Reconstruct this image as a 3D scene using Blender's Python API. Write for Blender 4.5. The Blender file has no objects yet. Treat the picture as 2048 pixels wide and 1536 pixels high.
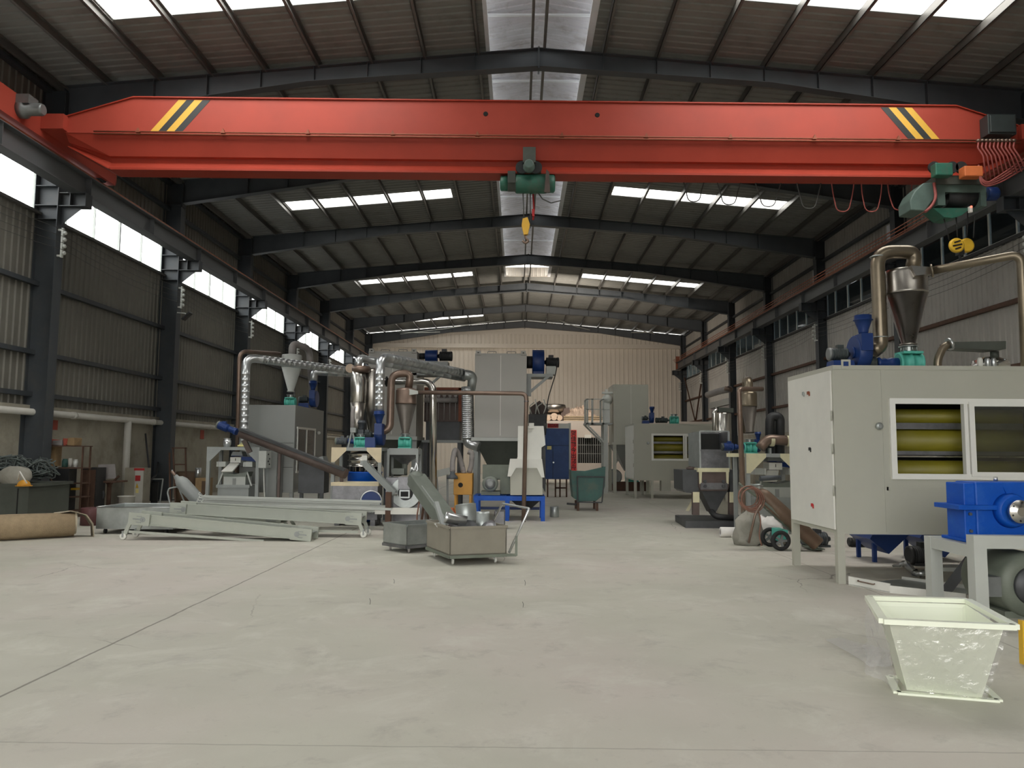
import bpy, bmesh, math, random
from mathutils import Vector, Matrix
random.seed(7)
PI = math.pi
S = bpy.context.scene
COL = S.collection

# ------------------------------------------------------------ camera
FPX, PITCH, YAW, ROLL, CAMH = 1525.5, .0885, -.0092, .007, 1.5
cp, sp, cyw, syw = math.cos(PITCH), math.sin(PITCH), math.cos(YAW), math.sin(YAW)
FW = Vector((syw*cp, cyw*cp, sp)); RT0 = Vector((cyw, -syw, 0)); UP0 = RT0.cross(FW)
RT = math.cos(ROLL)*RT0 + math.sin(ROLL)*UP0
UP = -math.sin(ROLL)*RT0 + math.cos(ROLL)*UP0
cam_d = bpy.data.cameras.new('camera'); cam = bpy.data.objects.new('camera', cam_d); COL.objects.link(cam)
cam_d.sensor_fit = 'HORIZONTAL'; cam_d.sensor_width = 36; cam_d.lens = FPX/2048*36
cam_d.clip_end = 300; cam_d.clip_start = .05
cam.matrix_world = Matrix(((RT.x, UP.x, -FW.x, 0), (RT.y, UP.y, -FW.y, 0), (RT.z, UP.z, -FW.z, CAMH), (0, 0, 0, 1)))
S.camera = cam

# ------------------------------------------------------------ world, light, exposure
SKY = 5.0
w = bpy.data.worlds.new('overcast_sky'); S.world = w; w.use_nodes = True
nt = w.node_tree; nt.nodes.clear()
wo = nt.nodes.new('ShaderNodeOutputWorld'); bg = nt.nodes.new('ShaderNodeBackground')
tc = nt.nodes.new('ShaderNodeTexCoord'); sx = nt.nodes.new('ShaderNodeSeparateXYZ'); rp = nt.nodes.new('ShaderNodeValToRGB')
nt.links.new(tc.outputs['Generated'], sx.inputs[0]); nt.links.new(sx.outputs['Z'], rp.inputs[0])
rp.color_ramp.elements[0].position = 0.0; rp.color_ramp.elements[0].color = (.16, .155, .15, 1)
rp.color_ramp.elements[1].position = 0.06; rp.color_ramp.elements[1].color = (1.0, .985, .95, 1)
nt.links.new(rp.outputs[0], bg.inputs[0]); bg.inputs[1].default_value = SKY
nt.links.new(bg.outputs[0], wo.inputs[0])
S.view_settings.view_transform = 'Standard'; S.view_settings.look = 'None'
S.view_settings.gamma = 1; S.view_settings.use_curve_mapping = False
S.view_settings.exposure = 0.40
S.cycles.max_bounces = 8; S.cycles.diffuse_bounces = 5; S.cycles.glossy_bounces = 4
S.cycles.transparent_max_bounces = 12; S.cycles.transmission_bounces = 6
S.cycles.caustics_reflective = False; S.cycles.caustics_refractive = False
S.cycles.use_denoising = True; S.cycles.sample_clamp_indirect = 4

def portal(loc, rot, sx_, sy_):
    l = bpy.data.lights.new('daylight_portal', 'AREA'); l.shape = 'RECTANGLE'; l.size = sx_; l.size_y = sy_
    l.cycles.is_portal = True
    o = bpy.data.objects.new('daylight_portal', l); o.location = loc; o.rotation_euler = rot; COL.objects.link(o)

# ------------------------------------------------------------ geometry helpers
def ray(u, v): return FW + RT*((u-1024)/FPX) - UP*((v-768)/FPX)
UC, VC = 1024, 900        # default view column and row for one-coordinate look-ups
def W(u, v, Y):
    if u == 0: u = UC
    if v == 0: v = VC
    d = ray(u, v); return Vector((0, 0, CAMH)) + d*(Y/d.y)
def WX(u, v, X):
    d = ray(u, v); return Vector((0, 0, CAMH)) + d*(X/d.x)
def G(u, v, z=0):
    d = ray(u, v); return Vector((0, 0, CAMH)) + d*((z-CAMH)/d.z)
def V(*a): return Vector(a)

MATS = {}
def mat(name, col, rough=.5, metal=0, var=.12, scale=3, bump=0, bscale=40, dirt=None, dirt_amt=.5, dscale=1.2, spec=.5, alpha=None, coat=0, fine=0):
    if name in MATS: return MATS[name]
    m = bpy.data.materials.new(name); m.use_nodes = True; n = m.node_tree; b = n.nodes['Principled BSDF']
    b.inputs['Roughness'].default_value = rough; b.inputs['Metallic'].default_value = metal
    b.inputs['Specular IOR Level'].default_value = spec
    if coat: b.inputs['Coat Weight'].default_value = coat
    t = n.nodes.new('ShaderNodeTexCoord'); nz = n.nodes.new('ShaderNodeTexNoise')
    nz.inputs['Scale'].default_value = scale; nz.inputs['Detail'].default_value = 6; nz.inputs['Roughness'].default_value = .6
    n.links.new(t.outputs['Object'], nz.inputs['Vector'])
    mr = n.nodes.new('ShaderNodeMapRange'); mr.inputs['From Min'].default_value = .25; mr.inputs['From Max'].default_value = .75
    mr.inputs['To Min'].default_value = 1-var; mr.inputs['To Max'].default_value = 1+var
    n.links.new(nz.outputs['Fac'], mr.inputs['Value'])
    mx = n.nodes.new('ShaderNodeMix'); mx.data_type = 'RGBA'; mx.blend_type = 'MULTIPLY'; mx.inputs['Factor'].default_value = 1
    mx.inputs['A'].default_value = (*col, 1); n.links.new(mr.outputs[0], mx.inputs['B'])
    out = mx.outputs['Result']
    if dirt:
        n2 = n.nodes.new('ShaderNodeTexNoise'); n2.inputs['Scale'].default_value = dscale; n2.inputs['Detail'].default_value = 8; n2.inputs['Roughness'].default_value = .7
        n.links.new(t.outputs['Object'], n2.inputs['Vector'])
        r2 = n.nodes.new('ShaderNodeMapRange'); r2.inputs['From Min'].default_value = .5; r2.inputs['From Max'].default_value = .72
        r2.inputs['To Max'].default_value = dirt_amt
        n.links.new(n2.outputs['Fac'], r2.inputs['Value'])
        m2 = n.nodes.new('ShaderNodeMix'); m2.data_type = 'RGBA'; n.links.new(r2.outputs[0], m2.inputs['Factor'])
        n.links.new(out, m2.inputs['A']); m2.inputs['B'].default_value = (*dirt, 1); out = m2.outputs['Result']
    n.links.new(out, b.inputs['Base Color'])
    rr = n.nodes.new('ShaderNodeMapRange'); rr.inputs['To Min'].default_value = max(.03, rough-.1); rr.inputs['To Max'].default_value = min(1, rough+.12)
    n.links.new(nz.outputs['Fac'], rr.inputs['Value']); n.links.new(rr.outputs[0], b.inputs['Roughness'])
    if bump:
        n3 = n.nodes.new('ShaderNodeTexNoise'); n3.inputs['Scale'].default_value = bscale; n3.inputs['Detail'].default_value = 4
        n.links.new(t.outputs['Object'], n3.inputs['Vector'])
        bp = n.nodes.new('ShaderNodeBump'); bp.inputs['Strength'].default_value = bump; bp.inputs['Distance'].default_value = .02
        n.links.new(n3.outputs['Fac'], bp.inputs['Height']); n.links.new(bp.outputs[0], b.inputs['Normal'])
    MATS[name] = m; return m

def clear_mat(name, tint=(1, 1, 1), opac=.1, rough=.1, translucent=0.0, bump=0, cloudy=0.0):
    m = bpy.data.materials.new(name); m.use_nodes = True; n = m.node_tree; n.nodes.clear()
    o = n.nodes.new('ShaderNodeOutputMaterial'); tr = n.nodes.new('ShaderNodeBsdfTransparent'); tr.inputs[0].default_value = (*tint, 1)
    gl = n.nodes.new('ShaderNodeBsdfGlossy'); gl.inputs['Roughness'].default_value = rough
    mx = n.nodes.new('ShaderNodeMixShader'); mx.inputs[0].default_value = opac
    n.links.new(tr.outputs[0], mx.inputs[1]); n.links.new(gl.outputs[0], mx.inputs[2]); last = mx
    if translucent:
        tl = n.nodes.new('ShaderNodeBsdfTranslucent'); tl.inputs[0].default_value = (*tint, 1)
        m2 = n.nodes.new('ShaderNodeMixShader'); m2.inputs[0].default_value = translucent
        n.links.new(mx.outputs[0], m2.inputs[1]); n.links.new(tl.outputs[0], m2.inputs[2]); last = m2
    if cloudy:
        df = n.nodes.new('ShaderNodeBsdfDiffuse'); df.inputs[0].default_value = (.85, .84, .85, 1)
        m3 = n.nodes.new('ShaderNodeMixShader'); m3.inputs[0].default_value = cloudy
        n.links.new(last.outputs[0], m3.inputs[1]); n.links.new(df.outputs[0], m3.inputs[2]); last = m3
    if bump:
        t = n.nodes.new('ShaderNodeTexCoord'); z = n.nodes.new('ShaderNodeTexNoise'); z.inputs['Scale'].default_value = 9; z.inputs['Detail'].default_value = 5
        z.inputs['Distortion'].default_value = 1.5
        n.links.new(t.outputs['Object'], z.inputs['Vector']); bp = n.nodes.new('ShaderNodeBump'); bp.inputs['Strength'].default_value = bump; bp.inputs['Distance'].default_value = .04
        n.links.new(z.outputs['Fac'], bp.inputs['Height']); n.links.new(bp.outputs[0], gl.inputs['Normal'])
    n.links.new(last.outputs[0], o.inputs[0]); MATS[name] = m; return m

ORG = {}
class MB:
    def __init__(s): s.v = []; s.f = []; s.sm = []
    def add(s, vs, fs, smooth=False):
        b = len(s.v); s.v += [tuple(x) for x in vs]
        for f in fs: s.f.append([b+i for i in f]); s.sm.append(smooth)
        return s
    def box(s, x0, x1, y0, y1, z0, z1):
        if x0 > x1: x0, x1 = x1, x0
        if y0 > y1: y0, y1 = y1, y0
        if z0 > z1: z0, z1 = z1, z0
        return s.add([(x0,y0,z0),(x1,y0,z0),(x1,y1,z0),(x0,y1,z0),(x0,y0,z1),(x1,y0,z1),(x1,y1,z1),(x0,y1,z1)],
              [(0,3,2,1),(4,5,6,7),(0,1,5,4),(1,2,6,5),(2,3,7,6),(3,0,4,7)])
    def pbox(s, u0, u1, v0, v1, Y, dY):      # front face seen over that part of the view at depth Y
        a = W(u0, v1, Y); b = W(u1, v0, Y); return s.box(a.x, b.x, Y, Y+dY, a.z, b.z)
    def bar(s, p, q, w, h, upv=(0, 0, 1)):
        p, q = Vector(p), Vector(q); d = (q-p).normalized(); u = Vector(upv)
        if abs(d.dot(u)) > .98: u = Vector((0, 1, 0))
        r = d.cross(u).normalized(); u = r.cross(d).normalized()
        vs = []
        for c in (p, q):
            for a, b in ((-1,-1),(1,-1),(1,1),(-1,1)): vs.append(c + r*(a*w/2) + u*(b*h/2))
        return s.add(vs, [(0,1,2,3),(7,6,5,4),(0,4,5,1),(1,5,6,2),(2,6,7,3),(3,7,4,0)])
    def lathe(s, o, prof, n=24, axis='Z', smooth=True, caps=True):
        o = Vector(o)
        if isinstance(axis, str): ax = {'X': Vector((1,0,0)), 'Y': Vector((0,1,0)), 'Z': Vector((0,0,1))}[axis]
        else: ax = Vector(axis).normalized()
        a = ax.orthogonal().normalized(); b = ax.cross(a)
        vs = []; fs = []
        for r, z in prof:
            for i in range(n):
                t = 2*PI*i/n; vs.append(o + ax*z + (a*math.cos(t) + b*math.sin(t))*r)
        for k in range(len(prof)-1):
            for i in range(n):
                j = (i+1) % n; fs.append((k*n+i, k*n+j, (k+1)*n+j, (k+1)*n+i))
        s.add(vs, fs, smooth)
        if caps:
            b0 = len(s.v) - len(vs)
            s.f.append([b0+i for i in range(n)][::-1]); s.sm.append(False)
            s.f.append([b0+(len(prof)-1)*n+i for i in range(n)]); s.sm.append(False)
        return s
    def cyl(s, p, q, r, r2=None, n=20, caps=True):
        p, q = Vector(p), Vector(q); L = (q-p).length
        return s.lathe(p, [(r, 0), (r if r2 is None else r2, L)], n, q-p, True, caps)
    def tube(s, pts, r, bend=None, n=14, rib=None, caps=True, seg=7):
        pts = [Vector(p) for p in pts]; path = [pts[0]]
        for i in range(1, len(pts)-1):
            A, B, C = pts[i-1], pts[i], pts[i+1]
            bb = min(bend if bend else r*1.6, (A-B).length*.48, (C-B).length*.48)
            p0 = B + (A-B).normalized()*bb; p1 = B + (C-B).normalized()*bb
            for k in range(seg+1):
                t = k/seg; path.append(p0*(1-t)**2 + B*2*t*(1-t) + p1*t*t)
        path.append(pts[-1])
        if rib:
            np_ = [path[0]]; rad = [r]
            for i in range(1, len(path)):
                L = (path[i]-path[i-1]).length; k = int(L/rib)
                for j in range(1, k+1):
                    t = j/(k+1); d = (path[i]-path[i-1]).normalized(); c = path[i-1].lerp(path[i], t)
                    for o, f in ((-.008, 1), (-.004, 1.035), (.004, 1.035), (.008, 1)): np_.append(c+d*o); rad.append(r*f)
                np_.append(path[i]); rad.append(r)
            path = np_
        else: rad = [r]*len(path)
        d0 = (path[1]-path[0]).normalized(); a = d0.orthogonal().normalized(); vs = []
        for i, p in enumerate(path):
            d = (path[min(i+1, len(path)-1)] - path[max(i-1, 0)]).normalized()
            a = (a - d*a.dot(d)).normalized(); b = d.cross(a)
            for k in range(n):
                t = 2*PI*k/n; vs.append(p + (a*math.cos(t) + b*math.sin(t))*rad[i])
        fs = []
        for i in range(len(path)-1):
            for k in range(n):
                j = (k+1) % n; fs.append((i*n+k, i*n+j, (i+1)*n+j, (i+1)*n+k))
        b0 = len(s.v); s.add(vs, fs, True)
        if caps:
            s.f.append([b0+k for k in range(n)][::-1]); s.sm.append(False)
            s.f.append([b0+(len(path)-1)*n+k for k in range(n)]); s.sm.append(False)
        return s
    def prism(s, poly, ext):                 # polygon of 3D points extruded by the vector ext
        n = len(poly); e = Vector(ext); vs = [Vector(p) for p in poly]; vs += [p+e for p in vs]
        fs = [list(range(n))[::-1], [n+i for i in range(n)]] + [(i, (i+1) % n, n+(i+1) % n, n+i) for i in range(n)]
        return s.add(vs, fs)
    def pprism(s, uv, Y, dY): return s.prism([W(u, v, Y) for u, v in uv], (0, dY, 0))
    def frustum(s, c0, w0, d0, z0, c1, w1, d1, z1, t=0):   # rectangular funnel; t>0 makes it an open hollow one
        def ring(c, w, d, z): return [(c[0]-w/2, c[1]-d/2, z), (c[0]+w/2, c[1]-d/2, z), (c[0]+w/2, c[1]+d/2, z), (c[0]-w/2, c[1]+d/2, z)]
        a = ring(c0, w0, d0, z0); b = ring(c1, w1, d1, z1)
        if not t: return s.add(a+b, [(3,2,1,0),(4,5,6,7)] + [(i, (i+1) % 4, 4+(i+1) % 4, 4+i) for i in range(4)])
        c = ring(c0, w0-2*t, d0-2*t, z0); d = ring(c1, w1-2*t, d1-2*t, z1)
        fs = []
        for i in range(4):
            j = (i+1) % 4
            fs += [(i, j, 4+j, 4+i), (12+i, 12+j, 8+j, 8+i), (4+i, 4+j, 12+j, 12+i), (i+8, j+8, j, i)]
        return s.add(a+b+c+d, fs)
    def tray(s, x0, x1, y0, y1, z0, z1, t=.02):
        s.box(x0, x1, y0, y1, z0, z0+t); s.box(x0, x0+t, y0, y1, z0+t, z1); s.box(x1-t, x1, y0, y1, z0+t, z1)
        s.box(x0+t, x1-t, y0, y0+t, z0+t, z1); return s.box(x0+t, x1-t, y1-t, y1, z0+t, z1)
    def ball(s, c, r, n=14, sq=(1, 1, 1)):
        c = Vector(c); vs = []; fs = []
        m = n//2
        for i in range(m+1):
            for j in range(n):
                p = PI*i/m; t = 2*PI*j/n
                vs.append(c + Vector((r*sq[0]*math.sin(p)*math.cos(t), r*sq[1]*math.sin(p)*math.sin(t), r*sq[2]*math.cos(p))))
        for i in range(m):
            for j in range(n):
                k = (j+1) % n; fs.append((i*n+j, (i+1)*n+j, (i+1)*n+k, i*n+k))
        return s.add(vs, fs, True)
    def jitter(s, amp, seed=1):
        rnd = random.Random(seed); key = {}
        for i, p in enumerate(s.v):
            k = tuple(round(c, 4) for c in p)
            if k not in key: key[k] = (rnd.uniform(-amp, amp), rnd.uniform(-amp, amp), rnd.uniform(-amp, amp))
            j = key[k]; s.v[i] = (p[0]+j[0], p[1]+j[1], p[2]+j[2])
        return s
    def build(s, name, m, parent=None, label=None, bevel=0):
        off = Vector((0, 0, 0))
        if parent is not None: off = ORG.get(parent.name, Vector((0, 0, 0)))
        me = bpy.data.meshes.new(name)
        vs = [(x-off.x, y-off.y, z-off.z) for x, y, z in s.v]
        me.from_pydata(vs, [], s.f); me.update()
        me.polygons.foreach_set('use_smooth', s.sm)
        me.materials.append(MATS[m] if isinstance(m, str) else m)
        bm = bmesh.new(); bm.from_mesh(me); bmesh.ops.remove_doubles(bm, verts=bm.verts, dist=1e-5)
        bmesh.ops.recalc_face_normals(bm, faces=bm.faces); bm.to_mesh(me); bm.free()
        o = bpy.data.objects.new(name, me); COL.objects.link(o)
        if parent is not None: o.parent = parent; ORG[o.name] = off
        if bevel:
            md = o.modifiers.new('bevel', 'BEVEL'); md.width = bevel; md.segments = 2; md.limit_method = 'ANGLE'
        if label: o['label'] = label
        return o

def T(name, label, cat, loc=(0, 0, 0), group=None):
    o = bpy.data.objects.new(name, None); COL.objects.link(o); o.location = loc; o.empty_display_size = .1
    ORG[o.name] = Vector(loc); o['label'] = label; o['category'] = cat
    if group: o['group'] = group
    return o
def tag(o, label, cat, group=None):
    o['label'] = label; o['category'] = cat
    if group: o['group'] = group
    # put the origin of a one-mesh thing at its base
    me = o.data; n = len(me.vertices)
    xs = [v.co for v in me.vertices]
    c = Vector((sum(v.x for v in xs)/n, sum(v.y for v in xs)/n, min(v.z for v in xs)))
    me.transform(Matrix.Translation(-c)); o.location = o.location + c
    return o
def struct(mb, name, m, parent=None):
    o = mb.build(name, m, parent)
    if parent is None: o['kind'] = 'structure'
    return o
def sgroup(name):
    o = bpy.data.objects.new(name, None); COL.objects.link(o); o['kind'] = 'structure'; ORG[o.name] = Vector((0, 0, 0)); return o
def spin(t, rz=0, rx=0, ry=0): t.rotation_euler = (rx, ry, rz)

def text_part(body, name, m, parent, origin, xdir, size, depth=.003, align='CENTER', updir=(0, 0, 1)):
    cu = bpy.data.curves.new('writing', 'FONT'); cu.body = body; cu.size = size; cu.extrude = depth; cu.offset = size*.018; cu.align_x = align; cu.align_y = 'CENTER'
    to = bpy.data.objects.new('writing_tmp', cu); COL.objects.link(to)
    dg = bpy.context.evaluated_depsgraph_get(); me = bpy.data.meshes.new_from_object(to.evaluated_get(dg))
    bpy.data.objects.remove(to)
    x = Vector(xdir).normalized(); z = Vector(updir).normalized(); n = x.cross(z)
    off = ORG.get(parent.name, Vector((0, 0, 0))); o_ = Vector(origin)-off
    me.transform(Matrix(((x.x, z.x, n.x, o_.x), (x.y, z.y, n.y, o_.y), (x.z, z.z, n.z, o_.z), (0, 0, 0, 1))))
    me.materials.clear(); me.materials.append(MATS[m])
    ob = bpy.data.objects.new(name, me); COL.objects.link(ob); ob.parent = parent; return ob

# ------------------------------------------------------------ materials
mat('dark_steel', (.050, .058, .066), .55, .0, .18, 1.5, dirt=(.10, .09, .075), dirt_amt=.5)
mat('steel_grey_blue', (.075, .085, .095), .5, .0, .15, 2)
mat('girder_grey', (.12, .125, .13), .5, .0, .15, 1)
mat('cladding_right_lit', (.42, .405, .37), .5, .0, .07, 1.1, dirt=(.28, .26, .23), dirt_amt=.5, dscale=.9)  # same sheeting as the left wall, window light put into the colour
mat('cladding', (.175, .168, .143), .5, .0, .07, 1.1, dirt=(.11, .10, .085), dirt_amt=.5, dscale=.9)  # darker copy, the left wall's weaker light put into the colour
mat('cladding_back', (.70, .65, .57), .5, .0, .05, 1.0, dirt=(.55, .50, .43), dirt_amt=.4, dscale=.5)
mat('roof_sheet', (.235, .24, .225), .55, .0, .10, .8, dirt=(.14, .14, .125), dirt_amt=.6, dscale=1.4)
mat('monitor_sheet', (.66, .66, .72), .45, .1, .15, 1.2, dirt=(.34, .31, .30), dirt_amt=.7, dscale=2.2)
mat('white_trim', (.80, .83, .88), .5, 0, .08, 2)
mat('purlin_steel', (.16, .155, .145), .45, .3, .2, 2)
mat('plaster', (.36, .335, .27), .9, 0, .14, 1.3, .15, 30, dirt=(.18, .16, .12), dirt_amt=.75, dscale=1.0)
mat('pvc', (.55, .54, .49), .45, 0, .06, 3)
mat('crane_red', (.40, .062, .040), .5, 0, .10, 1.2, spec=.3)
mat('crane_red_shaded', (.36, .045, .025), .5, 0, .10, 1.2, spec=.3)  # same red paint, with shade under the girder put into the colour
mat('hazard_yellow', (.80, .46, .06), .5, 0, .06, 4)
mat('hazard_black', (.03, .033, .033), .5, 0, .06, 4)
mat('rust_red', (.28, .085, .045), .6, .2, .25, 6)
mat('rail_rust', (.42, .15, .08), .5, .3, .25, 5)
mat('hoist_green', (.030, .14, .095), .45, 0, .2, 5, dirt=(.12, .11, .09), dirt_amt=.6, dscale=4)
mat('hoist_grey_green', (.10, .15, .13), .5, 0, .2, 5)
mat('black_rubber', (.015, .015, .016), .7, 0, .2, 5)
mat('black_metal', (.03, .031, .032), .5, .2, .2, 5)
mat('dark_motor', (.05, .062, .062), .45, .3, .15, 8)
mat('grey_motor', (.20, .21, .21), .4, .4, .15, 8)
mat('chain_red', (.36, .085, .07), .6, 0, .2, 6)
mat('orange', (.66, .17, .05), .6, 0, .12, 5)
mat('cabin_grey', (.43, .43, .365), .42, 0, .04, 1.5)
mat('cabin_light', (.38, .37, .335), .40, 0, .04, 1.5)
mat('cabin_mid', (.25, .26, .25), .45, 0, .06, 1.5)
mat('white_frame', (.78, .78, .73), .4, 0, .03, 2)
mat('drum_yellow', (.23, .20, .015), .5, .0, .15, 2, dirt=(.25, .22, .07), dirt_amt=.6)
mat('black_inside', (.012, .012, .011), .8, 0, .1, 2)
mat('machine_blue', (.010, .037, .16), .4, 0, .10, 3, spec=.4)
mat('bright_blue', (.002, .075, .43), .45, 0, .12, 4, dirt=(.06, .18, .50), dirt_amt=.3, dscale=6, spec=.3)
mat('teal', (.10, .48, .39), .45, 0, .12, 6)
mat('galv', (.62, .64, .65), .30, .9, .16, 6)
mat('galv_dull', (.42, .45, .44), .42, .8, .2, 5)
mat('stainless', (.62, .60, .56), .22, 1, .12, 3)
mat('stainless_dark', (.40, .375, .34), .30, 1, .18, 3)
mat('cyclone_dark', (.12, .105, .09), .45, .45, .2, 4)
mat('raw_steel', (.20, .20, .21), .42, .75, .35, 4, dirt=(.34, .34, .35), dirt_amt=.5, dscale=5)
mat('raw_dark', (.075, .078, .082), .5, .4, .25, 4)
mat('primer_brown', (.115, .085, .075), .6, .2, .25, 5)
mat('putty', (.66, .62, .42), .8, 0, .08, 8)
mat('putty_orange', (.70, .60, .42), .8, 0, .08, 8)
mat('pipe_brown', (.23, .165, .13), .38, .65, .18, 4)
mat('pipe_copper', (.21, .175, .125), .34, .8, .2, 4)
mat('light_grey_paint', (.46, .48, .45), .45, 0, .06, 3)
mat('frame_grey', (.30, .32, .31), .45, 0, .10, 3)
mat('green_conveyor', (.43, .455, .40), .45, 0, .05, 3, dirt=(.33, .34, .29), dirt_amt=.4)
mat('olive_machine', (.15, .17, .135), .5, .1, .25, 3)
mat('dark_olive', (.07, .078, .066), .55, 0, .2, 3)
mat('off_white', (.70, .70, .65), .5, 0, .06, 3)
mat('hopper_white', (.84, .88, .74), .32, 0, .03, 2)
mat('white_cloth', (.74, .72, .69), .8, 0, .06, 5, .3, 14)
mat('grey_cloth', (.30, .29, .25), .85, 0, .2, 4, .3, 20)
mat('carpet_tan', (.33, .25, .155), .95, 0, .15, 12, .3, 90)
mat('carpet_edge', (.42, .37, .28), .9, 0, .15, 10)
mat('wood_dark', (.10, .062, .035), .6, 0, .3, 5)
mat('wood', (.30, .20, .10), .65, 0, .2, 5)
mat('rust_dark', (.11, .06, .04), .75, .2, .3, 5)
mat('barrel_maroon', (.10, .035, .035), .6, 0, .2, 5)
mat('cart_green', (.035, .105, .09), .55, 0, .25, 4, dirt=(.12, .13, .10), dirt_amt=.8, dscale=2.5)
mat('door_blue', (.018, .062, .21), .4, 0, .14, 3, dirt=(.05, .11, .28), dirt_amt=.5, dscale=1.5, spec=.3)
mat('sign_red', (.46, .025, .028), .6, 0, .05, 4)
mat('sign_red_dull', (.34, .07, .045), .7, 0, .2, 8)
mat('ink', (.006, .003, .003), .6, 0, .05, 4)
mat('tub_beige', (.26, .24, .195), .6, .05, .12, 4, dirt=(.28, .26, .21), dirt_amt=.5, dscale=3)
mat('mill_green', (.17, .19, .165), .5, .1, .18, 4)
mat('yellow', (.72, .44, .03), .5, 0, .08, 5)
mat('machine_yellow', (.60, .29, .03), .45, 0, .1, 4)
mat('sticker_yellow', (.80, .70, .28), .6, 0, .1, 9)
mat('cylinder_green', (.10, .12, .10), .5, .1, .25, 3)
mat('cylinder_brown', (.16, .105, .07), .5, .2, .25, 5, dirt=(.26, .20, .14), dirt_amt=.6, dscale=4)
mat('hose_brown', (.24, .12, .085), .6, 0, .15, 5)
mat('hose_grey', (.30, .28, .27), .6, 0, .15, 5)
mat('cable_black', (.02, .02, .02), .6, 0, .1, 5)
mat('cable_red', (.32, .08, .07), .6, 0, .1, 5)
mat('wire', (.10, .10, .095), .5, .5, .1, 5)
mat('ceramic', (.66, .68, .64), .35, 0, .05, 5)
mat('tangle', (.10, .12, .115), .7, 0, .3, 4)
mat('scrap_pile', (.42, .33, .26), .85, 0, .45, 3, .5, 6, dirt=(.12, .09, .07), dirt_amt=.9, dscale=5)
mat('mesh_brown', (.38, .30, .20), .8, 0, .25, 8)
mat('log_end', (.62, .48, .36), .8, 0, .15, 10)
mat('window_dark', (.03, .033, .035), .25, 0, .3, 2)
mat('lamp_glass', (.42, .46, .45), .25, 0, .1, 5)
mat('off_office', (.50, .45, .40), .7, 0, .05, 1)
mat('shop_floor_dirt', (.25, .235, .22), .9, 0, .2, 2)
clear_mat('glass_left', (.97, .99, 1), .04, .08)
clear_mat('glass_right', (.60, .68, .74), .22, .06)
clear_mat('glass_cabin', (.72, .74, .68), .10, .06)
clear_mat('frp', (.98, .98, .96), .03, .3, .25)
clear_mat('plastic_film', (.97, .97, .98), .12, .16, 0, 1.0, .16)
clear_mat('wrap_film', (1, 1, 1), .27, .09, 0, 1.0, .06)
em = bpy.data.materials.new('indicator_red'); em.use_nodes = True; b_ = em.node_tree.nodes['Principled BSDF']
b_.inputs['Emission Color'].default_value = (1, .12, .07, 1); b_.inputs['Emission Strength'].default_value = 2.5; b_.inputs['Base Color'].default_value = (.6, .05, .03, 1); MATS['indicator_red'] = em
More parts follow.
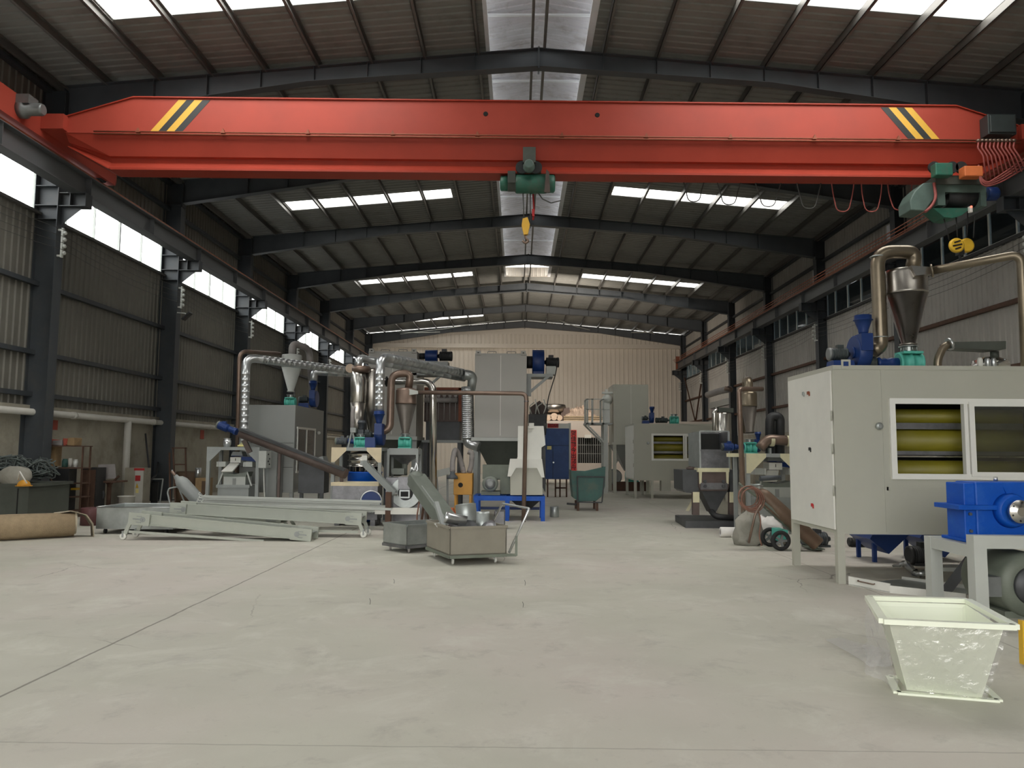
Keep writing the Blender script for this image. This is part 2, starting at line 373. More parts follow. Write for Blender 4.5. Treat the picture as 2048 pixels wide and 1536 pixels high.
# ------------------------------------------------------------ floor
def floor_material():
    m = bpy.data.materials.new('concrete_floor'); m.use_nodes = True; n = m.node_tree; L = n.links.new
    b = n.nodes['Principled BSDF']; t = n.nodes.new('ShaderNodeTexCoord')
    def noise(sc, det=6, ro=.6, dist=0):
        z = n.nodes.new('ShaderNodeTexNoise'); z.inputs['Scale'].default_value = sc; z.inputs['Detail'].default_value = det
        z.inputs['Roughness'].default_value = ro; z.inputs['Distortion'].default_value = dist; L(t.outputs['Object'], z.inputs['Vector']); return z.outputs['Fac']
    def ramp(v, a, b_, lo, hi):
        r = n.nodes.new('ShaderNodeMapRange'); r.inputs['From Min'].default_value = a; r.inputs['From Max'].default_value = b_
        r.inputs['To Min'].default_value = lo; r.inputs['To Max'].default_value = hi; L(v, r.inputs['Value']); return r.outputs[0]
    def mix(a, b_, f):
        x = n.nodes.new('ShaderNodeMix'); x.data_type = 'RGBA'
        if isinstance(a, tuple): x.inputs['A'].default_value = (*a, 1)
        else: L(a, x.inputs['A'])
        x.inputs['B'].default_value = (*b_, 1); L(f, x.inputs['Factor']); return x.outputs['Result']
    c = mix((.54, .53, .455), (.47, .46, .395), ramp(noise(.5), .35, .7, 0, 1))
    c = mix(c, (.56, .51, .465), ramp(noise(.28, 3), .45, .62, 0, .75))
    c = mix(c, (.62, .61, .54), ramp(noise(1.1, 8, .7, .6), .52, .70, 0, .85))
    c = mix(c, (.37, .355, .315), ramp(noise(2.3, 8, .72, .3), .55, .74, 0, .8))
    c = mix(c, (.32, .30, .27), ramp(noise(22, 3, .5), .68, .8, 0, .4))
    sx_ = n.nodes.new('ShaderNodeSeparateXYZ'); L(t.outputs['Object'], sx_.inputs[0])
    def math_(op, a, b_=None):
        q = n.nodes.new('ShaderNodeMath'); q.operation = op
        for i, k in enumerate((a, b_)):
            if k is None: continue
            if isinstance(k, (int, float)): q.inputs[i].default_value = k
            else: L(k, q.inputs[i])
        return q.outputs[0]
    wob = math_('MULTIPLY', math_('SUBTRACT', noise(2.5, 4), .5), .035)
    for ax, pos, wd, st in ((0, -3.13, .010, .85), (1, 4.03, .006, .4), (1, 12.0, .012, .35), (0, 3.9, .008, .5)):
        d = math_('ABSOLUTE', math_('SUBTRACT', math_('ADD', sx_.outputs[ax], wob), pos))
        c = mix(c, (.17, .155, .13), ramp(d, wd*.6, wd*1.5, st, 0))
    vo = n.nodes.new('ShaderNodeTexVoronoi'); vo.feature = 'DISTANCE_TO_EDGE'; vo.inputs['Scale'].default_value = .33
    nz = n.nodes.new('ShaderNodeTexNoise'); nz.inputs['Scale'].default_value = 1.8; nz.inputs['Detail'].default_value = 8; L(t.outputs['Object'], nz.inputs['Vector'])
    va = n.nodes.new('ShaderNodeMix'); va.data_type = 'VECTOR'; va.inputs['Factor'].default_value = .22
    L(t.outputs['Object'], va.inputs['A']); L(nz.outputs['Color'], va.inputs['B']); L(va.outputs['Result'], vo.inputs['Vector'])
    crk = math_('MULTIPLY', ramp(vo.outputs['Distance'], .0006, .0022, 1, 0), ramp(noise(.35, 2), .52, .6, 0, .8))
    c = mix(c, (.20, .18, .155), crk)
    L(c, b.inputs['Base Color']); L(ramp(noise(1.6), .3, .7, .5, .78), b.inputs['Roughness']); b.inputs['Specular IOR Level'].default_value = .35
    bp = n.nodes.new('ShaderNodeBump'); bp.inputs['Strength'].default_value = .12; bp.inputs['Distance'].default_value = .01
    L(noise(35, 5), bp.inputs['Height']); L(bp.outputs[0], b.inputs['Normal']); MATS['floor'] = m
floor_material()
XL, XR, XRG = -10.75, 11.55, .4          # wall planes and ridge
Y0, YB = -8.0, 53.0
FR = [16.36+6*(k-1) for k in range(1, 8)]
FRA = [FR[0]-24, FR[0]-18, FR[0]-12, FR[0]-6] + FR
def roofz(x): return 10.73-.0865*abs(x-XRG)
struct(MB().box(XL-.3, XR+.3, Y0, YB+.3, -.2, 0), 'floor', 'floor')

# ------------------------------------------------------------ walls
def clad(mb, axis, c, a0, a1, z0, z1, inward, step=.21, dep=.028):
    # ribbed sheet: a wavy section swept in height, closed at the back
    n = max(1, round((a1-a0)/step)); s = (a1-a0)/n; pts = []
    for i in range(n):
        b = a0+i*s; pts += [(b, 0), (b+s*.62, 0), (b+s*.72, 1), (b+s*.90, 1)]
    pts.append((a1, 0)); vs = []
    for z in (z0, z1):
        for a, k in pts:
            p = c + inward*dep*k
            vs.append((p, a, z) if axis == 'X' else (a, p, z))
    m = len(pts); fs = [(i, i+1, m+i+1, m+i) for i in range(m-1)]
    mb.add(vs, fs)
    t = .06
    if axis == 'X': mb.box(c-inward*t, c-inward*.002, a0, a1, z0, z1)
    else: mb.box(a0, a1, c-inward*t, c-inward*.002, z0, z1)
WL = sgroup('wall_left')
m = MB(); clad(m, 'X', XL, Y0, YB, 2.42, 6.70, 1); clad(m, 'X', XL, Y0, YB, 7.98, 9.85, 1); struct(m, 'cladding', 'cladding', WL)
m = MB(); m.box(XL-.25, XL, Y0, YB, 0, 2.42); struct(m, 'plaster', 'plaster', WL)
m = MB(); m.box(XL-.05, XL+.10, Y0, YB, 2.36, 2.44); struct(m, 'ledge', 'plaster', WL)
WR = sgroup('wall_right')
m = MB(); clad(m, 'X', XR, Y0, YB, 2.42, 6.54, -1); clad(m, 'X', XR, Y0, YB, 7.98, 9.85, -1); struct(m, 'cladding', 'cladding_right_lit', WR)
m = MB(); m.box(XR, XR+.25, Y0, YB, 0, 2.42); struct(m, 'plaster', 'plaster', WR)
WB = sgroup('wall_back')
m = MB(); clad(m, 'Y', YB, XL, XR, 0, 8.75, -1, .30, .035); clad(m, 'Y', YB, XL, XR, 8.78, 9.7, -1, .30, .035)
m.prism([(XL, YB, 9.7), (XR, YB, 9.7), (XRG, YB, 10.68)], (0, .05, 0)); struct(m, 'cladding', 'cladding_back', WB)
m = MB(); m.box(XL, XR, YB-.14, YB-.04, 8.72, 9.02); m.box(XL, XR, YB-.30, YB-.04, 8.70, 8.74); struct(m, 'eave_girt', 'cladding_back', WB)
# front wall far behind the camera with a wide doorway that lets the day in
WFt = sgroup('wall_front')
m = MB(); m.box(XL, -9.6, Y0-.1, Y0, 0, 10); m.box(9.6, XR, Y0-.1, Y0, 0, 10); m.box(5, 9.6, Y0-.1, Y0, 0, 10.0); m.box(-9.6, 5, Y0-.1, Y0, 7.0, 10.0)
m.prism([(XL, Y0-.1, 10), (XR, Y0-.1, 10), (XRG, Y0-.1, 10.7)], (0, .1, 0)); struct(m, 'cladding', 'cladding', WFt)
portal((-2.3, Y0+.02, 3.5), (-PI/2, 0, 0), 14.6, 7.0)

# ------------------------------------------------------------ windows
def window(n, x, y0, y1, z0, z1, side, glass, pitch, heavy=3):
    g = sgroup('window_%d' % n); fr = MB(); a = x-.05 if side < 0 else x-.01
    fr.box(a, a+.06, y0, y1, z0, z0+.05); fr.box(a, a+.06, y0, y1, z1-.05, z1)
    k = 0; y = y0
    while y < y1-.2:
        wd = .05 if k % heavy == 0 else .022
        fr.box(a, a+.06, y, y+wd, z0+.05, z1-.05); y += pitch; k += 1
    struct(fr, 'frame', 'white_frame' if side > 0 else 'light_grey_paint', g)
    struct(MB().box(x+.004, x+.012, y0, y1, z0+.05, z1-.05), 'pane', glass, g)
n = 1
edges = [Y0] + [f for f in FRA if f > Y0+1] + [YB]
for i in range(len(edges)-1):
    window(n, XL, edges[i], edges[i+1], 6.74, 7.98, -1, 'glass_left', 1.2); n += 1
    portal((XL-.08, (edges[i]+edges[i+1])/2, 7.36), (0, -PI/2, 0), 1.24, edges[i+1]-edges[i])
for i in range(len(edges)-1):
    window(n, XR, edges[i], edges[i+1], 6.58, 7.98, 1, 'glass_right', 1.05, 1); n += 1
# small high panes beside each right column
for i, y in enumerate(FR[1:6]):
    g = sgroup('window_%d' % n); n += 1
    struct(MB().box(XR-.06, XR-.03, y+.35, y+1.15, 8.02, 8.66), 'frame', 'light_grey_paint', g)
    struct(MB().box(XR-.068, XR-.061, y+.40, y+1.10, 8.06, 8.62), 'pane', 'white_trim', g)
# ledges under the window strips
struct(MB().box(XL, XL+.10, Y0, YB, 6.68, 6.74), 'trim_1', 'purlin_steel')
struct(MB().box(XR-.10, XR, Y0, YB, 6.50, 6.58), 'trim_2', 'black_metal')
tn = 3
for z in (5.12, 3.60, 2.68):
    struct(MB().box(XL+.03, XL+.14, Y0, YB, z-.05, z+.05), 'trim_%d' % tn, 'dark_steel'); tn += 1
for z in (5.05, 3.55):
    struct(MB().box(XR-.14, XR-.03, Y0, YB, z-.05, z+.05), 'trim_%d' % tn, 'rust_dark'); tn += 1
for s, x in ((1, XL), (-1, XR)):
    for z in (8.75, 9.55):
        struct(MB().box(x+s*.03, x+s*.15, Y0, YB, z-.05, z+.05), 'trim_%d' % tn, 'dark_steel'); tn += 1
# neighbouring hall seen through the right-hand glazing
NB = sgroup('wall_beyond_right')
struct(MB().box(24, 24.2, Y0-5, YB+5, 0, 9), 'cladding', 'cladding', NB)
m = MB(); m.add([(XR+.5, Y0-5, 9.9), (24, Y0-5, 8.9), (24, YB+5, 8.9), (XR+.5, YB+5, 9.9)], [(0, 1, 2, 3)])
struct(m, 'roof', 'roof_sheet', NB); struct(MB().box(XR+.3, 24, YB+4.8, YB+5, 0, 10), 'end_cladding', 'cladding', NB)
struct(MB().box(XR+.3, 24, Y0-5, YB+5, -.1, 0), 'ground', 'shop_floor_dirt', NB)

# ------------------------------------------------------------ roof
SKL = [(1.35, 2.35), (10.4, 14.42), (25.52, 26.48), (37.65, 38.6), (49.45, 50.35)]  # second span on each side widened out of view to add light
SKR = [(1.35, 2.35), (10.4, 14.36), (25.22, 26.14), (37.95, 38.92)]
ROOF = sgroup('ceiling')
def rsheet(mb, xa, xb, y0, y1, dep=.03, step=.24):
    n = max(1, round((y1-y0)/step)); s = (y1-y0)/n; pts = []
    for i in range(n):
        b = y0+i*s; pts += [(b, 0), (b+s*.66, 0), (b+s*.74, 1), (b+s*.90, 1)]
    pts.append((y1, 0)); vs = []
    for x in (xa, xb):
        for y, k in pts: vs.append((x, y, roofz(x)-.0+dep*k))
    m_ = len(pts); mb.add(vs, [(i, i+1, m_+i+1, m_+i) for i in range(m_-1)])
    mb.add([(xa, y0, roofz(xa)+.05), (xb, y0, roofz(xb)+.05), (xb, y1, roofz(xb)+.05), (xa, y1, roofz(xa)+.05)], [(0, 1, 2, 3)])
MON0, MON1 = -.78, 1.58; MONY = 39.2
for side, sk, xo, xi, s0, s1 in (('left', SKL, XL-.3, MON0, -8.12, -2.40), ('right', SKR, XR+.3, MON1, 9.07, 3.20)):
    mb = MB(); y = Y0
    for a, b in sk:
        rsheet(mb, xo, xi, y, a); rsheet(mb, xo, s0, a, b); rsheet(mb, s1, xi, a, b); y = b
    rsheet(mb, xo, xi, y, YB+.3); rsheet(mb, xi, XRG, MONY, YB+.3)
    struct(mb, 'sheeting', 'roof_sheet', ROOF)
    for a, b in sk:
        g = sgroup('window_%d' % n); n += 1
        p = MB(); p.add([(s0, a, roofz(s0)+.02), (s1, a, roofz(s1)+.02), (s1, b, roofz(s1)+.02), (s0, b, roofz(s0)+.02)], [(0, 1, 2, 3)])
        struct(p, 'pane', 'frp', g)
        ang = math.atan2(roofz(s1)-roofz(s0), s1-s0)
        portal(((s0+s1)/2, (a+b)/2, (roofz(s0)+roofz(s1))/2+.06), (0, -ang, 0), abs(s1-s0), b-a)
# raised ridge monitor with open sides
mz = 11.06
g = MB()
for xa, xb in ((MON0-.30, XRG), (MON1+.30, XRG)):
    nn = round((MONY-Y0)/.24); s = (MONY-Y0)/nn; pts = []
    for i in range(nn):
        b = Y0+i*s; pts += [(b, 0), (b+s*.66, 0), (b+s*.74, 1), (b+s*.90, 1)]
    pts.append((MONY, 0)); vs = []
    for x in (xa, xb):
        for y, k in pts: vs.append((x, y, mz+.28-.19*abs(x-XRG)+.02*k))
    q = len(pts); g.add(vs, [(i, i+1, q+i+1, q+i) for i in range(q-1)])
struct(g, 'monitor_sheeting', 'monitor_sheet', ROOF)
g = MB()
g.box(MON0-.02, MON0+.07, Y0, MONY, roofz(MON0)-.02, roofz(MON0)+.07); g.box(MON1-.13, MON1+.02, Y0, MONY, roofz(MON1)-.02, roofz(MON1)+.07)
for y in [-8+3*i for i in range(16)]:
    for x in (MON0, MON1): g.box(x-.025, x+.025, y, y+.05, roofz(x), mz+.02)
    g.box(MON0-.2, MON1+.2, y, y+.06, mz+.0, mz+.05)
struct(g, 'monitor_frame', 'white_trim', ROOF)
g = MB(); clad(g, 'Y', MONY, MON0, MON1, 10.62, 11.12, -1, .22, .02); struct(g, 'monitor_gable', 'cladding_back', ROOF)
for x, s in ((MON0-.32, -1), (MON1+.32, 1)):
    portal((x, (Y0+MONY)/2, 10.92), (0, PI/2*s, 0), .30, MONY-Y0)
px_ = [XRG-1.39-1.2*k for k in range(8)] + [XRG-10.9] + [XRG+1.45+1.2*k for k in range(8)] + [XRG+10.9]
for x in px_:
    m = MB(); z = roofz(x)-.005
    m.box(x-.012, x+.0, Y0, YB, z-.19, z); m.box(x-.012, x+.055, Y0, YB, z-.012, z); m.box(x-.012, x+.055, Y0, YB, z-.19, z-.178)
    struct(m, 'trim_%d' % tn, 'purlin_steel'); tn += 1
for x in (XRG-.15, XRG+.13):
    m = MB(); m.box(x-.03, x+.03, Y0, YB, 10.53, 10.70); struct(m, 'trim_%d' % tn, 'purlin_steel'); tn += 1

# ------------------------------------------------------------ portal frames
ORD = ['nearest', 'second', 'third', 'fourth', 'fifth', 'sixth', 'farthest']
GB, GT = 7.16, 7.64
def column(k, side):
    y = FR[k]; s = 1 if side == 'left' else -1; xw = XL if side == 'left' else XR; xi = xw+s*(.53 if side == 'left' else .36)
    t = T('steel_column', '%s dark steel column along the %s wall, with crane bracket' % (ORD[k], side), 'column', (xw+s*.25, y+.15, 0), 'columns of the %s wall' % side)
    m = MB(); top = 9.55
    m.box(xw, xw+s*.014, y, y+.30, 0, top); m.box(xi-s*.014, xi, y, y+.30, 0, top); m.box(xw+s*.014, xi-s*.014, y+.143, y+.157, 0, top)
    for z in (6.55, 6.86, 7.30, 8.86): m.box(xw+s*.014, xi-s*.014, y+.005, y+.295, z, z+.014)
    m.box(xw-s*.0, xi+s*.05, y-.04, y+.34, 0, .025)
    m.build('shaft', 'dark_steel', t)
    b = MB(); xe = xi+s*.60
    b.box(xi, xe, y+.02, y+.28, 6.85, 6.866); b.box(xi, xe, y+.02, y+.28, GB-.016, GB)
    b.box(xi, xe, y+.143, y+.157, 6.866, GB-.016); b.box(xi+s*.24, xi+s*.254, y+.02, y+.28, 6.866, GB-.016); b.box(xe-s*.014, xe, y+.02, y+.28, 6.866, GB-.016)
    b.prism([(xi, y+.143, 6.85), (xe-s*.12, y+.143, 6.85), (xi, y+.143, 6.45)], (0, .014, 0))
    b.build('bracket', 'dark_steel', t)
    q = MB()                                   # insulator rack for the wires
    q.box(xi, xi+s*.10, y+.06, y+.10, 6.30, 6.34); q.box(xi, xi+s*.10, y+.06, y+.10, 5.72, 5.76); q.box(xi+s*.08, xi+s*.12, y+.05, y+.11, 5.70, 6.36)
    for z in (5.80, 5.95, 6.10, 6.25): q.lathe((xi+s*.12, y+.08, z), [(.02, 0), (.045, .02), (.045, .05), (.02, .07)], 10, (s, 0, 0))
    q.build('insulator_rack', 'ceramic', t, 'white wire insulators')
    r = MB()                                   # cross brace plates at the haunch
    r.box(xi, xi+s*.02, y+.02, y+.28, 8.80, 9.5); r.build('end_plate', 'dark_steel', t)
for k in range(7):
    for sd in ('left', 'right'): column(k, sd)
def rafter(k):
    y = FR[k]
    t = T('roof_rafter', '%s roof frame of dark tapered steel beams meeting at the ridge' % ORD[k], 'rafter', (XRG, y+.15, 10.1), 'roof frames')
    for s, xi in ((-1, XL+.53), (1, XR-.36)):
        def top(x): return 10.54-.0865*abs(x-XRG)
        xs = [XRG, XRG+s*5.2, xi]; dep = [.42, .34, .70]
        pt = [(x, y+.143, top(x)) for x in xs]; pb = [(x, y+.143, top(x)-d) for x, d in zip(xs, dep)]
        wb = MB(); wb.prism([pt[0], pt[1], pt[2], pb[2], pb[1], pb[0]], (0, .014, 0))
        for i in range(2):
            wb.bar(Vector(pt[i])+V(0, .007, 0), Vector(pt[i+1])+V(0, .007, 0), .24, .014)
            wb.bar(Vector(pb[i])+V(0, .007, 0), Vector(pb[i+1])+V(0, .007, 0), .24, .014)
        for j in range(1, 8):
            x = XRG+s*(1.45+1.2*(j-1)*1.0); 
            d = .42+(.34-.42)*abs(x-XRG)/5.2 if abs(x-XRG) < 5.2 else .34+(.36)*(abs(x-XRG)-5.2)/(abs(xi-XRG)-5.2)
            wb.box(x-.005, x+.005, y+.03, y+.27, top(x)-d, top(x)-.01)
        wb.box(XRG+s*.004, XRG+s*.018, y+.0, y+.30, 10.05, 10.56)
        wb.prism([(XRG+s*.02, y+.145, 10.40), (XRG+s*.62, y+.145, 10.16), (XRG+s*.02, y+.145, 10.12)], (0, .02, 0))
        wb.build('beam', 'steel_grey_blue' , t)
for k in range(7): rafter(k)
# thin bracing rods in the last bay
for i, (u0, v0, u1, v1) in enumerate([(790, 663, 880, 664), (800, 668, 985, 642), (1130, 632, 1210, 638), (1120, 641, 1180, 660), (1262, 665, 1335, 661), (1270, 655, 1310, 668)]):
    y = 51.2
    o = MB().tube([W(u0, v0, y), W((u0+u1)/2, (v0+v1)/2+2, y), W(u1, v1, y)], .022, n=6).build('brace_rod', 'light_grey_paint')
    lab = ['flat', 'rising', 'short', 'slanting', 'level', 'steep']
    tag(o, '%s thin bracing rod under the roof before the back wall, %s half' % (lab[i], 'left' if i < 2 else 'right'), 'brace rod', 'bracing rods before the back wall')
def runway(side):
    s = 1 if side == 'left' else -1; x = -9.88 if side == 'left' else 10.88
    t = T('crane_runway', 'long grey crane runway beam with rusty rail on the %s columns' % side, 'crane beam', (x, 25, GB))
    m = MB(); m.box(x-.15, x+.15, Y0, YB-.9, GB, GB+.016); m.box(x-.15, x+.15, Y0, YB-.9, GT-.016, GT); m.box(x-.006, x+.006, Y0, YB-.9, GB+.016, GT-.016)
    y = Y0+.8
    while y < YB-1:
        m.box(x-.13, x+.13, y, y+.012, GB+.016, GT-.016); y += 3.0
    m.build('beam', 'girder_grey', t)
    r = MB(); r.box(x-.06, x+.06, Y0, YB-.9, GT, GT+.015); r.box(x-.02, x+.02, Y0, YB-.9, GT+.015, GT+.07); r.box(x-.035, x+.035, Y0, YB-.9, GT+.07, GT+.11)
    r.build('rail', 'rail_rust', t, 'rusty crane rail')
    if side == 'right':
        c = MB()
        for i in range(3): c.box(x-.22-.05*i, x-.20-.05*i, Y0, YB-.9, GT+.03+.07*i, GT+.055+.07*i)
        c.build('conductor_bar', 'rail_rust', t, 'rusty orange conductor bars')
    e = MB(); e.box(x-.12, x+.12, YB-.95, YB-.85, GB, GT+.45); e.build('buffer', 'rust_red', t, 'red end stop')
runway('left'); runway('right')
for side in ('left', 'right'):
    s = 1 if side == 'left' else -1; x = (XL+.53+.20) if side == 'left' else (XR-.36-.20)
    for j, z in enumerate((5.80, 5.95, 6.10, 6.25)):
        m = MB(); pts = []
        for k in range(len(FRA)-1):
            a, b = FRA[k], FRA[k+1]
            for q in range(6):
                t_ = q/6; pts.append((x, a+(b-a)*t_+.08, z+.05-.14*4*t_*(1-t_)))
        pts.append((x, FRA[-1]+.08, z+.05)); m.tube(pts, .006, bend=.01, n=5, seg=1)
        o = m.build('power_wire', 'wire')
        tag(o, '%s of four thin power wires strung along the %s columns' % (['lowest', 'second lowest', 'second highest', 'highest'][j], side), 'wire', 'power wires on the %s columns' % side)
UC, VC = 300, 930
# ------------------------------------------------------------ overhead crane
YC = 15.1; sl = .017            # bridge runs very slightly askew
def cy(x): return YC + sl*(x+3)
cr = T('overhead_crane', 'red single-girder overhead crane spanning the hall with hazard stripes at both ends', 'crane', (.5, YC+.3, 7.3))
zT, zM, zL, zB = 8.68, 7.93, 7.50, 7.22
def girder(poly, y_off0, y_off1, m, name, lab=None):
    mb = MB(); vs = []
    for dy in (y_off0, y_off1):
        for x, z in poly: vs.append((x, cy(x)+dy, z))
    n_ = len(poly); mb.add(vs, [list(range(n_))[::-1], list(range(n_, 2*n_))] + [(i, (i+1) % n_, n_+(i+1) % n_, n_+i) for i in range(n_)])
    return mb.build(name, m, cr, lab)
XA, XB = -9.35, 10.35
up = [(XA, zM-.1), (XA, 8.22), (-8.05, zT), (9.0, zT), (XB, 8.22), (XB, zM-.1), (XB-.05, zM), (XA+.05, zM)]
up = [(XA, zM), (XA, 8.24), (-7.95, zT), (9.0, zT), (XB, 8.24), (XB, zM)]
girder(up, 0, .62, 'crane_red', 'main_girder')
# lower part: leans back, then flares to the bottom flange
mb = MB()
def xsec(yz, x): return [(x, cy(x)+y, z) for y, z in yz]
prof = [(.015, zM), (.14, zL), (.20, zL-.02), (.24, 7.40), (.16, 7.30), (.10, 7.245), (.10, zB), (.52, zB), (.52, 7.245), (.46, 7.30), (.40, 7.40), (.42, zL-.02), (.48, zL), (.605, zM)]
secs = [(XA+.05, .35), (-8.45, 1), (9.45, 1), (XB-.05, .35)]
vs = []; n_ = len(prof)
for x, f in secs: vs += xsec([(y, zM+(z-zM)*f) for y, z in prof], x)
fs = [list(range(n_))[::-1], [3*n_+i for i in range(n_)]]
for k in range(3):
    for i in range(n_-1): fs.append((k*n_+i, k*n_+i+1, (k+1)*n_+i+1, (k+1)*n_+i))
mb.add(vs, fs); mb.build('lower_girder', 'crane_red_shaded', cr)
m = MB()
m.bar((-7.95, cy(-7.95)+.31, zT+.012), (9.0, cy(9)+.31, zT+.012), .70, .025); m.bar((XA, cy(XA)+.31, 8.25), (-7.95, cy(-7.95)+.31, zT+.012), .70, .02); m.bar((XB, cy(XB)+.31, 8.25), (9.0, cy(9)+.31, zT+.012), .70, .02)
m.bar((-8.4, cy(-8.4)+.31, zB-.008), (9.4, cy(9.4)+.31, zB-.008), .44, .022); m.build('flange', 'crane_red_shaded', cr)
# hazard stripes
for s, x0 in ((1, W(304, 268, YC).x), (-1, W(1879, 272, YC+.2).x)):
    for i in range(4):
        a = x0 + s*i*.163
        z0, z1 = zM+.045, zT-.03; q = 0.55
        pl = [(a, z0), (a+s*.163, z0), (a+s*(.163+q), z1), (a+s*q, z1)]
        if s < 0: pl = [(a, z0), (a-.163, z0), (a-.163-q, z1), (a-q, z1)]
        girder(pl, -.004, .0, 'hazard_yellow' if i % 2 == 0 else 'hazard_black', 'hazard_stripe', 'yellow stripe' if i % 2 == 0 else 'black stripe')
m = MB()
for z in (zM+.015, zM-.035): m.tube([(-8.7, cy(-8.7)-.05, z), (10.3, cy(10.3)-.05, z)], .016, n=6)
m.build('cable_track', 'rust_red', cr, 'dull red steel cable track')
for i in range(11):
    x = -7.85+1.73*i
    MB().prism([(x, cy(x)-.07, zM), (x+.09, cy(x)-.07, zM), (x+.05, cy(x)-.07, zM+.10)], (0, .07, 0)).build('track_bracket', 'rust_red', cr)
for x in (-.72, 1.58): MB().lathe((x, cy(x)-.012, 8.42), [(.04, 0), (.05, .006), (.05, .02)], 14, 'Y').build('lifting_hole', 'black_inside', cr, 'dark round hole')
for s, x in ((-1, -9.88), (1, 10.88)):
    m = MB(); m.box(x-.16, x+.16, 13.1, 17.75, 7.80, 8.32)
    m.prism([(x-.16, 13.1, 8.32), (x+.16, 13.1, 8.32), (x+.16, 12.8, 8.05), (x-.16, 12.8, 8.05)], (0, 0, -.2))
    m.box(min(x, x-s*.62), max(x, x-s*.62), cy(x)-.15, cy(x)+.75, 7.95, 8.26); tr = m.build('end_truck', 'crane_red', cr)
    for y in (13.5, 17.35):
        MB().lathe((x-.09, y, 7.88), [(.15, 0), (.15, .18)], 18, 'X').build('wheel', 'black_metal', tr)
    MB().box(x-.1, x+.1, 17.75, 17.9, 7.9, 8.1).build('buffer', 'rust_red', tr)
    g_ = MB(); xi = x-s*.16
    g_.lathe((xi, 14.2, 8.05), [(.17, 0), (.17, .12), (.12, .14), (.12, .42), (.10, .46)], 16, (-s, 0, 0)); g_.box(min(xi, xi-s*.25), max(xi, xi-s*.25), 14.05, 14.35, 8.12, 8.3)
    g_.build('drive_motor', 'grey_motor' if s < 0 else 'dark_motor', tr, 'grey drive motor')
bx_ = MB(); a = W(1977, 268, 15.0); b = W(2032, 228, 15.0); bx_.box(a.x, b.x, 15.0, 15.28, a.z, b.z); bx_.box(a.x+.03, b.x-.03, 14.97, 15.0, a.z+.03, b.z-.03)
bx_.build('control_box', 'dark_motor', cr, 'dark grey control box', bevel=.015)

# festoon cable bundle on the right
tf = T('festoon_cable', 'bunched red flat cable loops hanging by the right hoist', 'cable', W(2000, 285, 14.95))
m = MB(); m2 = MB()
for i in range(10):
    u = 1957+i*7.9; p = W(u, 285, 14.9); e = W(u+16+i*.9, 352-i*2.6+12, 14.9)
    m.tube([p, p+V(-.04, -.03, -.12), p+V(.05, -.05, -.3), e], .017, n=6)
    m2.ball(p+V(0, 0, .04), .045, 8, (1.1, 1, .8))
for i in range(4):
    m.tube([W(1957, 330+i*7, 14.85), W(1962+4*i, 376-3*i, 14.8), W(2000, 366-5*i, 14.85), W(2060, 330-7*i, 15.0)], .016, bend=.4, n=6)
m.build('flat_cable', 'cable_red', tf); m2.build('hanger', 'pipe_brown', tf)
# hanging loops of cable behind the girder
LUP = [(1490, 1505, 352), (1530, 1540, 353), (1490, 1570, 395), (1590, 1612, 412), (1647, 1690, 416), (1700, 1735, 417), (1762, 1818, 417)]
for i, (u0, u1, vb) in enumerate([(1355, 1420, 398), (1424, 1492, 404), (1502, 1571, 408), (1588, 1648, 412), (1660, 1711, 418), (1722, 1764, 418), (1775, 1824, 415)]):
    y = 15.75; a, b = W(u0, 335, y), W(u1, 335, y); c = W((u0+u1)/2, vb+8, y)
    m = MB().tube([a, a+(c-a)*.5+V(-.02*(i), 0, -.05), c+V(-.12, 0, .03), c+V(.12, 0, .03), b+(c-b)*.5+V(.02*i, 0, -.05), b], .013, bend=.25, n=6)
    o = m.build('festoon_loop', 'chain_red' if i > 3 else 'wire')
    on = ['first', 'second', 'third', 'fourth', 'fifth', 'sixth', 'seventh']
    tag(o, '%s of the thin drooping cable loops under the crane, counted from its middle' % on[i], 'cable', 'cable loops under the crane girder')

# hoist at the middle of the girder
def rope(mb, a, b, r=.012): mb.tube([a, b], r, n=6)
YH = 15.4
h = T('electric_hoist', 'dark green cylindrical electric hoist hanging mid-girder with a yellow hook block', 'hoist', W(1056, 388, YH))
c0 = W(1000, 367, YH); c1 = W(1110, 367, YH); L = c1.x-c0.x
m = MB(); m.lathe(c0, [(.10, 0), (.155, .02), (.16, .16)], 24, 'X'); m.build('motor', 'hoist_green', h)
m = MB(); m.lathe((c0.x+.16, YH, c0.z), [(.16, 0), (.165, .01), (.165, .15), (.19, .16), (.19, .19)], 24, 'X'); m.box(c0.x+.16, c0.x+.32, YH-.19, YH+.1, c0.z-.05, c0.z+.2); m.build('brake_housing', 'dark_olive', h)
m = MB(); m.lathe((c0.x+.33, YH, c0.z), [(.195, 0), (.205, .02), (.205, .28), (.215, .30), (.215, .33), (.205, .35), (.205, L-.55), (.195, L-.50)], 28, 'X'); m.build('drum', 'hoist_green', h)
m = MB(); m.lathe((c0.x+L-.17, YH, c0.z), [(.18, 0), (.19, .02), (.19, .14), (.15, .17)], 24, 'X'); m.build('gearbox', 'hoist_green', h)
m = MB(); m.prism([(c1.x-.23, YH-.24, c0.z-.26), (c1.x-.11, YH-.24, c0.z-.26), (c1.x-.13, YH-.24, c0.z+.16), (c1.x-.19, YH-.24, c0.z+.22)], (0, .05, 0)); m.build('rope_guide', 'primer_brown', h)
m = MB(); a = W(1034, 345, YH); b = W(1082, 338, YH); m.box(a.x, b.x, YH-.2, YH+.2, c0.z+.16, b.z+.02)
m.box(a.x+.12, b.x-.12, YH-.42, YH-.30, b.z-.05, b.z+.30); m.box(a.x+.12, b.x-.12, YH+.28, YH+.40, b.z-.05, b.z+.30); m.box(a.x+.12, b.x-.12, YH-.42, YH+.40, b.z-.06, b.z-.02); m.build('trolley_frame', 'dark_olive', h)
m = MB(); tcx = W(1058, 326, 14.85)
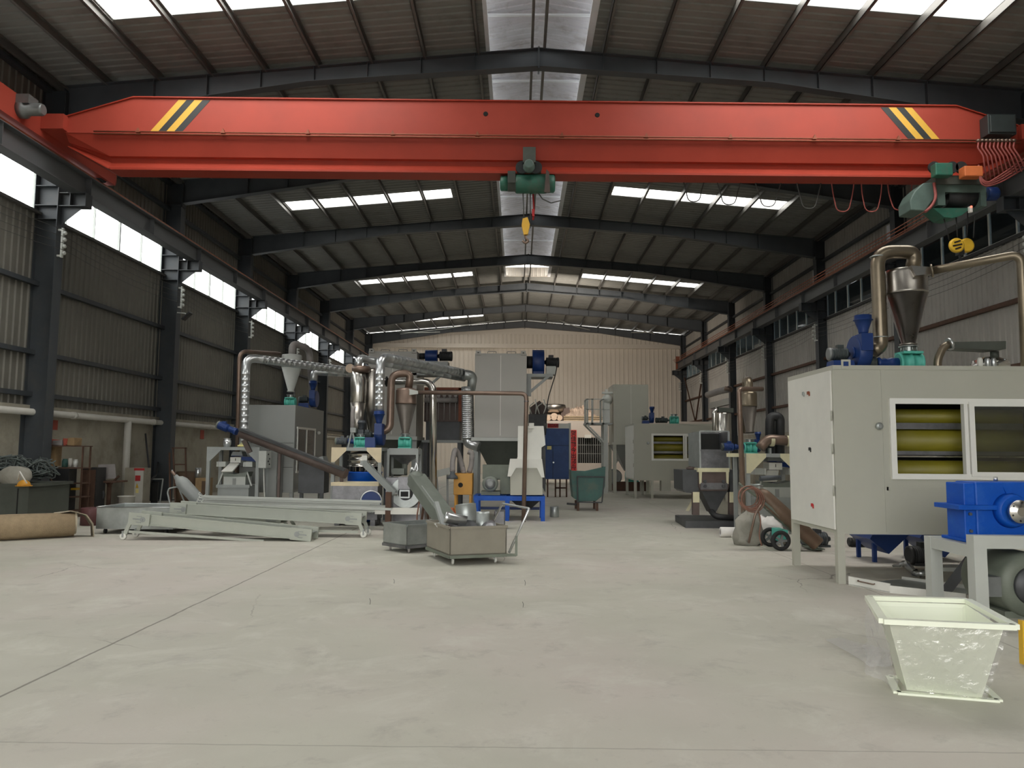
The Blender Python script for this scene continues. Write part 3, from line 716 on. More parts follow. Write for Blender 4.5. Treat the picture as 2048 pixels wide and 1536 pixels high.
m.lathe((tcx.x, 14.86, tcx.z-.01), [(.07, 0), (.10, .02), (.10, .12), (.12, .13), (.12, .2)], 20, 'Y'); m.build('trolley_motor', 'hoist_grey_green', h)
for dx in (-.14, .14):
    MB().lathe((tcx.x+dx, 15.07, tcx.z-.0), [(.13, 0), (.13, .05)], 20, 'Y').build('trolley_wheel', 'black_metal', h)
m = MB(); r0 = W(1046, 386, YH); r1 = W(1048, 440, YH)
rope(m, r0, r1); rope(m, r0+V(.15, 0, 0), r1+V(.13, 0, 0)); m.tube([W(1077, 387, YH), W(1085, 398, YH), W(1102, 406, YH), W(1122, 401, YH)], .012, n=6); m.build('rope', 'wire', h)
m = MB(); k0 = W(1051, 452, YH)
m.prism([(k0.x-.06, YH-.06, k0.z+.14), (k0.x+.04, YH-.06, k0.z+.17), (k0.x+.09, YH-.06, k0.z+.02), (k0.x+.05, YH-.06, k0.z-.18), (k0.x-.03, YH-.06, k0.z-.2), (k0.x-.08, YH-.06, k0.z)], (0, .12, 0)); m.build('hook_block', 'hazard_yellow', h)
m = MB(); m.tube([k0+V(.0, 0, -.18), k0+V(.0, 0, -.26), k0+V(.07, 0, -.31), k0+V(.0, 0, -.37), k0+V(-.06, 0, -.31)], .025, bend=.05, n=8); m.build('hook', 'pipe_brown', h)
m = MB(); m.tube([W(1066, 385, YH+.1), W(1068, 420, YH+.1), W(1066, 440, YH+.1)], .02, n=6); m.box(W(1064, 425, YH).x, W(1069, 425, YH).x, YH, YH+.04, W(1066, 432, YH).z, W(1066, 418, YH).z); m.build('pendant_strap', 'sign_red', h, 'red pendant strap')

# hoist at the right end
h = T('electric_hoist', 'larger grey-green hoist at the right end of the crane with twin yellow pulleys', 'hoist', W(1900, 432, YH))
m = MB(); m.pprism([(1822, 420), (1820, 400), (1829, 382), (1846, 366), (1870, 364), (1870, 395), (1850, 422)], 15.15, .5); m.build('end_housing', 'hoist_grey_green', h, bevel=.02)
m = MB(); m.pbox(1870, 1972, 368, 384, 15.15, .5); m.pbox(1876, 1890, 384, 410, 15.15, .4); m.pbox(1962, 1972, 384, 412, 15.15, .4); m.build('frame', 'hoist_grey_green', h)
c0 = W(1888, 396, 15.4); c1 = W(1962, 396, 15.4)
m = MB(); m.lathe(c0, [(.20, 0), (.20, c1.x-c0.x)], 24, 'X'); m.build('drum', 'black_metal', h)
m = MB(); m.pprism([(1866, 416), (1942, 416), (1924, 430), (1905, 436), (1888, 434)], 15.2, .4); m.build('drum_guard', 'hoist_green', h)
m = MB(); c2 = W(1972, 388, 15.4); m.lathe(c2, [(.12, 0), (.14, .02), (.14, .20), (.10, .24)], 20, 'X'); m.build('hoist_motor', 'machine_blue', h, 'blue hoist motor')
m = MB(); m.pbox(1872, 1906, 325, 350, 14.82, .2); m.build('trolley_gearbox', 'hoist_green', h, bevel=.02)
for u in (1871, 1907, 1925): MB().lathe((W(u, 333, 15).x, 15.03, W(u, 333, 15).z), [(.12, 0), (.12, .05)], 18, 'Y').build('trolley_wheel', 'black_metal', h)
m = MB(); m.pbox(1930, 1966, 331, 352, 14.8, .22); m.build('trolley_motor', 'orange', h, 'orange trolley motor', bevel=.02)
m = MB(); m.pbox(1872, 1965, 351, 368, 15.1, .5); m.build('hanger_beam', 'dark_olive', h)
yb = 15.3; m = MB()
for ua, va, ub, vb in ((1887, 434, 1899, 482), (1912, 432, 1915, 474), (1936, 405, 1934, 474), (1949, 432, 1947, 476)): rope(m, W(ua, va, yb), W(ub, vb, yb), .013)
m.build('rope', 'cable_black', h)
for u, v, y in ((1915, 490, 15.2), (1935, 490, 15.36)):
    p = W(u, v, y); d = MB().lathe(p, [(.12, 0), (.15, .015), (.15, .06), (.12, .075)], 28, 'Y').build('pulley_guard', 'yellow', h)
    if u == 1915:
        for j, (dx, dz, wdt) in enumerate(((0, .07, .13), (.0, .0, .19), (.01, -.065, .12))):
            MB().bar(p+V(dx-wdt/2, -.005, dz-.02), p+V(dx+wdt/2, -.005, dz+.02), .006, .03).build('faded_lettering', 'ink', d)
p = W(1921, 505, 15.3); m = MB(); m.box(p.x-.05, p.x+.06, yb-.04, yb+.1, p.z-.05, p.z+.1); m.tube([p+V(0, .03, -.02), p+V(0, .03, -.12), p+V(.07, .03, -.17), p+V(.0, .03, -.24), p+V(-.06, .03, -.18)], .025, bend=.05, n=8); m.build('hook', 'black_metal', h)
p = W(1941, 416, 15.1); MB().box(p.x-.03, p.x+.03, 15.08, 15.14, p.z-.09, p.z+.03).build('limit_switch', 'off_white', h); MB().ball((p.x+.005, 15.08, p.z+.02), .022, 10).build('indicator_lamp', 'indicator_red', h, 'glowing red indicator')
m = MB(); m.tube([W(1868, 366, 15.1), W(1872, 395, 15.05), W(1864, 412, 15.05), W(1850, 424, 15.05)], .03, bend=.2, n=8); m.build('supply_cable', 'cable_red', h)

# ------------------------------------------------------------ floodlights on columns
def flood(u, v, Y, s, lab):
    p = W(u, v, Y); t = T('floodlight', lab, 'lamp', p, None)
    m = MB(); m.tube([p+V(-s*.30, .0, .10), p+V(-s*.05, 0, .08), p], .015, n=6); m.build('bracket', 'ceramic', t)
    m = MB(); a = V(.20*s, 0, .14).normalized(); m.bar(p+V(-.10*s, -.02, -.12), p+V(.12*s, -.02, .10), .22, .05); m.build('housing', 'black_metal', t)
    m = MB(); m.bar(p+V(-.08*s, -.045, -.125), p+V(.10*s, -.045, .055), .17, .01); m.build('glass', 'lamp_glass', t)
flood(374, 632, FR[1]-.05, 1, 'small floodlight on the second column of the left wall')
flood(1782, 660, W(0, 0, 1).y*24.2, -1, 'small floodlight on the right wall above the blue blower')
flood(1571, 757, 35.0, -1, 'small floodlight high on the right wall behind the brown cyclone')

# ------------------------------------------------------------ left wall fittings and clutter
t = T('wall_pipe', 'cream plastic pipe running along the left wall above the plaster', 'pipe', (XL+.16, 25, 2.3))
m = MB(); m.tube([(XL+.16, 8, 2.30), (XL+.16, 51, 2.24)], .075, n=12)
for y in range(10, 51, 4): m.lathe((XL+.16, y, 2.30-.0014*(y-8)), [(.09, 0), (.09, .1)], 12, 'Y')
m.build('pipe', 'pvc', t)
MB().tube([(XL+.16, 20.6, 2.25), (XL+.16, 20.6, .02)], .09, n=12).build('downpipe', 'pvc', t)
def wall_sign(u, v, w_, h_, lab, m_='sign_red_dull'):
    p = WX(u, v, XL+.012); o = MB().box(p.x, p.x+.006, p.y-w_/2, p.y+w_/2, p.z-h_/2, p.z+h_).build('wall_sign', m_)
    return tag(o, lab, 'sign')
wall_sign(104, 853, .42, .15, 'small faded red sign on the plaster beside the nearest left column')
wall_sign(404, 872, .30, .20, 'small square red sign on the left wall above the wooden chair frame')

def stuff_cloud(name, pts, mt, r=.012, n=40, seed=3, spread=(.5, .3, .25), seg=9):
    rnd = random.Random(seed); m = MB()
    for i in range(n):
        c = Vector(rnd.choice(pts)); pp = []
        for k in range(seg): pp.append(c + Vector((rnd.uniform(-1, 1)*spread[0], rnd.uniform(-1, 1)*spread[1], rnd.uniform(-1, 1)*spread[2])))
        m.tube(pp, r, bend=.15, n=5, seg=3)
    return m.build(name, mt)
# big dark green bench heaped with wire at the far left
t = T('work_bench', 'dark green steel bench cabinet by the nearest left column, heaped with wire', 'bench', (-9.9, 14.6, 0))
m = MB(); m.box(-10.6, -9.15, 14.3, 15.6, .05, .78); m.box(-10.65, -9.10, 14.25, 15.65, .78, .84); m.build('cabinet', 'dark_olive', t)
m = MB()
for x in (-10.2, -9.75, -9.35): m.box(x-.01, x+.01, 14.29, 14.3, .1, .75)
m.build('door_gap', 'black_inside', t)
o = stuff_cloud('wire_tangle', [(-10.3, 14.9, 1.12), (-9.9, 14.8, 1.14), (-9.5, 14.9, 1.10)], 'tangle', .013, 60, 5, (.42, .35, .24)); tag(o, 'big grey-green tangle of wire heaped on the dark bench at far left', 'wire'); o['kind'] = 'stuff'
o = MB().ball(W(20, 957, 14.25)+V(0, .15, .02), .28, 16, (1.1, .6, .75)).jitter(.02, 3).build('bundle', 'grey_cloth'); tag(o, 'pale grey bundle on the front of the wire bench', 'bundle')
t = T('hard_hat', 'yellow helmet with straps hanging on the dark bench', 'helmet', W(48, 965, 14.2))
p = W(48, 966, 14.2); m = MB(); m.lathe(p+V(0, 0, -.05), [(.115, 0), (.11, .03), (.09, .07), (.05, .10), (.01, .11)], 18); m.lathe(p+V(0, 0, -.05), [(.14, -.008), (.14, .004)], 18); m.build('shell', 'machine_yellow', t)
MB().tube([p+V(-.1, -.02, .05), p+V(-.03, -.1, .22), p+V(.05, -.12, .12), p+V(.12, -.1, .0)], .012, n=6).build('strap', 'white_cloth', t)
# white sheet behind column
o = MB().add([V(*W(82, 981, 15.9)), V(*W(87, 981, 15.9)), V(*W(100, 1030, 15.9)), V(*W(78, 1030, 15.9)), V(*W(82, 981, 16.0)), V(*W(87, 981, 16.0)), V(*W(100, 1030, 16.0)), V(*W(78, 1030, 16.0))],
      [(0, 1, 2, 3), (4, 7, 6, 5), (0, 4, 5, 1), (1, 5, 6, 2), (2, 6, 7, 3), (3, 7, 4, 0)]).build('folded_sheet', 'white_cloth'); o.location.x += .0; o.location.z -= min(v.co.z for v in o.data.vertices); tag(o, 'narrow white sheet standing at the foot of the nearest left column', 'sheet')
# carpet roll
t = T('carpet_roll', 'long tan rolled carpet with loose frayed end lying on the floor at left', 'carpet', (-8.5, 12.4, 0))
a, b = Vector((-9.9, 11.5, .21)), Vector((-7.60, 13.15, .21)); d = (b-a).normalized()
m = MB(); m.lathe(a, [(.19, 0), (.205, .4), (.20, 1.2), (.21, 1.9), (.20, (b-a).length)], 28, d, caps=True); m.build('roll', 'carpet_tan', t)
m = MB(); side = V(d.y, -d.x, 0); pts = []
for i in range(60):
    q = i/59*4.6*PI; rr = .03+.175*i/59; pts.append(b + side*math.cos(q)*rr + V(0, 0, 1)*math.sin(q)*rr)
vs = []
for p in pts: vs += [p-d*.35, p+d*.03]
m.add(vs, [(2*i, 2*i+1, 2*i+3, 2*i+2) for i in range(59)], True); m.build('end_spiral', 'carpet_edge', t)
m = MB(); fl = [b+V(-.28, -.10, .195), b+V(-.05, -.02, .24), b+V(.17, .05, .17), b+V(.28, .07, .02), b+V(.30, .08, -.20)]
vs = []
for k, p in enumerate(fl):
    vs += [p-side*(-.12)+V(0, 0, .0), p-side*.20+V(0, 0, -.02*k), p-side*.20+V(-.015, .01, -.02*k-.012), p+side*.12+V(-.015, .01, -.012)]
fs = []
for k in range(4):
    for j in range(4): fs.append((4*k+j, 4*k+(j+1) % 4, 4*k+4+(j+1) % 4, 4*k+4+j))
m.add(vs, fs, True); m.build('loose_flap', 'carpet_edge', t)

# shelf rack with odds and ends
Ys = 16.95
t = T('storage_rack', 'dark steel rack with open shelves against the left wall', 'shelf', (-10.1, Ys+.25, 0))
x0, x1 = W(90, 1000, Ys).x, W(161, 1000, Ys).x; top = W(100, 891, Ys).z; mid = W(100, 934, Ys).z
m = MB()
for x in (x0, x1-.03):
    for y in (Ys, Ys+.30): m.box(x, x+.03, y, y+.03, 0, top)
m.build('upright', 'rust_dark', t)
for z in (.12, .42, .72, mid-.03, top-.02): MB().box(x0-.02, x1+.02, Ys-.01, Ys+.34, z, z+.02).build('shelf', 'rust_dark', t)
MB().box(x0, x0+.50, Ys-.005, Ys+.3, .06, mid-.04).build('door', 'black_metal', t)
z_ = mid-.01
k_ = MB().pbox(92, 111, 893, 932, Ys+.05, .25).build('storage_box', 'sticker_yellow'); MATS_tmp = None
k_.data.materials[0] = MATS['wood']; tag(k_, 'olive brown box on the left of the dark rack upper shelf', 'box')
for i, (u0, u1, v0, mt, lab, cat) in enumerate([(95, 104, 879, 'sign_red_dull', 'small red tub on top of the dark rack', 'tub'), (104, 124, 881, 'hose_grey', 'white printed bag on top of the dark rack', 'bag'), (125, 134, 877, 'sign_red_dull', 'red packet on top of the dark rack between bag and yellow box', 'packet'), (134, 149, 876, 'wood', 'tan carton on top of the dark rack', 'carton')]):
    o = MB().pbox(u0, u1, v0, 890.5, Ys+.08, .3).jitter(.012, i).build(cat, mt, bevel=.01); tag(o, lab, cat)
for i, (u0, u1, v0, mt, lab) in enumerate([(124, 135, 918, 'cart_green', 'olive tin on the rack middle shelf'), (136, 144, 917, 'pvc', 'brownish jar on the rack middle shelf'), (146, 155, 919, 'ceramic', 'pale glass jar on the rack middle shelf')]):
    a = W((u0+u1)/2, 934, Ys+.2); r_ = (W(u1, 934, Ys+.2).x-W(u0, 934, Ys+.2).x)/2; hh = W(u0, v0, Ys+.2).z-mid+.01
    o = MB().lathe((a.x, Ys+.2, mid-.005), [(r_, 0), (r_, hh*.8), (r_*.8, hh*.85), (r_*.8, hh)], 14).build('jar', mt); tag(o, lab, 'jar')
o = MB().pbox(137, 152, 976, 980, Ys+.1, .2).build('yellow_tool', 'yellow'); tag(o, 'yellow tool lying on the open lower shelf of the dark rack', 'tool')
# black board cabinet next to it
t = T('steel_locker', 'low black steel locker standing right of the dark rack', 'locker', (W(178, 1030, 17.7).x, 17.9, 0))
a = W(162, 935, 17.7); b = W(194, 935, 17.7); MB().box(a.x, b.x, 17.7, 18.1, 0, a.z).build('body', 'black_metal', t); MB().box(a.x+.02, b.x-.02, 17.685, 17.70, .05, a.z-.05).build('door', 'rust_dark', t)
# leaning rod
o = MB().tube([W(92, 938, 16.6), W(144, 1044, 16.25)], .012, n=6).build('steel_rod', 'rust_dark'); tag(o, 'thin steel rod leaning against the dark rack', 'rod')
# drill press table with board
t = T('drill_stand', 'rusty pedestal machine stand with a pale board on it near the left wall', 'stand', (W(215, 1020, 18.2).x, 18.3, 0)); c = W(215, 1000, 18.2)
m = MB(); m.box(c.x-.30, c.x+.28, 18.0, 18.55, W(0, 962, 18.2).z-.04, W(0, 962, 18.2).z); m.build('table', 'rust_dark', t)
m = MB(); m.cyl((c.x, 18.25, .05), (c.x, 18.25, W(0, 963, 18.2).z-.03), .05); m.box(c.x-.28, c.x+.28, 18.0, 18.5, 0, .06)
for s in (-1, 1): m.bar((c.x+s*.02, 18.25, .65), (c.x+s*.22, 18.25, .86), .04, .04)
m.build('pedestal', 'rust_dark', t)
MB().lathe((c.x-.12, 18.0, .42), [(.13, 0), (.15, .01), (.15, .04), (.13, .05)], 18, 'Y').build('handwheel', 'black_metal', t)
o = MB().pprism([(196, 929), (230, 928), (232, 957), (199, 958)], 18.25, .02).build('board', 'primer_brown'); o.data.materials[0] = MATS['hose_grey']; tag(o, 'square dull pink-grey board propped on the rusty stand', 'board')
# electrical cabinet with warnings
Ye = 20.1
t = T('electrical_cabinet', 'pale electrical cabinet with red label and yellow warning triangle, left wall', 'cabinet', (W(262, 1010, Ye).x, Ye+.2, 0))
m = MB(); m.pbox(246, 288, 936, 1012, Ye, .4); m.build('body', 'plaster', t, bevel=.01); m = MB(); m.pbox(267, 287, 938, 1008, Ye-.015, .015); m.build('door', 'pvc', t)
MB().pbox(268, 289, 936.5, 941, Ye-.02, .006).build('header_label', 'sign_red', t, 'red header label')
MB().pbox(270, 281, 951, 962, Ye-.022, .006).build('danger_label', 'sign_red', t, 'square red label')
MB().pprism([(271, 976), (277, 976), (274, 966)], Ye-.022, .006).build('warning_triangle', 'yellow', t, 'yellow triangle')
MB().pbox(271, 277, 978, 986, Ye-.022, .006).build('warning_label', 'sticker_yellow', t)
# bucket, barrel, odds
def bucket(u, v, Y, r, h_, mt, lab, name='bucket'):
    a = W(u, v, Y); o = MB().lathe((a.x, Y, 0.0), [(r*.85, 0), (r, h_), (r*1.05, h_), (r*1.05, h_-.02)], 18).build(name, mt); return tag(o, lab, 'bucket')
bucket(252, 1010, 18.4, .19, .38, 'pvc', 'cream plastic bucket in front of the electrical cabinet')
o = MB().lathe(G(171, 1052)+V(0, .2, 0), [(.20, 0), (.20, .33), (.19, .34), (.19, .02)], 20).build('drum', 'barrel_maroon'); tag(o, 'short maroon drum on the floor left of the metal bin', 'drum')
o = MB().box(-8.35, -8.0, 16.1, 16.4, 0, .12).jitter(.03, 4).build('rag_pile', 'yellow'); tag(o, 'small yellow-brown rag beside the rusty stand', 'rag')
o = MB().ball((-7.75, 17.2, .10), .2, 10, (2.2, 1.2, .5)).jitter(.03, 9).build('cloth_heap', 'barrel_maroon'); tag(o, 'dark maroon cloth heap on the floor at the second left column', 'cloth')
t = T('leaning_frame', 'narrow grey metal frame leaning beside the second left column', 'frame', (W(312, 1000, 21.2).x, 21.2, 0)); m = MB()
a, b, c, d = W(297, 1012, 21.0), W(300, 958, 21.2), W(326, 958, 21.2), W(319, 1012, 21.0)
for p, q in ((a, b), (b, c), (c, d)): m.bar(p, q, .03, .03)
m.build('bar', 'frame_grey', t)
MB().pbox(301, 316, 964, 1008, 21.3, .03).build('panel', 'black_metal', t)
o = MB().tube([W(291, 867, 21.5), V(-10.30, 21.6, 0)], .025, n=8).build('pry_bar', 'black_metal'); tag(o, 'black steel bar leaning on the wall left of the second left column', 'bar')
t = T('hooked_hose', 'black curved hose with nozzle hanging at the second left column', 'hose', W(296, 960, 20.9)); MB().tube([W(286, 957, 20.8), W(293, 963, 20.8), W(300, 961, 20.8), W(312, 950, 21.6), W(316, 925, 22.38)], .022, bend=.1, n=8).build('hose', 'cable_black', t); MB().bar(W(285, 956, 20.8), W(294, 963, 20.8), .05, .05).build('nozzle', 'black_metal', t)
# open wooden frame and barrel behind the left bottle
t = T('wooden_stand', 'tall open reddish-brown frame beside the left wall barrel', 'frame', (W(364, 1000, 20.5).x, 20.6, 0)); m = MB(); Yq = 20.5
for p, q in (((346, 895), (352, 1018)), ((371, 895), (373, 1018)), ((344, 896), (373, 896)), ((349, 929), (373, 929)), ((339, 905), (341, 1018))): m.bar(W(*p, Yq), W(*q, Yq), .035, .035)
m.build('frame', 'rust_dark', t)
o = MB().lathe((W(374, 1000, 21).x, 21, 0), [(.30, 0), (.33, .3), (.33, .6), (.33, .85), (.29, .9)], 20).build('barrel', 'wood_dark'); a_ = W(374, 937, 21); o.scale.z = 1; tag(o, 'dark brown barrel behind the leaning grey gas bottle', 'barrel')
t = T('wooden_cabinet', 'small brown wooden cabinet by the left wall carrying a steel can', 'cabinet', (W(403, 1000, 20.5).x, 20.7, 0)); m = MB(); m.pbox(389, 414, 956, 1005, 20.5, .4); m.build('body', 'wood', t); MB().pbox(402, 413, 962, 1000, 20.48, .02).build('door', 'wood_dark', t)
a = W(396, 955, 20.7); o = MB().lathe(a+V(0, 0, .0), [(.08, 0), (.08, .26), (.075, .26)], 16).build('steel_can', 'galv'); tag(o, 'shiny steel can standing on the small wooden cabinet', 'can')
# left hand truck with grey gas bottle
t = T('hand_truck', 'two-wheeled cylinder trolley of bent grey tube beside the second left column', 'trolley', G(400, 1030)); Yt = 15.2
m = MB(); m.tube([W(341, 1012, Yt), W(335, 985, Yt), W(338, 977, Yt), W(352, 974, Yt), W(385, 972, Yt)], .016, n=8); m.tube([W(344, 940, Yt), W(356, 972, Yt), W(372, 1012, Yt)], .016, n=8); m.tube([W(341, 1012, Yt), W(345, 1030, Yt), W(400, 1034, Yt), W(430, 1034, Yt)], .016, n=8); m.build('tube_frame', 'frame_grey', t)
for y in (Yt-.15, Yt+.35): MB().lathe((W(428, 1030, Yt).x, y, .14), [(.14, 0), (.14, .05)], 20, 'Y').build('wheel', 'black_rubber', t)
t = T('gas_bottle', 'grey-green gas bottle lying slanted on the left hand truck', 'gas cylinder', W(400, 1000, Yt)); a = W(351, 951, Yt); b = W(428, 1035, Yt+.05); d = (b-a); L = d.length
m = MB(); m.lathe(a, [(.035, 0), (.04, .06), (.09, .10), (.125, .18), (.13, .24), (.13, L)], 24, d); m.build('body', 'frame_grey', t)
MB().lathe(a-d.normalized()*.12, [(.02, 0), (.03, .02), (.03, .1), (.02, .13)], 10, d).build('valve', 'pipe_brown', t)

# galvanised box on casters
t = T('metal_bin', 'open galvanised box on small casters behind the grey conveyors', 'bin', (-7.0, 14.0, 0))
m = MB(); m.tray(-7.47, -6.10, 13.60, 14.55, .09, .47, .012); m.build('box', 'galv_dull', t)
m = MB(); m.tube([(-7.47, 13.6, .47), (-6.1, 13.6, .47), (-6.1, 14.55, .47), (-7.47, 14.55, .47), (-7.47, 13.6, .47)], .012, bend=.01, n=6); m.build('rim', 'galv', t)
for x, y in ((-7.35, 13.7), (-6.25, 13.7), (-7.35, 14.45), (-6.25, 14.45)):
    MB().lathe((x-.015, y, .045), [(.045, 0), (.045, .03)], 14, 'X').build('caster', 'black_rubber', t)

# ------------------------------------------------------------ belt conveyors lying on the floor
def caster(x, y, r, t, mt='off_white', ztop=None):
    c = MB().lathe((x, y-.02, r), [(r*.7, 0), (r, .004), (r, .036), (r*.7, .04)], 18, 'Y').build('caster', mt, t)
    m = MB(); m.box(x-.012, x+.012, y-.032, y-.024, r-.01, ztop or r*2.3); m.box(x-.012, x+.012, y+.024, y+.032, r-.01, ztop or r*2.3); m.build('fork', 'frame_grey', c)
def conveyor(lab, L, R, Y, wd, hh, legs, endbox=.32, yaw=0, low=None):
    # L, R: view points of the top edge at the front face; hh channel height
    a = W(*L, Y); b = W(*R, Y+yaw); t = T('belt_conveyor', lab, 'conveyor', ((a.x+b.x)/2, Y+wd/2, 0), 'grey conveyor frames on the floor'); d = (b-a).normalized(); up = V(-d.z, 0, d.x); up = up if up.z > 0 else -up
    for k, dy in enumerate((0, wd)):
        m = MB(); A = a+V(0, dy, 0)-up*hh/2; B = b+V(0, dy, 0)-up*hh/2
        m.bar(A+V(0, .03, 0), B+V(0, .03, 0), .006, hh, up); m.bar(A+up*(hh/2-.006)+V(0, .015, 0), B+up*(hh/2-.006)+V(0, .015, 0), .04, .012, up); m.bar(A-up*(hh/2-.006)+V(0, .015, 0), B-up*(hh/2-.006)+V(0, .015, 0), .04, .012, up)
        m.build('side_channel', 'green_conveyor', t)
        for s, P in ((1, A), (-1, B)):
            e = MB(); e.bar(P-d*s*.02+V(0, .0, 0), P+d*s*endbox+V(0, .0, 0), .05, hh+.02, up); e.build('end_plate', 'green_conveyor', t)
    m = MB(); A = a+V(0, wd/2+.02, 0)-up*hh*.35; B = b+V(0, wd/2+.02, 0)-up*hh*.35; m.bar(A, B, wd-.05, .01, up); m.build('belt', 'cabin_mid', t)
    for P, s in ((a, 1), (b, -1)):
        c = P+d*s*.10-up*hh/2; MB().lathe(c+V(0, .05, 0), [(hh*.33, 0), (hh*.33, wd-.06)], 18, 'Y').build('end_roller', 'green_conveyor', t)
        m = MB(); c2 = c+V(0, -.035, 0); m.bar(c2-d*.04*s, c2+d*.13*s, .012, .02, up)
        for q in (-.05, .05): m.bar(c2+up*q+d*.02*s, c2+up*q+d*.10*s, .014, .008, up)
        m.lathe(c+V(0, -.03, 0)+d*s*.12, [(.045, 0), (.045, .01)], 12, 'Y'); m.build('tensioner', 'frame_grey', t)
    for (u, v, u2, v2, whl) in legs:
        p, q = W(u, v, Y), W(u2, v2, Y)
        for dy in (0, wd): MB().bar(p+V(0, dy, 0), q+V(0, dy, 0), .03, .06).build('leg', 'green_conveyor', t)
        if whl:
            for dy in (0, wd): caster(q.x, Y+dy, .055, t, 'off_white', .15)
    if low:
        for p, q in low: MB().bar(W(*p, Y+.02), W(*q, Y+.02), .035, .04).build('tie_rail', 'green_conveyor', t)
    return t
conveyor('nearest grey belt conveyor, high at its left end and resting on the floor at right', (262, 1026), (622, 1060), 12.75, .42, .175, [(259, 1048, 246, 1077, 1)], .33, 0, [((258, 1063), (528, 1082))])
conveyor('middle grey belt conveyor lying level above the nearest one, wheel leg at right', (344, 1006), (722, 1028), 13.35, .42, .185, [(720, 1049, 727, 1069, 1)], .26, 0, [((580, 1060), (716, 1064))])
conveyor('rear grey belt conveyor mostly hidden behind the other two', (290, 1019), (560, 1036), 14.75, .40, .12, [(570, 1045, 577, 1056, 0)], .2, 0)
conveyor('short low grey conveyor end lying under the middle conveyor', (420, 1036), (560, 1053), 13.9, .36, .07, [(573, 1057, 576, 1062, 0)], .12, 0, None)
# bundle of loose steel channels with hooks
rnd = random.Random(11)
for i in range(9):
    y = 14.7+.09*(i % 5)-(i//5)*.15; v0 = 990+i*2.6+(2 if i % 2 else 0); u0 = 395+rnd.uniform(-6, 26)+(10 if i % 3 else 0); u1 = 735+rnd.uniform(0, 50)
    p, q = W(u0, v0+1, y), W(u1, v0+9+rnd.uniform(0, 3), y)
    t = T('steel_channel', '%s of the loose pale grey hooked channels stacked on the conveyors, from the top' % ['first', 'second', 'third', 'fourth', 'fifth', 'sixth', 'seventh', 'eighth', 'ninth'][i], 'steel channel', (p+q)/2, 'loose steel channels')
    m = MB(); m.bar(p, q, .05, .012); m.bar(p+V(0, -.024, -.018), q+V(0, -.024, -.018), .004, .036); m.build('bar', 'light_grey_paint', t)
    m = MB(); m.tube([p, p+V(-.05, 0, .01), p+V(-.07, 0, .04), p+V(-.03, 0, .06)], .008, bend=.02, n=6); m.build('hook_end', 'ceramic', t)
MB_ = MB(); MB_.pbox(470, 560, 1021, 1034, 15.0, .5); o = MB_.build('support_block', 'black_metal'); 
a_ = W(500, 1030, 15.0); o.data.transform(Matrix.Translation((0, 0, 0)))
tag(o, 'dark block under the loose steel channels', 'block')
UC, VC = 720, 900
# ------------------------------------------------------------ machine builders
def frame_stand(name, lab, u0, u1, Y, dep, ztop, mt, gm=None, pw=.07, gus=.24, group=None, shelf=True):
    x0, x1 = W(u0, 900, Y).x, W(u1, 900, Y).x
    t = T(name, lab, 'frame', ((x0+x1)/2, Y+dep/2, 0), group)
    for x in (x0, x1-pw):
        for y in (Y, Y+dep-pw): MB().box(x, x+pw, y, y+pw, 0, ztop-pw).build('leg', mt, t)
    m = MB()
    for y in (Y, Y+dep-pw): m.box(x0, x1, y, y+pw, ztop-pw, ztop)
    for x in (x0, x1-pw): m.box(x, x+pw, Y+pw, Y+dep-pw, ztop-pw, ztop)
    m.box(x0+pw, x1-pw, Y+pw, Y+dep-pw, ztop-.012, ztop-.002); m.build('top_frame', mt, t)
    for s, x in ((1, x0+pw), (-1, x1-pw)):
        MB().prism([(x-s*pw, Y-.006, ztop), (x+s*gus, Y-.006, ztop), (x+s*gus, Y-.006, ztop-pw), (x, Y-.006, ztop-pw-gus), (x-s*pw, Y-.006, ztop-pw-gus)], (0, .006, 0)).build('corner_gusset', gm or mt, t, None)
    return t, x0, x1
def motor(t, p, d, L, r, mt='dark_motor', cap='grey_motor', name='motor'):
    d = Vector(d).normalized(); m = MB(); prof = [(r*.6, 0), (r, L*.05), (r, L*.12)]
    n = 9
    for i in range(n): z = L*(.14+.66*i/n); prof += [(r*.93, z), (r*.93, z+L*.03), (r*1.03, z+L*.035), (r*1.03, z+L*.06)]
    prof += [(r*.95, L*.85), (r*.5, L*.88), (r*.3, L)]
    m.lathe(p, prof, 18, d); c = Vector(p)+d*L*.5
    m.box(c.x-r*.5, c.x+r*.5, c.y-r*.5, c.y+r*.4, c.z+r*.8, c.z+r*1.45); o = m.build(name, mt, t)
    f = MB().lathe(Vector(p)-d*L*.10, [(r*.8, 0), (r*1.02, L*.03), (r*1.02, L*.16)], 18, d).build('fan_cover', cap, o); return o
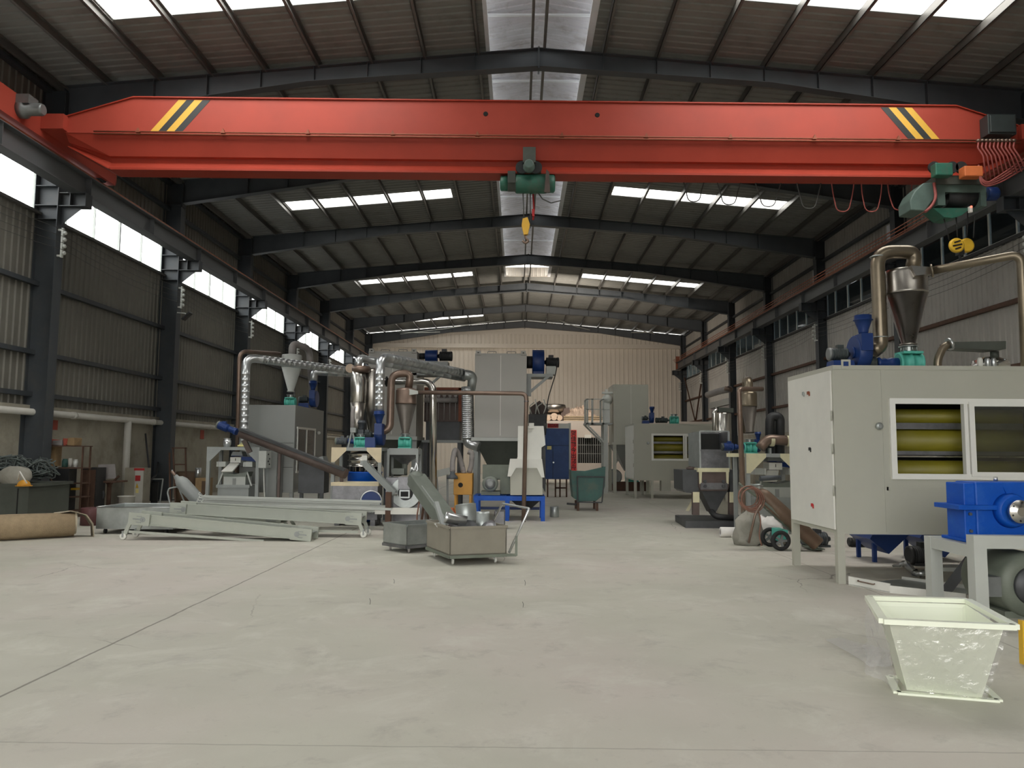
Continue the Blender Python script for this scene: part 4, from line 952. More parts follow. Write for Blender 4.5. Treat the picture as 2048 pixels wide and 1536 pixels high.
def blower(lab, c, s, zb, grp=None, mt='machine_blue', up=True, size=1.0):
    # c: centre of the base, s: overall width; shaft along X, scroll on the right
    x, y = c; t = T('blower', lab, 'blower', (x, y, zb), grp); R = .42*s
    m = MB(); m.frustum((x-.18*s, y), .55*s, .50*s, zb, (x-.18*s, y), .50*s, .42*s, zb+.28*s); m.build('base', mt, t)
    m = MB(); m.lathe((x+.14*s, y, zb+.50*s), [(R*.95, 0), (R, .02*s), (R, .30*s), (R*.95, .32*s)], 36, 'X')
    m.lathe((x+.10*s, y, zb+.50*s), [(R*.35, 0), (R*.35, .04*s)], 20, 'X'); m.box(x+.16*s, x+.44*s, y-R-.02, y-R*.2, zb+.50*s, zb+.92*s); m.build('scroll_housing', mt, t)
    m = MB(); m.lathe((x+.30*s, y-R*.62, zb+.92*s), [(.10*s, 0), (.12*s, .06*s), (.12*s, .10*s), (.20*s, .34*s), (.23*s, .345*s), (.23*s, .36*s), (.20*s, .365*s), (.20*s, .47*s)], 22); m.build('outlet_cone', mt, t)
    motor(t, V(x-.44*s, y, zb+.46*s), (1, 0, 0), .50*s, .155*s)
    return t, V(x+.30*s, y-R*.62, zb+1.39*s)
def valve(t, c, s, mt='teal'):
    # rotary valve with a square top flange, centre base c, width s
    x, y, z = c; m = MB()
    m.box(x-s*.5, x+s*.5, y-s*.45, y+s*.45, z, z+s*.08); m.box(x-s*.42, x+s*.42, y-s*.40, y+s*.40, z+s*.78, z+s*.88)
    m.lathe((x-s*.5, y, z+s*.42), [(s*.36, 0), (s*.42, .02*s), (s*.42, .10*s), (s*.34, .12*s), (s*.34, .44*s), (s*.42, .46*s), (s*.42, .54*s), (s*.34, .56*s), (s*.34, .88*s), (s*.42, .90*s), (s*.42, .98*s), (s*.36, s)], 22, 'X')
    m.build('rotary_valve', mt, t, 'teal rotary valve')
    m = MB()
    for k in range(8):
        a = 2*PI*k/8; m.cyl((x+math.cos(a)*s*.32, y+math.sin(a)*s*.32, z+s*.88), (x+math.cos(a)*s*.32, y+math.sin(a)*s*.32, z+s*1.12), s*.03, n=6)
    m.lathe((x, y, z+s*1.10), [(s*.40, 0), (s*.40, s*.04)], 22); m.lathe((x, y, z+s*.88), [(s*.24, 0), (s*.24, s*.22)], 18, caps=False); m.build('glass_collar', 'galv_dull', t)
def cyclone(name, lab, x, y, zb, ztip, zmid, ztop, R, r0, mt, vs=.30, vmt='teal', grp=None, mat2=None):
    t = T(name, lab, 'cyclone', (x, y, zb), grp)
    if vs: valve(t, (x, y, zb), vs, vmt)
    MB().lathe((x, y, 0), [(r0, ztip), (r0*1.25, ztip+.01), (r0*1.25, ztip+.03), (r0, ztip+.035), (R, zmid)], 32).build('cone', mt, t)
    MB().lathe((x, y, 0), [(R*1.015, zmid-.01), (R*1.015, zmid+.02), (R, zmid+.025), (R, ztop-.05), (R*.96, ztop), (R*.5, ztop+.02)], 32).build('barrel', mat2 or mt, t)
    return t
def sieve_machine(lab, u0, u1, Y, k, zb, grp):
    # vibrating separator: k = metres per view pixel at Y
    t = T('vibrating_separator', lab, 'separator', ((W(u0, 900, Y).x+W(u1, 900, Y).x)/2, Y+.4, 0), grp)
    return t

# ------------------------------------------------------------ left frame with separator
YL = 16.6
fl_, fx0, fx1 = frame_stand('frame_stand', 'grey gusseted steel stand on the left with separator beneath', 414, 519, YL, .75, 1.56, 'frame_grey', group='gusseted stands')
t = T('vibrating_separator', 'small grey separator machine under the left gusseted stand', 'separator', (W(467, 960, YL).x, YL+.3, 0), 'separators under stands')
Z = lambda v, Y=YL+.1: W(0, v, Y).z
def sepparts(t, u, Y, k, mt='frame_grey', mt2='light_grey_paint'):
    # u: list of x offsets in pixels at scale k around centre x
    def X(du): return u + du*k
    def H(dv): return 1.5 - dv*k
    m = MB(); m.box(X(-32), X(30), Y+.1, Y+.6, 0, H(72)); m.box(X(-35), X(32), Y+.08, Y+.62, H(76), H(70)); m.build('base_tank', mt, t)
    m = MB(); m.prism([(X(-22), Y+.12, H(72)), (X(22), Y+.12, H(72)), (X(22), Y+.12, H(54)), (X(-22), Y+.12, H(54))], (0, .4, 0)); m.build('chute_box', mt2, t)
    m = MB(); m.box(X(-3), X(3), Y+.10, Y+.13, H(71), H(57)); m.build('outlet_slot', 'cabin_mid', t)
    for s in (-1, 1):
        MB().bar((X(s*34), Y+.15, H(72)), (X(s*24), Y+.15, H(44)), .03, .03).build('spring_arm', mt2, t)
        m = MB(); m.box(X(s*27-9), X(s*27+9), Y+.1, Y+.4, H(34), H(24)); m.box(X(s*27-9), X(s*27-6), Y+.08, Y+.1, H(34), H(24)); m.box(X(s*27+6), X(s*27+9), Y+.08, Y+.1, H(34), H(24)); m.build('deck_end', mt2, t)
    m = MB(); m.prism([(X(-22), Y+.13, H(54)), (X(22), Y+.13, H(54)), (X(25), Y+.13, H(44)), (X(0), Y+.13, H(49)), (X(-25), Y+.13, H(44))], (0, .38, 0)); m.build('deck', 'mill_green', t)
    m = MB(); m.add([(X(-24), Y+.02, H(43)), (X(-2), Y+.02, H(43)), (X(6), Y+.2, H(27)), (X(-13), Y+.2, H(27)), (X(-24), Y+.05, H(45)), (X(-2), Y+.05, H(45)), (X(6), Y+.23, H(29)), (X(-13), Y+.23, H(29))], [(0, 1, 2, 3), (7, 6, 5, 4), (0, 4, 5, 1), (1, 5, 6, 2), (2, 6, 7, 3), (3, 7, 4, 0)]); m.build('chute_tray', 'off_white', t)
    m = MB(); m.box(X(-11), X(10), Y+.15, Y+.5, H(26), H(15)); o = m.build('feed_box', 'off_white', t)
    MB().box(X(-1), X(0), Y+.144, Y+.15, H(22), H(17)).build('slot', 'black_inside', o)
    m = MB(); m.prism([(X(10), Y+.2, H(14)), (X(40), Y+.2, H(14)), (X(40), Y+.2, H(24)), (X(10), Y+.2, H(21))], (0, .3, 0)); m.box(X(-10), X(12), Y+.2, Y+.5, H(13), H(12)); m.build('vibrator', 'machine_blue', t)
    m = MB(); m.frustum((X(0), Y+.35), 24*k, .3, H(12), (X(0), Y+.35), 18*k, .25, H(4)); m.build('hopper', mt, t)
sepparts(t, W(467, 900, YL).x, YL, YL/1525)
t = T('control_panel', 'grey push-button box mounted beside the left stand', 'control box', W(525, 940, YL))
m = MB(); a = W(519, 936, YL); b = W(536, 902, YL); m.box(a.x+.005, b.x, YL-.1, YL+.25, a.z, b.z); m.build('box', 'light_grey_paint', t, bevel=.008)
for v, y in ((910, .02), (919, .10), (924, .02), (930, .10)):
    z = W(0, v, YL).z; MB().lathe((b.x, YL+y, z), [(.018, 0), (.018, .015)], 10, 'X').build('button', 'black_rubber', t)
MB().tube([(a.x+.09, YL, a.z), (a.x+.12, YL, .6), (a.x+.18, YL+.1, .02)], .012, n=6).build('conduit', 'off_white', t)
t = T('elbow_can', 'shiny galvanised collar on top of the left stand', 'duct collar', W(454, 895, YL+.2)); a = W(454, 895, YL+.2); a.z = 1.56
MB().lathe(a, [(.07, 0), (.07, .03), (.085, .05), (.085, .14), (.07, .15), (.07, .18), (.09, .19)], 20).build('collar', 'galv', t)
# galvanised duct from the left stand to the right
p0 = W(487, 895, YL+.3); p0.z = 1.57; p1 = Vector((p0.x-.02, YL+.3, W(487, 722, YL+.3).z+.08)); p2 = W(694, 741, 18.9)
t = T('galvanised_duct', 'ribbed galvanised duct rising from the left stand and bending right to the orange cap', 'duct', p0, 'galvanised ducts')
MB().tube([p0, p1, p2], .095, bend=.24, n=20, rib=.14).build('duct', 'galv', t)
MB().lathe(p0+V(0, 0, 0), [(.13, 0), (.13, .03), (.10, .04)], 20).build('flange', 'sticker_yellow', t, 'yellowish flange')
m = MB(); q = W(699, 737, 18.75); m.lathe((q.x+.02, 18.7, q.z), [(.105, 0), (.112, .01), (.112, .04)], 26, 'Y'); m.build('end_cap', 'log_end', t, 'pale orange round end cap')
# brown thin pipe behind
a = W(478, 1000, 17.65); t = T('brown_pipe', 'thin brown pipe standing behind the left stand and bending toward the grey cyclone', 'pipe', (a.x, 17.5, 0), 'brown conveying pipes')
MB().tube([(a.x, 17.5, 0), (W(479, 705, 17.5).x, 17.5, W(479, 702, 17.5).z), W(560, 708, 18.4)], .05, bend=.22, n=12).build('pipe', 'pipe_brown', t)
# screw conveyor
a = W(482, 866, 16.2); b = W(692, 948, 15.6); d = (b-a).normalized()
t = T('screw_conveyor', 'dark inclined screw conveyor tube with blue motor at its raised left end', 'conveyor', (b.x, 15.6, 0))
m = MB(); m.tube([a, b], .105, n=18); m.build('tube', 'primer_brown', t)
m = MB(); m.bar(a+V(0, -.05, .08), b+V(0, -.05, .08), .14, .05); m.build('cover', 'raw_dark', t)
m = MB(); m.bar(W(488, 880, 16.2), W(500, 905, 16.2), .07, .1); m.build('outlet', 'primer_brown', t); MB().bar((W(560, 0, 16).x, 16, .0), W(560, 902, 16.0), .05, .05).build('leg', 'primer_brown', t); MB().bar((b.x-.1, 15.7, 0), b+V(-.1, 0.05, -.05), .06, .06).build('leg', 'primer_brown', t)
e = W(438, 850, 16.3); m0 = motor(t, e, d, .28, .085, 'machine_blue', 'mill_green'); m = MB(); m.lathe(e+d*.27, [(.06, 0), (.07, .02), (.055, .05), (.07, .08), (.055, .11), (.075, .14), (.075, .20)], 16, d); m.build('gear_reducer', 'machine_blue', t)
# ------------------------------------------------------------ grey cabin on the left
Yc0, Yc1 = 17.75, 20.35; xa, xb = W(482, 850, Yc0).x, W(590, 850, Yc0).x; zt = W(0, 811, Yc0).z
t = T('separator_cabin', 'dark grey sheet-metal cabin on legs with sliding side window, left of the pipes', 'cabin', ((xa+xb)/2, (Yc0+Yc1)/2, 0), 'sheet-metal separator cabins')
MB().box(xa, xb, Yc0, Yc1, .52, zt).build('body', 'cabin_mid', t, bevel=.006)
for x in (xa, xb-.08):
    for y in (Yc0, Yc1-.08): MB().box(x, x+.08, y, y+.08, 0, .52).build('leg', 'cabin_mid', t)
m = MB(); m.box(xa+.02, xb-.02, Yc0-.006, Yc0, 1.66, 1.668); m.box(xa+.02, xb-.02, Yc0-.006, Yc0, 1.1, 1.108); m.build('panel_seam', 'black_inside', t)
wy0, wy1 = Yc0+.15, Yc0+1.75; zq0, zq1 = 1.02, 2.0
m = MB()
for y in (wy0, (wy0+wy1)/2-.03, wy1-.05): m.box(xb, xb+.03, y, y+.05, zq0, zq1)
m.box(xb, xb+.03, wy0, wy1, zq0-.05, zq0); m.box(xb, xb+.03, wy0, wy1, zq1, zq1+.05); fr = m.build('window_frame', 'white_frame', t)
MB().box(xb+.002, xb+.012, wy0, wy1, zq0, zq1).build('pane', 'window_dark', fr)
MB().lathe((xb, wy1+.25, 1.95), [(.03, 0), (.045, .04), (.02, .08)], 10, 'X').build('lamp_bracket', 'ceramic', t)
# cyclone and blower on the cabin
x = W(581, 800, 18.5).x; k = 18.5/1525
t = cyclone('cyclone', 'pale grey painted cyclone standing on the roof of the dark grey cabin', x, 18.5, zt, zt+.36, W(0, 735, 18.5).z, W(0, 711, 18.5).z, .24, .07, 'light_grey_paint', .26, grp='cyclone separators')
MB().tube([(x, 18.5, W(0, 714, 18.5).z), (x, 18.5, W(0, 688, 18.5).z), (x+.25, 19.1, W(0, 690, 18.5).z), (x+.28, 19.5, zt+.25)], .085, bend=.22, n=14).build('outlet_pipe', 'hose_grey', t)
t, o_ = blower('dark blue blower on the roof of the dark grey cabin, beside its cyclone', (W(614, 810, 19.2).x, 19.3), .50, zt, 'blue blowers')
a = W(622, 765, 19.1); t2 = T('galvanised_duct', 'short galvanised duct from the cabin blower bending right behind the cyclone', 'duct', a, 'galvanised ducts')
a = Vector((o_.x, o_.y, o_.z)); MB().tube([a-V(0, 0, .02), V(a.x, a.y, W(0, 744, 19.2).z), W(712, 748, 19.4)], .09, bend=.2, n=18, rib=.3).build('duct', 'galv', t2)
# low grey panel cabinet before the cabin
t = T('grey_cabinet', 'plain grey steel cabinet standing in front of the dark cabin', 'cabinet', (W(553, 1000, 17.3).x, 17.3, 0)); m = MB(); a = W(536, 960, 17.25); b = W(555, 899, 17.25); m.box(a.x, b.x, 17.25, 17.7, 0, b.z); m.build('body', 'cabin_mid', t)
t = T('tall_bin', 'grey box-shaped chute standing right of the cabin', 'chute', (W(620, 1000, 18).x, 18.0, 0)); m = MB(); a = W(588, 990, 17.3); b = W(655, 915, 17.3); m.box(a.x+.16, b.x, 17.05, 17.5, .55, W(0, 925, 17).z); m.build('body', 'raw_dark', t)
m = MB(); m.prism([(W(640, 0, 17).x, 17.05, W(0, 925, 17).z), (b.x, 17.05, W(0, 925, 17).z), (b.x-.05, 17.05, W(0, 913, 17).z), (b.x-.14, 17.05, W(0, 915, 17).z)], (0, .4, 0)); m.build('lip', 'frame_grey', t)
for x_ in (a.x+.18, b.x-.1): MB().box(x_, x_+.07, 17.1, 17.17, 0, .55).build('leg', 'raw_dark', t)

# ------------------------------------------------------------ middle frame
YM = 16.0
ft, mx0, mx1 = frame_stand('frame_stand', 'raw steel stand with orange-putty corner gussets carrying the two middle blowers', 663, 763, YM, .8, 1.565, 'frame_grey', 'putty_orange', group='gusseted stands')
t, ob = blower('blue blower on the right of the middle stand under the tall galvanised duct', (W(736, 880, YM).x, YM+.45), .56, 1.565, 'blue blowers')
p = Vector((ob.x, ob.y, ob.z-.02))
t = T('galvanised_duct', 'tall ribbed galvanised duct rising from the middle stand and running right to the corrugated drop', 'duct', p, 'galvanised ducts')
MB().tube([p, V(p.x, p.y, W(0, 709, YM).z), W(925, 745, 19.3)], .098, bend=.24, n=20, rib=.14).build('duct', 'galv', t)
pe = W(935, 750, 19.35); MB().tube([pe+V(-.1, -.1, 0), pe+V(.14, 0, -.02), pe+V(.12, .05, -.4)], .13, bend=.2, n=20).build('elbow', 'galv_dull', t)
MB().tube([V(pe.x+.0, 19.4, pe.z-.3), V(pe.x+.03, 19.4, W(0, 878, 19.4).z)], .155, n=22, rib=.05).build('corrugated_drop', 'galv', t)
MB().tube([V(pe.x+.02, 19.38, W(0, 874, 19.4).z), V(pe.x+.03, 19.38, W(0, 884, 19.4).z), V(pe.x+.32, 19.3, W(0, 892, 19.4).z)], .13, bend=.1, n=18).build('foil_elbow', 'galv', t)
# second duct behind
t = T('galvanised_duct', 'second galvanised duct leaving the stainless cyclone top, just below and behind the tall one', 'duct', W(720, 720, 17), 'galvanised ducts')
q = W(717, 735, 16.8); MB().tube([q, V(q.x, q.y, W(0, 716, 16.8).z), W(928, 757, 19.8)], .085, bend=.22, n=18, rib=.3).build('duct', 'galv', t)
# stainless cyclone of the middle stand
x = q.x+.03; z0 = 1.565
t = T('cyclone', 'shiny stainless cyclone with conical foot behind the middle stand blowers', 'cyclone', (x, 16.75, 1.565), 'cyclone separators')
MB().lathe((x, 16.7, 0), [(.06, 1.62), (.17, W(0, 806, 16.8).z)], 26).build('cone', 'stainless_dark', t)
MB().lathe((x, 16.7, 0), [(.17, W(0, 806, 16.8).z), (.175, W(0, 805, 16.8).z), (.175, W(0, 758, 16.8).z), (.15, W(0, 752, 16.8).z), (.13, W(0, 738, 16.8).z)], 26).build('barrel', 'stainless', t)
MB().lathe((x+.05, 16.7, 0), [(.17, W(0, 746, 16.8).z), (.20, W(0, 742, 16.8).z), (.20, W(0, 734, 16.8).z)], 22).build('collar', 'pipe_brown', t)
x2 = x+.26; m = MB(); m.lathe((x2, 16.95, 0), [(.07, 1.9), (.19, W(0, 790, 17).z), (.19, W(0, 745, 17).z), (.17, W(0, 738, 17).z)], 24); m.build('rear_barrel', 'stainless_dark', t)
m = MB(); m.cyl((x2-.02, 16.95, 1.565), (x2-.02, 16.95, 1.92), .05); m.build('rear_foot', 'stainless_dark', t)
# left small pipe and second blower
t, _o = blower('slate blue small blower on the left of the middle stand', (W(700, 880, YM).x+.02, YM+.55), .42, 1.565, 'blue blowers', 'steel_grey_blue')
t = T('grey_riser', 'grey capped pipe with A-shaped foot on the left of the middle stand', 'pipe', (W(697, 880, YM).x, YM+.15, 1.565)); a = W(701, 880, YM); 
MB().tube([V(a.x, YM+.15, 1.9), V(a.x, YM+.15, W(0, 822, YM).z), V(a.x+.02, YM+.15, W(0, 812, YM).z)], .045, n=12).build('pipe', 'hose_grey', t)
m = MB(); 
for s in (-1, 1): m.bar((a.x, YM+.15, 1.95), (a.x+s*.08, YM+.15, 1.565), .03, .03)
m.box(a.x-.02, a.x+.09, YM+.05, YM+.15, 1.88, 1.98); m.build('foot', 'frame_grey', t)
# teal valve with motor, front of the stand
t = T('rotary_valve', 'teal rotary valve with long blue motor lying on the middle stand', 'valve', (W(716, 880, YM).x, YM+.1, 1.565)); a = W(717, 890, YM)
valve(t, (a.x, YM+.2, 1.565), .25); motor(t, V(W(668, 0, YM).x, YM+.2, 1.70), (1, 0, 0), .26, .075, 'steel_grey_blue', 'mill_green')
MB().lathe((W(668, 0, YM).x+.25, YM+.2, 1.70), [(.06, 0), (.06, .04), (.05, .06), (.06, .1), (.06, .17)], 14, 'X').build('gear_reducer', 'machine_blue', t)
MB().box(a.x+.125, a.x+.34, YM+.03, YM+.18, 1.57, 1.78).build('coupling_guard', 'machine_blue', t)
# brown U pipe from blower to cyclone 2
t = T('brown_pipe', 'thick brown hook-shaped pipe curving over into the dark middle cyclone', 'pipe', W(775, 860, 16.6), 'brown conveying pipes')
MB().tube([W(756, 866, 16.5), W(780, 858, 16.5), W(783, 748, 16.6), W(822, 746, 16.7), W(817, 776, 16.7)], .082, bend=.42, n=18).build('pipe', 'pipe_brown', t)
Y2 = 16.7; x = W(812, 800, Y2).x
# hopper frame under the cyclone
zt2 = W(0, 896, Y2).z
t = T('hopper_stand', 'grey square hopper on a four-legged frame under the dark middle cyclone', 'hopper', (x, Y2+.1, 0)); m = MB(); m.frustum((x, Y2), .62, .55, zt2-.14, (x, Y2), .62, .55, zt2, 0); m.build('rim_box', 'frame_grey', t)
MB().frustum((x, Y2), .12, .12, W(0, 927, Y2).z, (x, Y2), .60, .54, zt2-.14).build('funnel', 'raw_steel', t)
for dx in (-.34, .28):
    for dy in (-.3, .26): MB().box(x+dx, x+dx+.05, Y2+dy, Y2+dy+.05, 0, zt2-.02).build('leg', 'frame_grey', t)
m = MB(); m.lathe((x, Y2, W(0, 950, Y2).z), [(.06, 0), (.06, .3)], 12); m.box(x-.25, x+.02, Y2-.2, Y2+.1, W(0, 948, Y2).z, W(0, 936, Y2).z); m.build('outlet', 'mill_green', t)
t = cyclone('cyclone', 'dark brownish cyclone on a teal valve between the middle and white collectors', x, Y2, zt2, W(0, 868, Y2).z, W(0, 807, Y2).z, W(0, 777, Y2).z, .225, .075, 'cyclone_dark', .28, grp='cyclone separators', mat2='pipe_brown')
a = W(833, 783, Y2-.15); m = MB(); m.frustum((0, 0), .01, .01, 0, (0, 0), .01, .01, .01); m = MB(); m.prism([W(812, 776, Y2-.2), W(836, 782, Y2-.2), W(836, 788, Y2-.2), W(818, 790, Y2-.2)], (0, .12, 0)); m.build('inlet', 'light_grey_paint', t)
Yq = 16.55
t = T('brown_pipe', 'long level brown pipe from the middle cyclone, bending down to the floor', 'pipe', (W(1047, 1038, 17).x, Yq, 0), 'brown conveying pipes')
b = W(1053, 787, Yq); MB().tube([W(834, 785, Yq), b, V(W(1047, 1040, Yq).x, Yq, .0)], .046, bend=.14, n=14).build('pipe', 'pipe_brown', t)
MB().lathe(V(b.x, Yq, b.z-.18), [(.055, 0), (.055, .02)], 14).build('weld_collar', 'raw_steel', t)
# stainless pipe
Yp = 17.2; t = T('stainless_pipe', 'polished stainless pipe coming from the left and dropping down beside the leaning green conveyor', 'pipe', W(868, 985, Yp))
MB().tube([W(765, 763, 17.6), W(866, 764, 17.4), V(W(867, 0, Yp).x, 17.3, W(0, 985, Yp).z)], .082, bend=.25, n=20).build('pipe', 'stainless', t)
MB().lathe(W(772, 763, 17.58), [(.12, 0), (.12, .03)], 20, 'X').build('flange', 'black_metal', t)
t['label'] = 'polished stainless pipe running level then dropping behind the leaning green conveyor'
MB().cyl((W(868, 0, Yp).x, 17.3, 0), V(W(867, 0, Yp).x, 17.3, W(0, 984, Yp).z), .03).build('foot', 'raw_steel', t)
# screening drum, blue ring and tank under the middle stand
x = W(722, 930, YM).x+.0; yc = YM+.42
t = T('tank_base', 'raw steel box tank with dark blue round opening under the middle stand', 'tank', (x, yc, 0)); tx0, tx1 = W(666, 1000, 15.5).x, W(757, 1000, 15.5).x
MB().box(tx0, tx1, 15.4, 15.95, .12, W(0, 966, 15.4).z).build('tank', 'raw_steel', t, bevel=.005); m = MB(); m.box(tx0-.02, tx1+.02, 15.37, 15.97, W(0, 972, 15.4).z, W(0, 965, 15.4).z); m.build('rim', 'putty_orange', t)
for x_ in (tx0+.05, tx1-.15): MB().box(x_, x_+.1, 15.45, 15.9, 0, .12).build('foot', 'raw_steel', t)
c = W(743, 1003, 15.4); MB().lathe((c.x, 15.36, c.z), [(.20, 0), (.21, .01), (.21, .04)], 28, 'Y').build('porthole', 'machine_blue', t, 'dark blue round porthole')
MB().lathe((c.x, 15.355, c.z), [(.20, .02), (.20, 0), (.225, 0), (.225, .02)], 28, 'Y', caps=False).build('porthole_ring', 'galv', t)
t = T('vibrating_sieve', 'round stainless vibrating sieve on a bright blue drum under the middle stand', 'sieve', (x, yc, 0))
zb = W(0, 962, YM).z; z1 = W(0, 945, YM).z; rr = .36
MB().lathe((x, yc, 0), [(rr, .02), (rr, z1-.02), (rr+.02, z1), (rr, z1+.01)], 36).build('blue_drum', 'bright_blue', t)
m = MB()
for k_ in range(8):
    a = 2*PI*k_/8; m.cyl((x+.28*math.cos(a), yc+.28*math.sin(a), z1), (x+.28*math.cos(a), yc+.28*math.sin(a), W(0, 934, YM).z), .035, n=8)
m.build('spring_ring', 'black_metal', t)
r = .34; zz = [W(0, v, YM).z for v in (934, 922, 909)]
m = MB(); m.lathe((x, yc, 0), [(r, zz[0]), (r+.03, zz[0]+.005), (r+.03, zz[0]+.02), (r, zz[0]+.025), (r, zz[1]-.01), (r+.03, zz[1]), (r+.03, zz[1]+.015), (r, zz[1]+.02), (r, zz[2]-.01), (r+.03, zz[2]), (r+.03, zz[2]+.015), (r, zz[2]+.02), (.12, zz[2]+.08)], 36); m.build('stainless_deck', 'stainless', t)
MB().lathe((x, yc, 0), [(.08, zz[2]+.07), (.08, 1.5)], 16).build('inlet_sock', 'black_rubber', t)
m = MB(); a = W(727, 912, YM-.0); m.box(a.x-.04, a.x+.07, yc-r-.06, yc-r+.02, a.z-.10, a.z+.02); m.build('sample_hatch', 'off_white', t)
# outlet chute
t = T('discharge_chute', 'slanting grey chute leading from the sieve down to the grinding disc', 'chute', W(722, 935, 15.2)); a, b = W(728, 928, 15.3), W(790, 990, 14.9)
m = MB(); m.bar(a, b, .16, .03); m.bar(a+V(0, -.08, .04), b+V(0, -.08, .04), .01, .10); m.bar(a+V(0, .08, .04), b+V(0, .08, .04), .01, .10); m.bar(a+V(-.06, 0, .02), a+V(.08, 0, .02), .17, .10); m.build('trough', 'frame_grey', t); MB().bar(b+V(-.05, 0, 0), V(b.x-.05, b.y+.05, 0), .04, .04).build('support', 'raw_steel', t)
# grinding disc machine
t = T('disc_mill', 'round pale steel grinding disc with square feed box left of the leaning conveyor', 'mill', (W(812, 1030, 15.2).x, 15.4, 0)); c = W(812, 985, 15.2); cz = c.z
mm = MB(); mm.lathe((c.x, 15.15, cz), [(.30, 0), (.31, .02), (.31, .13), (.30, .15)], 40, 'Y'); mm.build('disc_cover', 'galv_dull', t)
MB().lathe((c.x, 15.12, cz), [(.14, 0), (.15, .02), (.15, .03)], 30, 'Y').build('hub', 'black_metal', t)
m = MB(); m.box(c.x-.13, c.x+.10, 15.02, 15.14, cz+.12-.05, W(0, 953, 15.1).z); m.build('feed_box', 'raw_steel', t)
m = MB(); m.box(c.x-.10, c.x+.10, 15.0, 15.12, cz-.10, cz+.06); m.build('discharge_frame', 'galv_dull', t); MB().box(c.x-.075, c.x+.075, 14.99, 15.0, cz-.07, cz+.03).build('discharge_mouth', 'black_inside', t)
m = MB(); m.box(c.x-.42, c.x+.36, 15.3, 15.9, .1, W(0, 955, 15.3).z); m.build('housing', 'raw_steel', t)
m = MB(); m.box(c.x-.36, c.x+.36, 15.25, 16.0, 0, .1); m.build('plinth', 'raw_dark', t)
t = T('rusty_post', 'short rusty brown post beside the grinding disc', 'post', G(774, 1052)); a = W(775, 1050, 14.6); MB().box(a.x-.05, a.x+.05, 14.6, 14.72, 0, W(0, 984, 14.6).z).build('post', 'rust_dark', t)
MB().box(a.x-.25, a.x+.6, 14.62, 14.70, .30, .42).build('cross_channel', 'off_white', t)
# leaning conveyor
a, b = W(832, 958, 13.6), W(912, 1068, 12.3); d = (b-a).normalized(); L = (b-a).length
t = T('inclined_conveyor', 'narrow green-grey conveyor leaning diagonally behind the large scrap trolley', 'conveyor', (b.x, 12.3, 0))
nrm = V(-d.z, 0, d.x); m = MB(); m.bar(a, b, .30, .22, (0, 0, 1)); m.build('casing', 'mill_green', t, bevel=.01)
m = MB(); m.bar(a+d*.3+V(.0, -.16, .0), b+V(0, -.16, 0), .02, .10); m.build('side_rail', 'frame_grey', t)
MB().ball(a+V(-.0, 0, 0), .15, 16, (1, 1, 1)).build('head_cover', 'mill_green', t)
for p, q in ((a+d*.45+V(0, -.1, -.1), V(a.x+.1, a.y-.2, 0)), (a+d*.45+V(0, .14, -.1), V(a.x+.22, a.y+.3, 0)), (a+d*.9+V(0, -.1, -.1), V(a.x+.3, a.y-.2, .35))): MB().bar(p, q, .035, .035).build('leg', 'rust_dark', t)
MB().tube([a+d*.4+V(-.06, -.1, -.1), a+V(.05, -.25, -.7), a+V(.15, -.25, -.95), a+V(.3, -.2, -1.0)], .014, bend=.2, n=6).build('cable', 'hose_brown', t)
# chromed clamp on top of the leaning conveyor head
o = MB().tube([W(820, 945, 13.6), W(824, 935, 13.6), W(829, 942, 13.6), W(833, 925, 13.6), W(836, 940, 13.6), W(828, 950, 13.55)], .022, bend=.03, n=8).build('foil_scrap', 'galv'); tag(o, 'crumpled shiny foil strip on the head of the leaning conveyor', 'foil')
o = MB().box(W(878, 0, 15).x, W(912, 0, 15).x, 14.9, 15.5, 0, .01).build('orange_sheet', 'orange'); 
o.data.clear_geometry(); mm_ = MB(); pA = [W(u, v, 14.9) for u, v in ((876, 1012), (925, 1004), (930, 1030), (902, 1032))]; mm_.prism(pA, (0, .5, 0)).prism([W(u, v, 15.3) for u, v in ((880, 992), (905, 992), (912, 1008), (880, 1008))], (0, .35, 0)); 
bpy.data.objects.remove(o)
z_ = min(v[2] for v in mm_.v); mm_.v = [(a_, b_, c_-z_) for a_, b_, c_ in mm_.v]
o = mm_.build('orange_funnel', 'orange'); tag(o, 'orange plastic funnel shape on the floor behind the scrap trolleys', 'funnel')
o = MB().pprism([(862, 1035), (885, 1030), (895, 1045), (880, 1052)], 13.7, .3).build('orange_scrap', 'orange'); dz = min((v.co.z for v in o.data.vertices)); o.data.transform(Matrix.Translation((0, 0, -dz))); tag(o, 'small orange scrap on the floor beside the leaning conveyor foot', 'scrap')

# ------------------------------------------------------------ brown filter cabinet
Yb = 20.5; xa, xb = W(848, 830, Yb).x, W(923, 830, Yb).x
t = T('pulse_filter', 'old brown-grey filter cabinet with a row of air valves behind the pipes', 'filter', ((xa+xb)/2, Yb+.4, 0))
MB().box(xa, xb, Yb, Yb+.9, W(0, 842, Yb).z, W(0, 774, Yb).z).build('body', 'primer_brown', t); MB().box(xa+.05, xb-.05, Yb+.05, Yb+.85, W(0, 880, Yb).z, W(0, 842, Yb).z).build('lower_body', 'raw_dark', t)
m = MB(); m.box(xa-.05, xb+.05, Yb-.05, Yb+.95, W(0, 884, Yb).z, W(0, 879, Yb).z); m.build('shelf_beam', 'frame_grey', t)
MB().box(xb-.08, xb+.02, Yb-.04, Yb, W(0, 842, Yb).z, W(0, 775, Yb).z).build('edge_post', 'rust_red', t); MB().box(xa, xb, Yb-.04, Yb, W(0, 779, Yb).z, W(0, 774, Yb).z).build('edge_beam', 'rust_red', t)
MB().cyl((xa+.02, Yb-.15, W(0, 800, Yb).z), (xb-.1, Yb-.15, W(0, 800, Yb).z), .07).build('air_header', 'hose_grey', t)
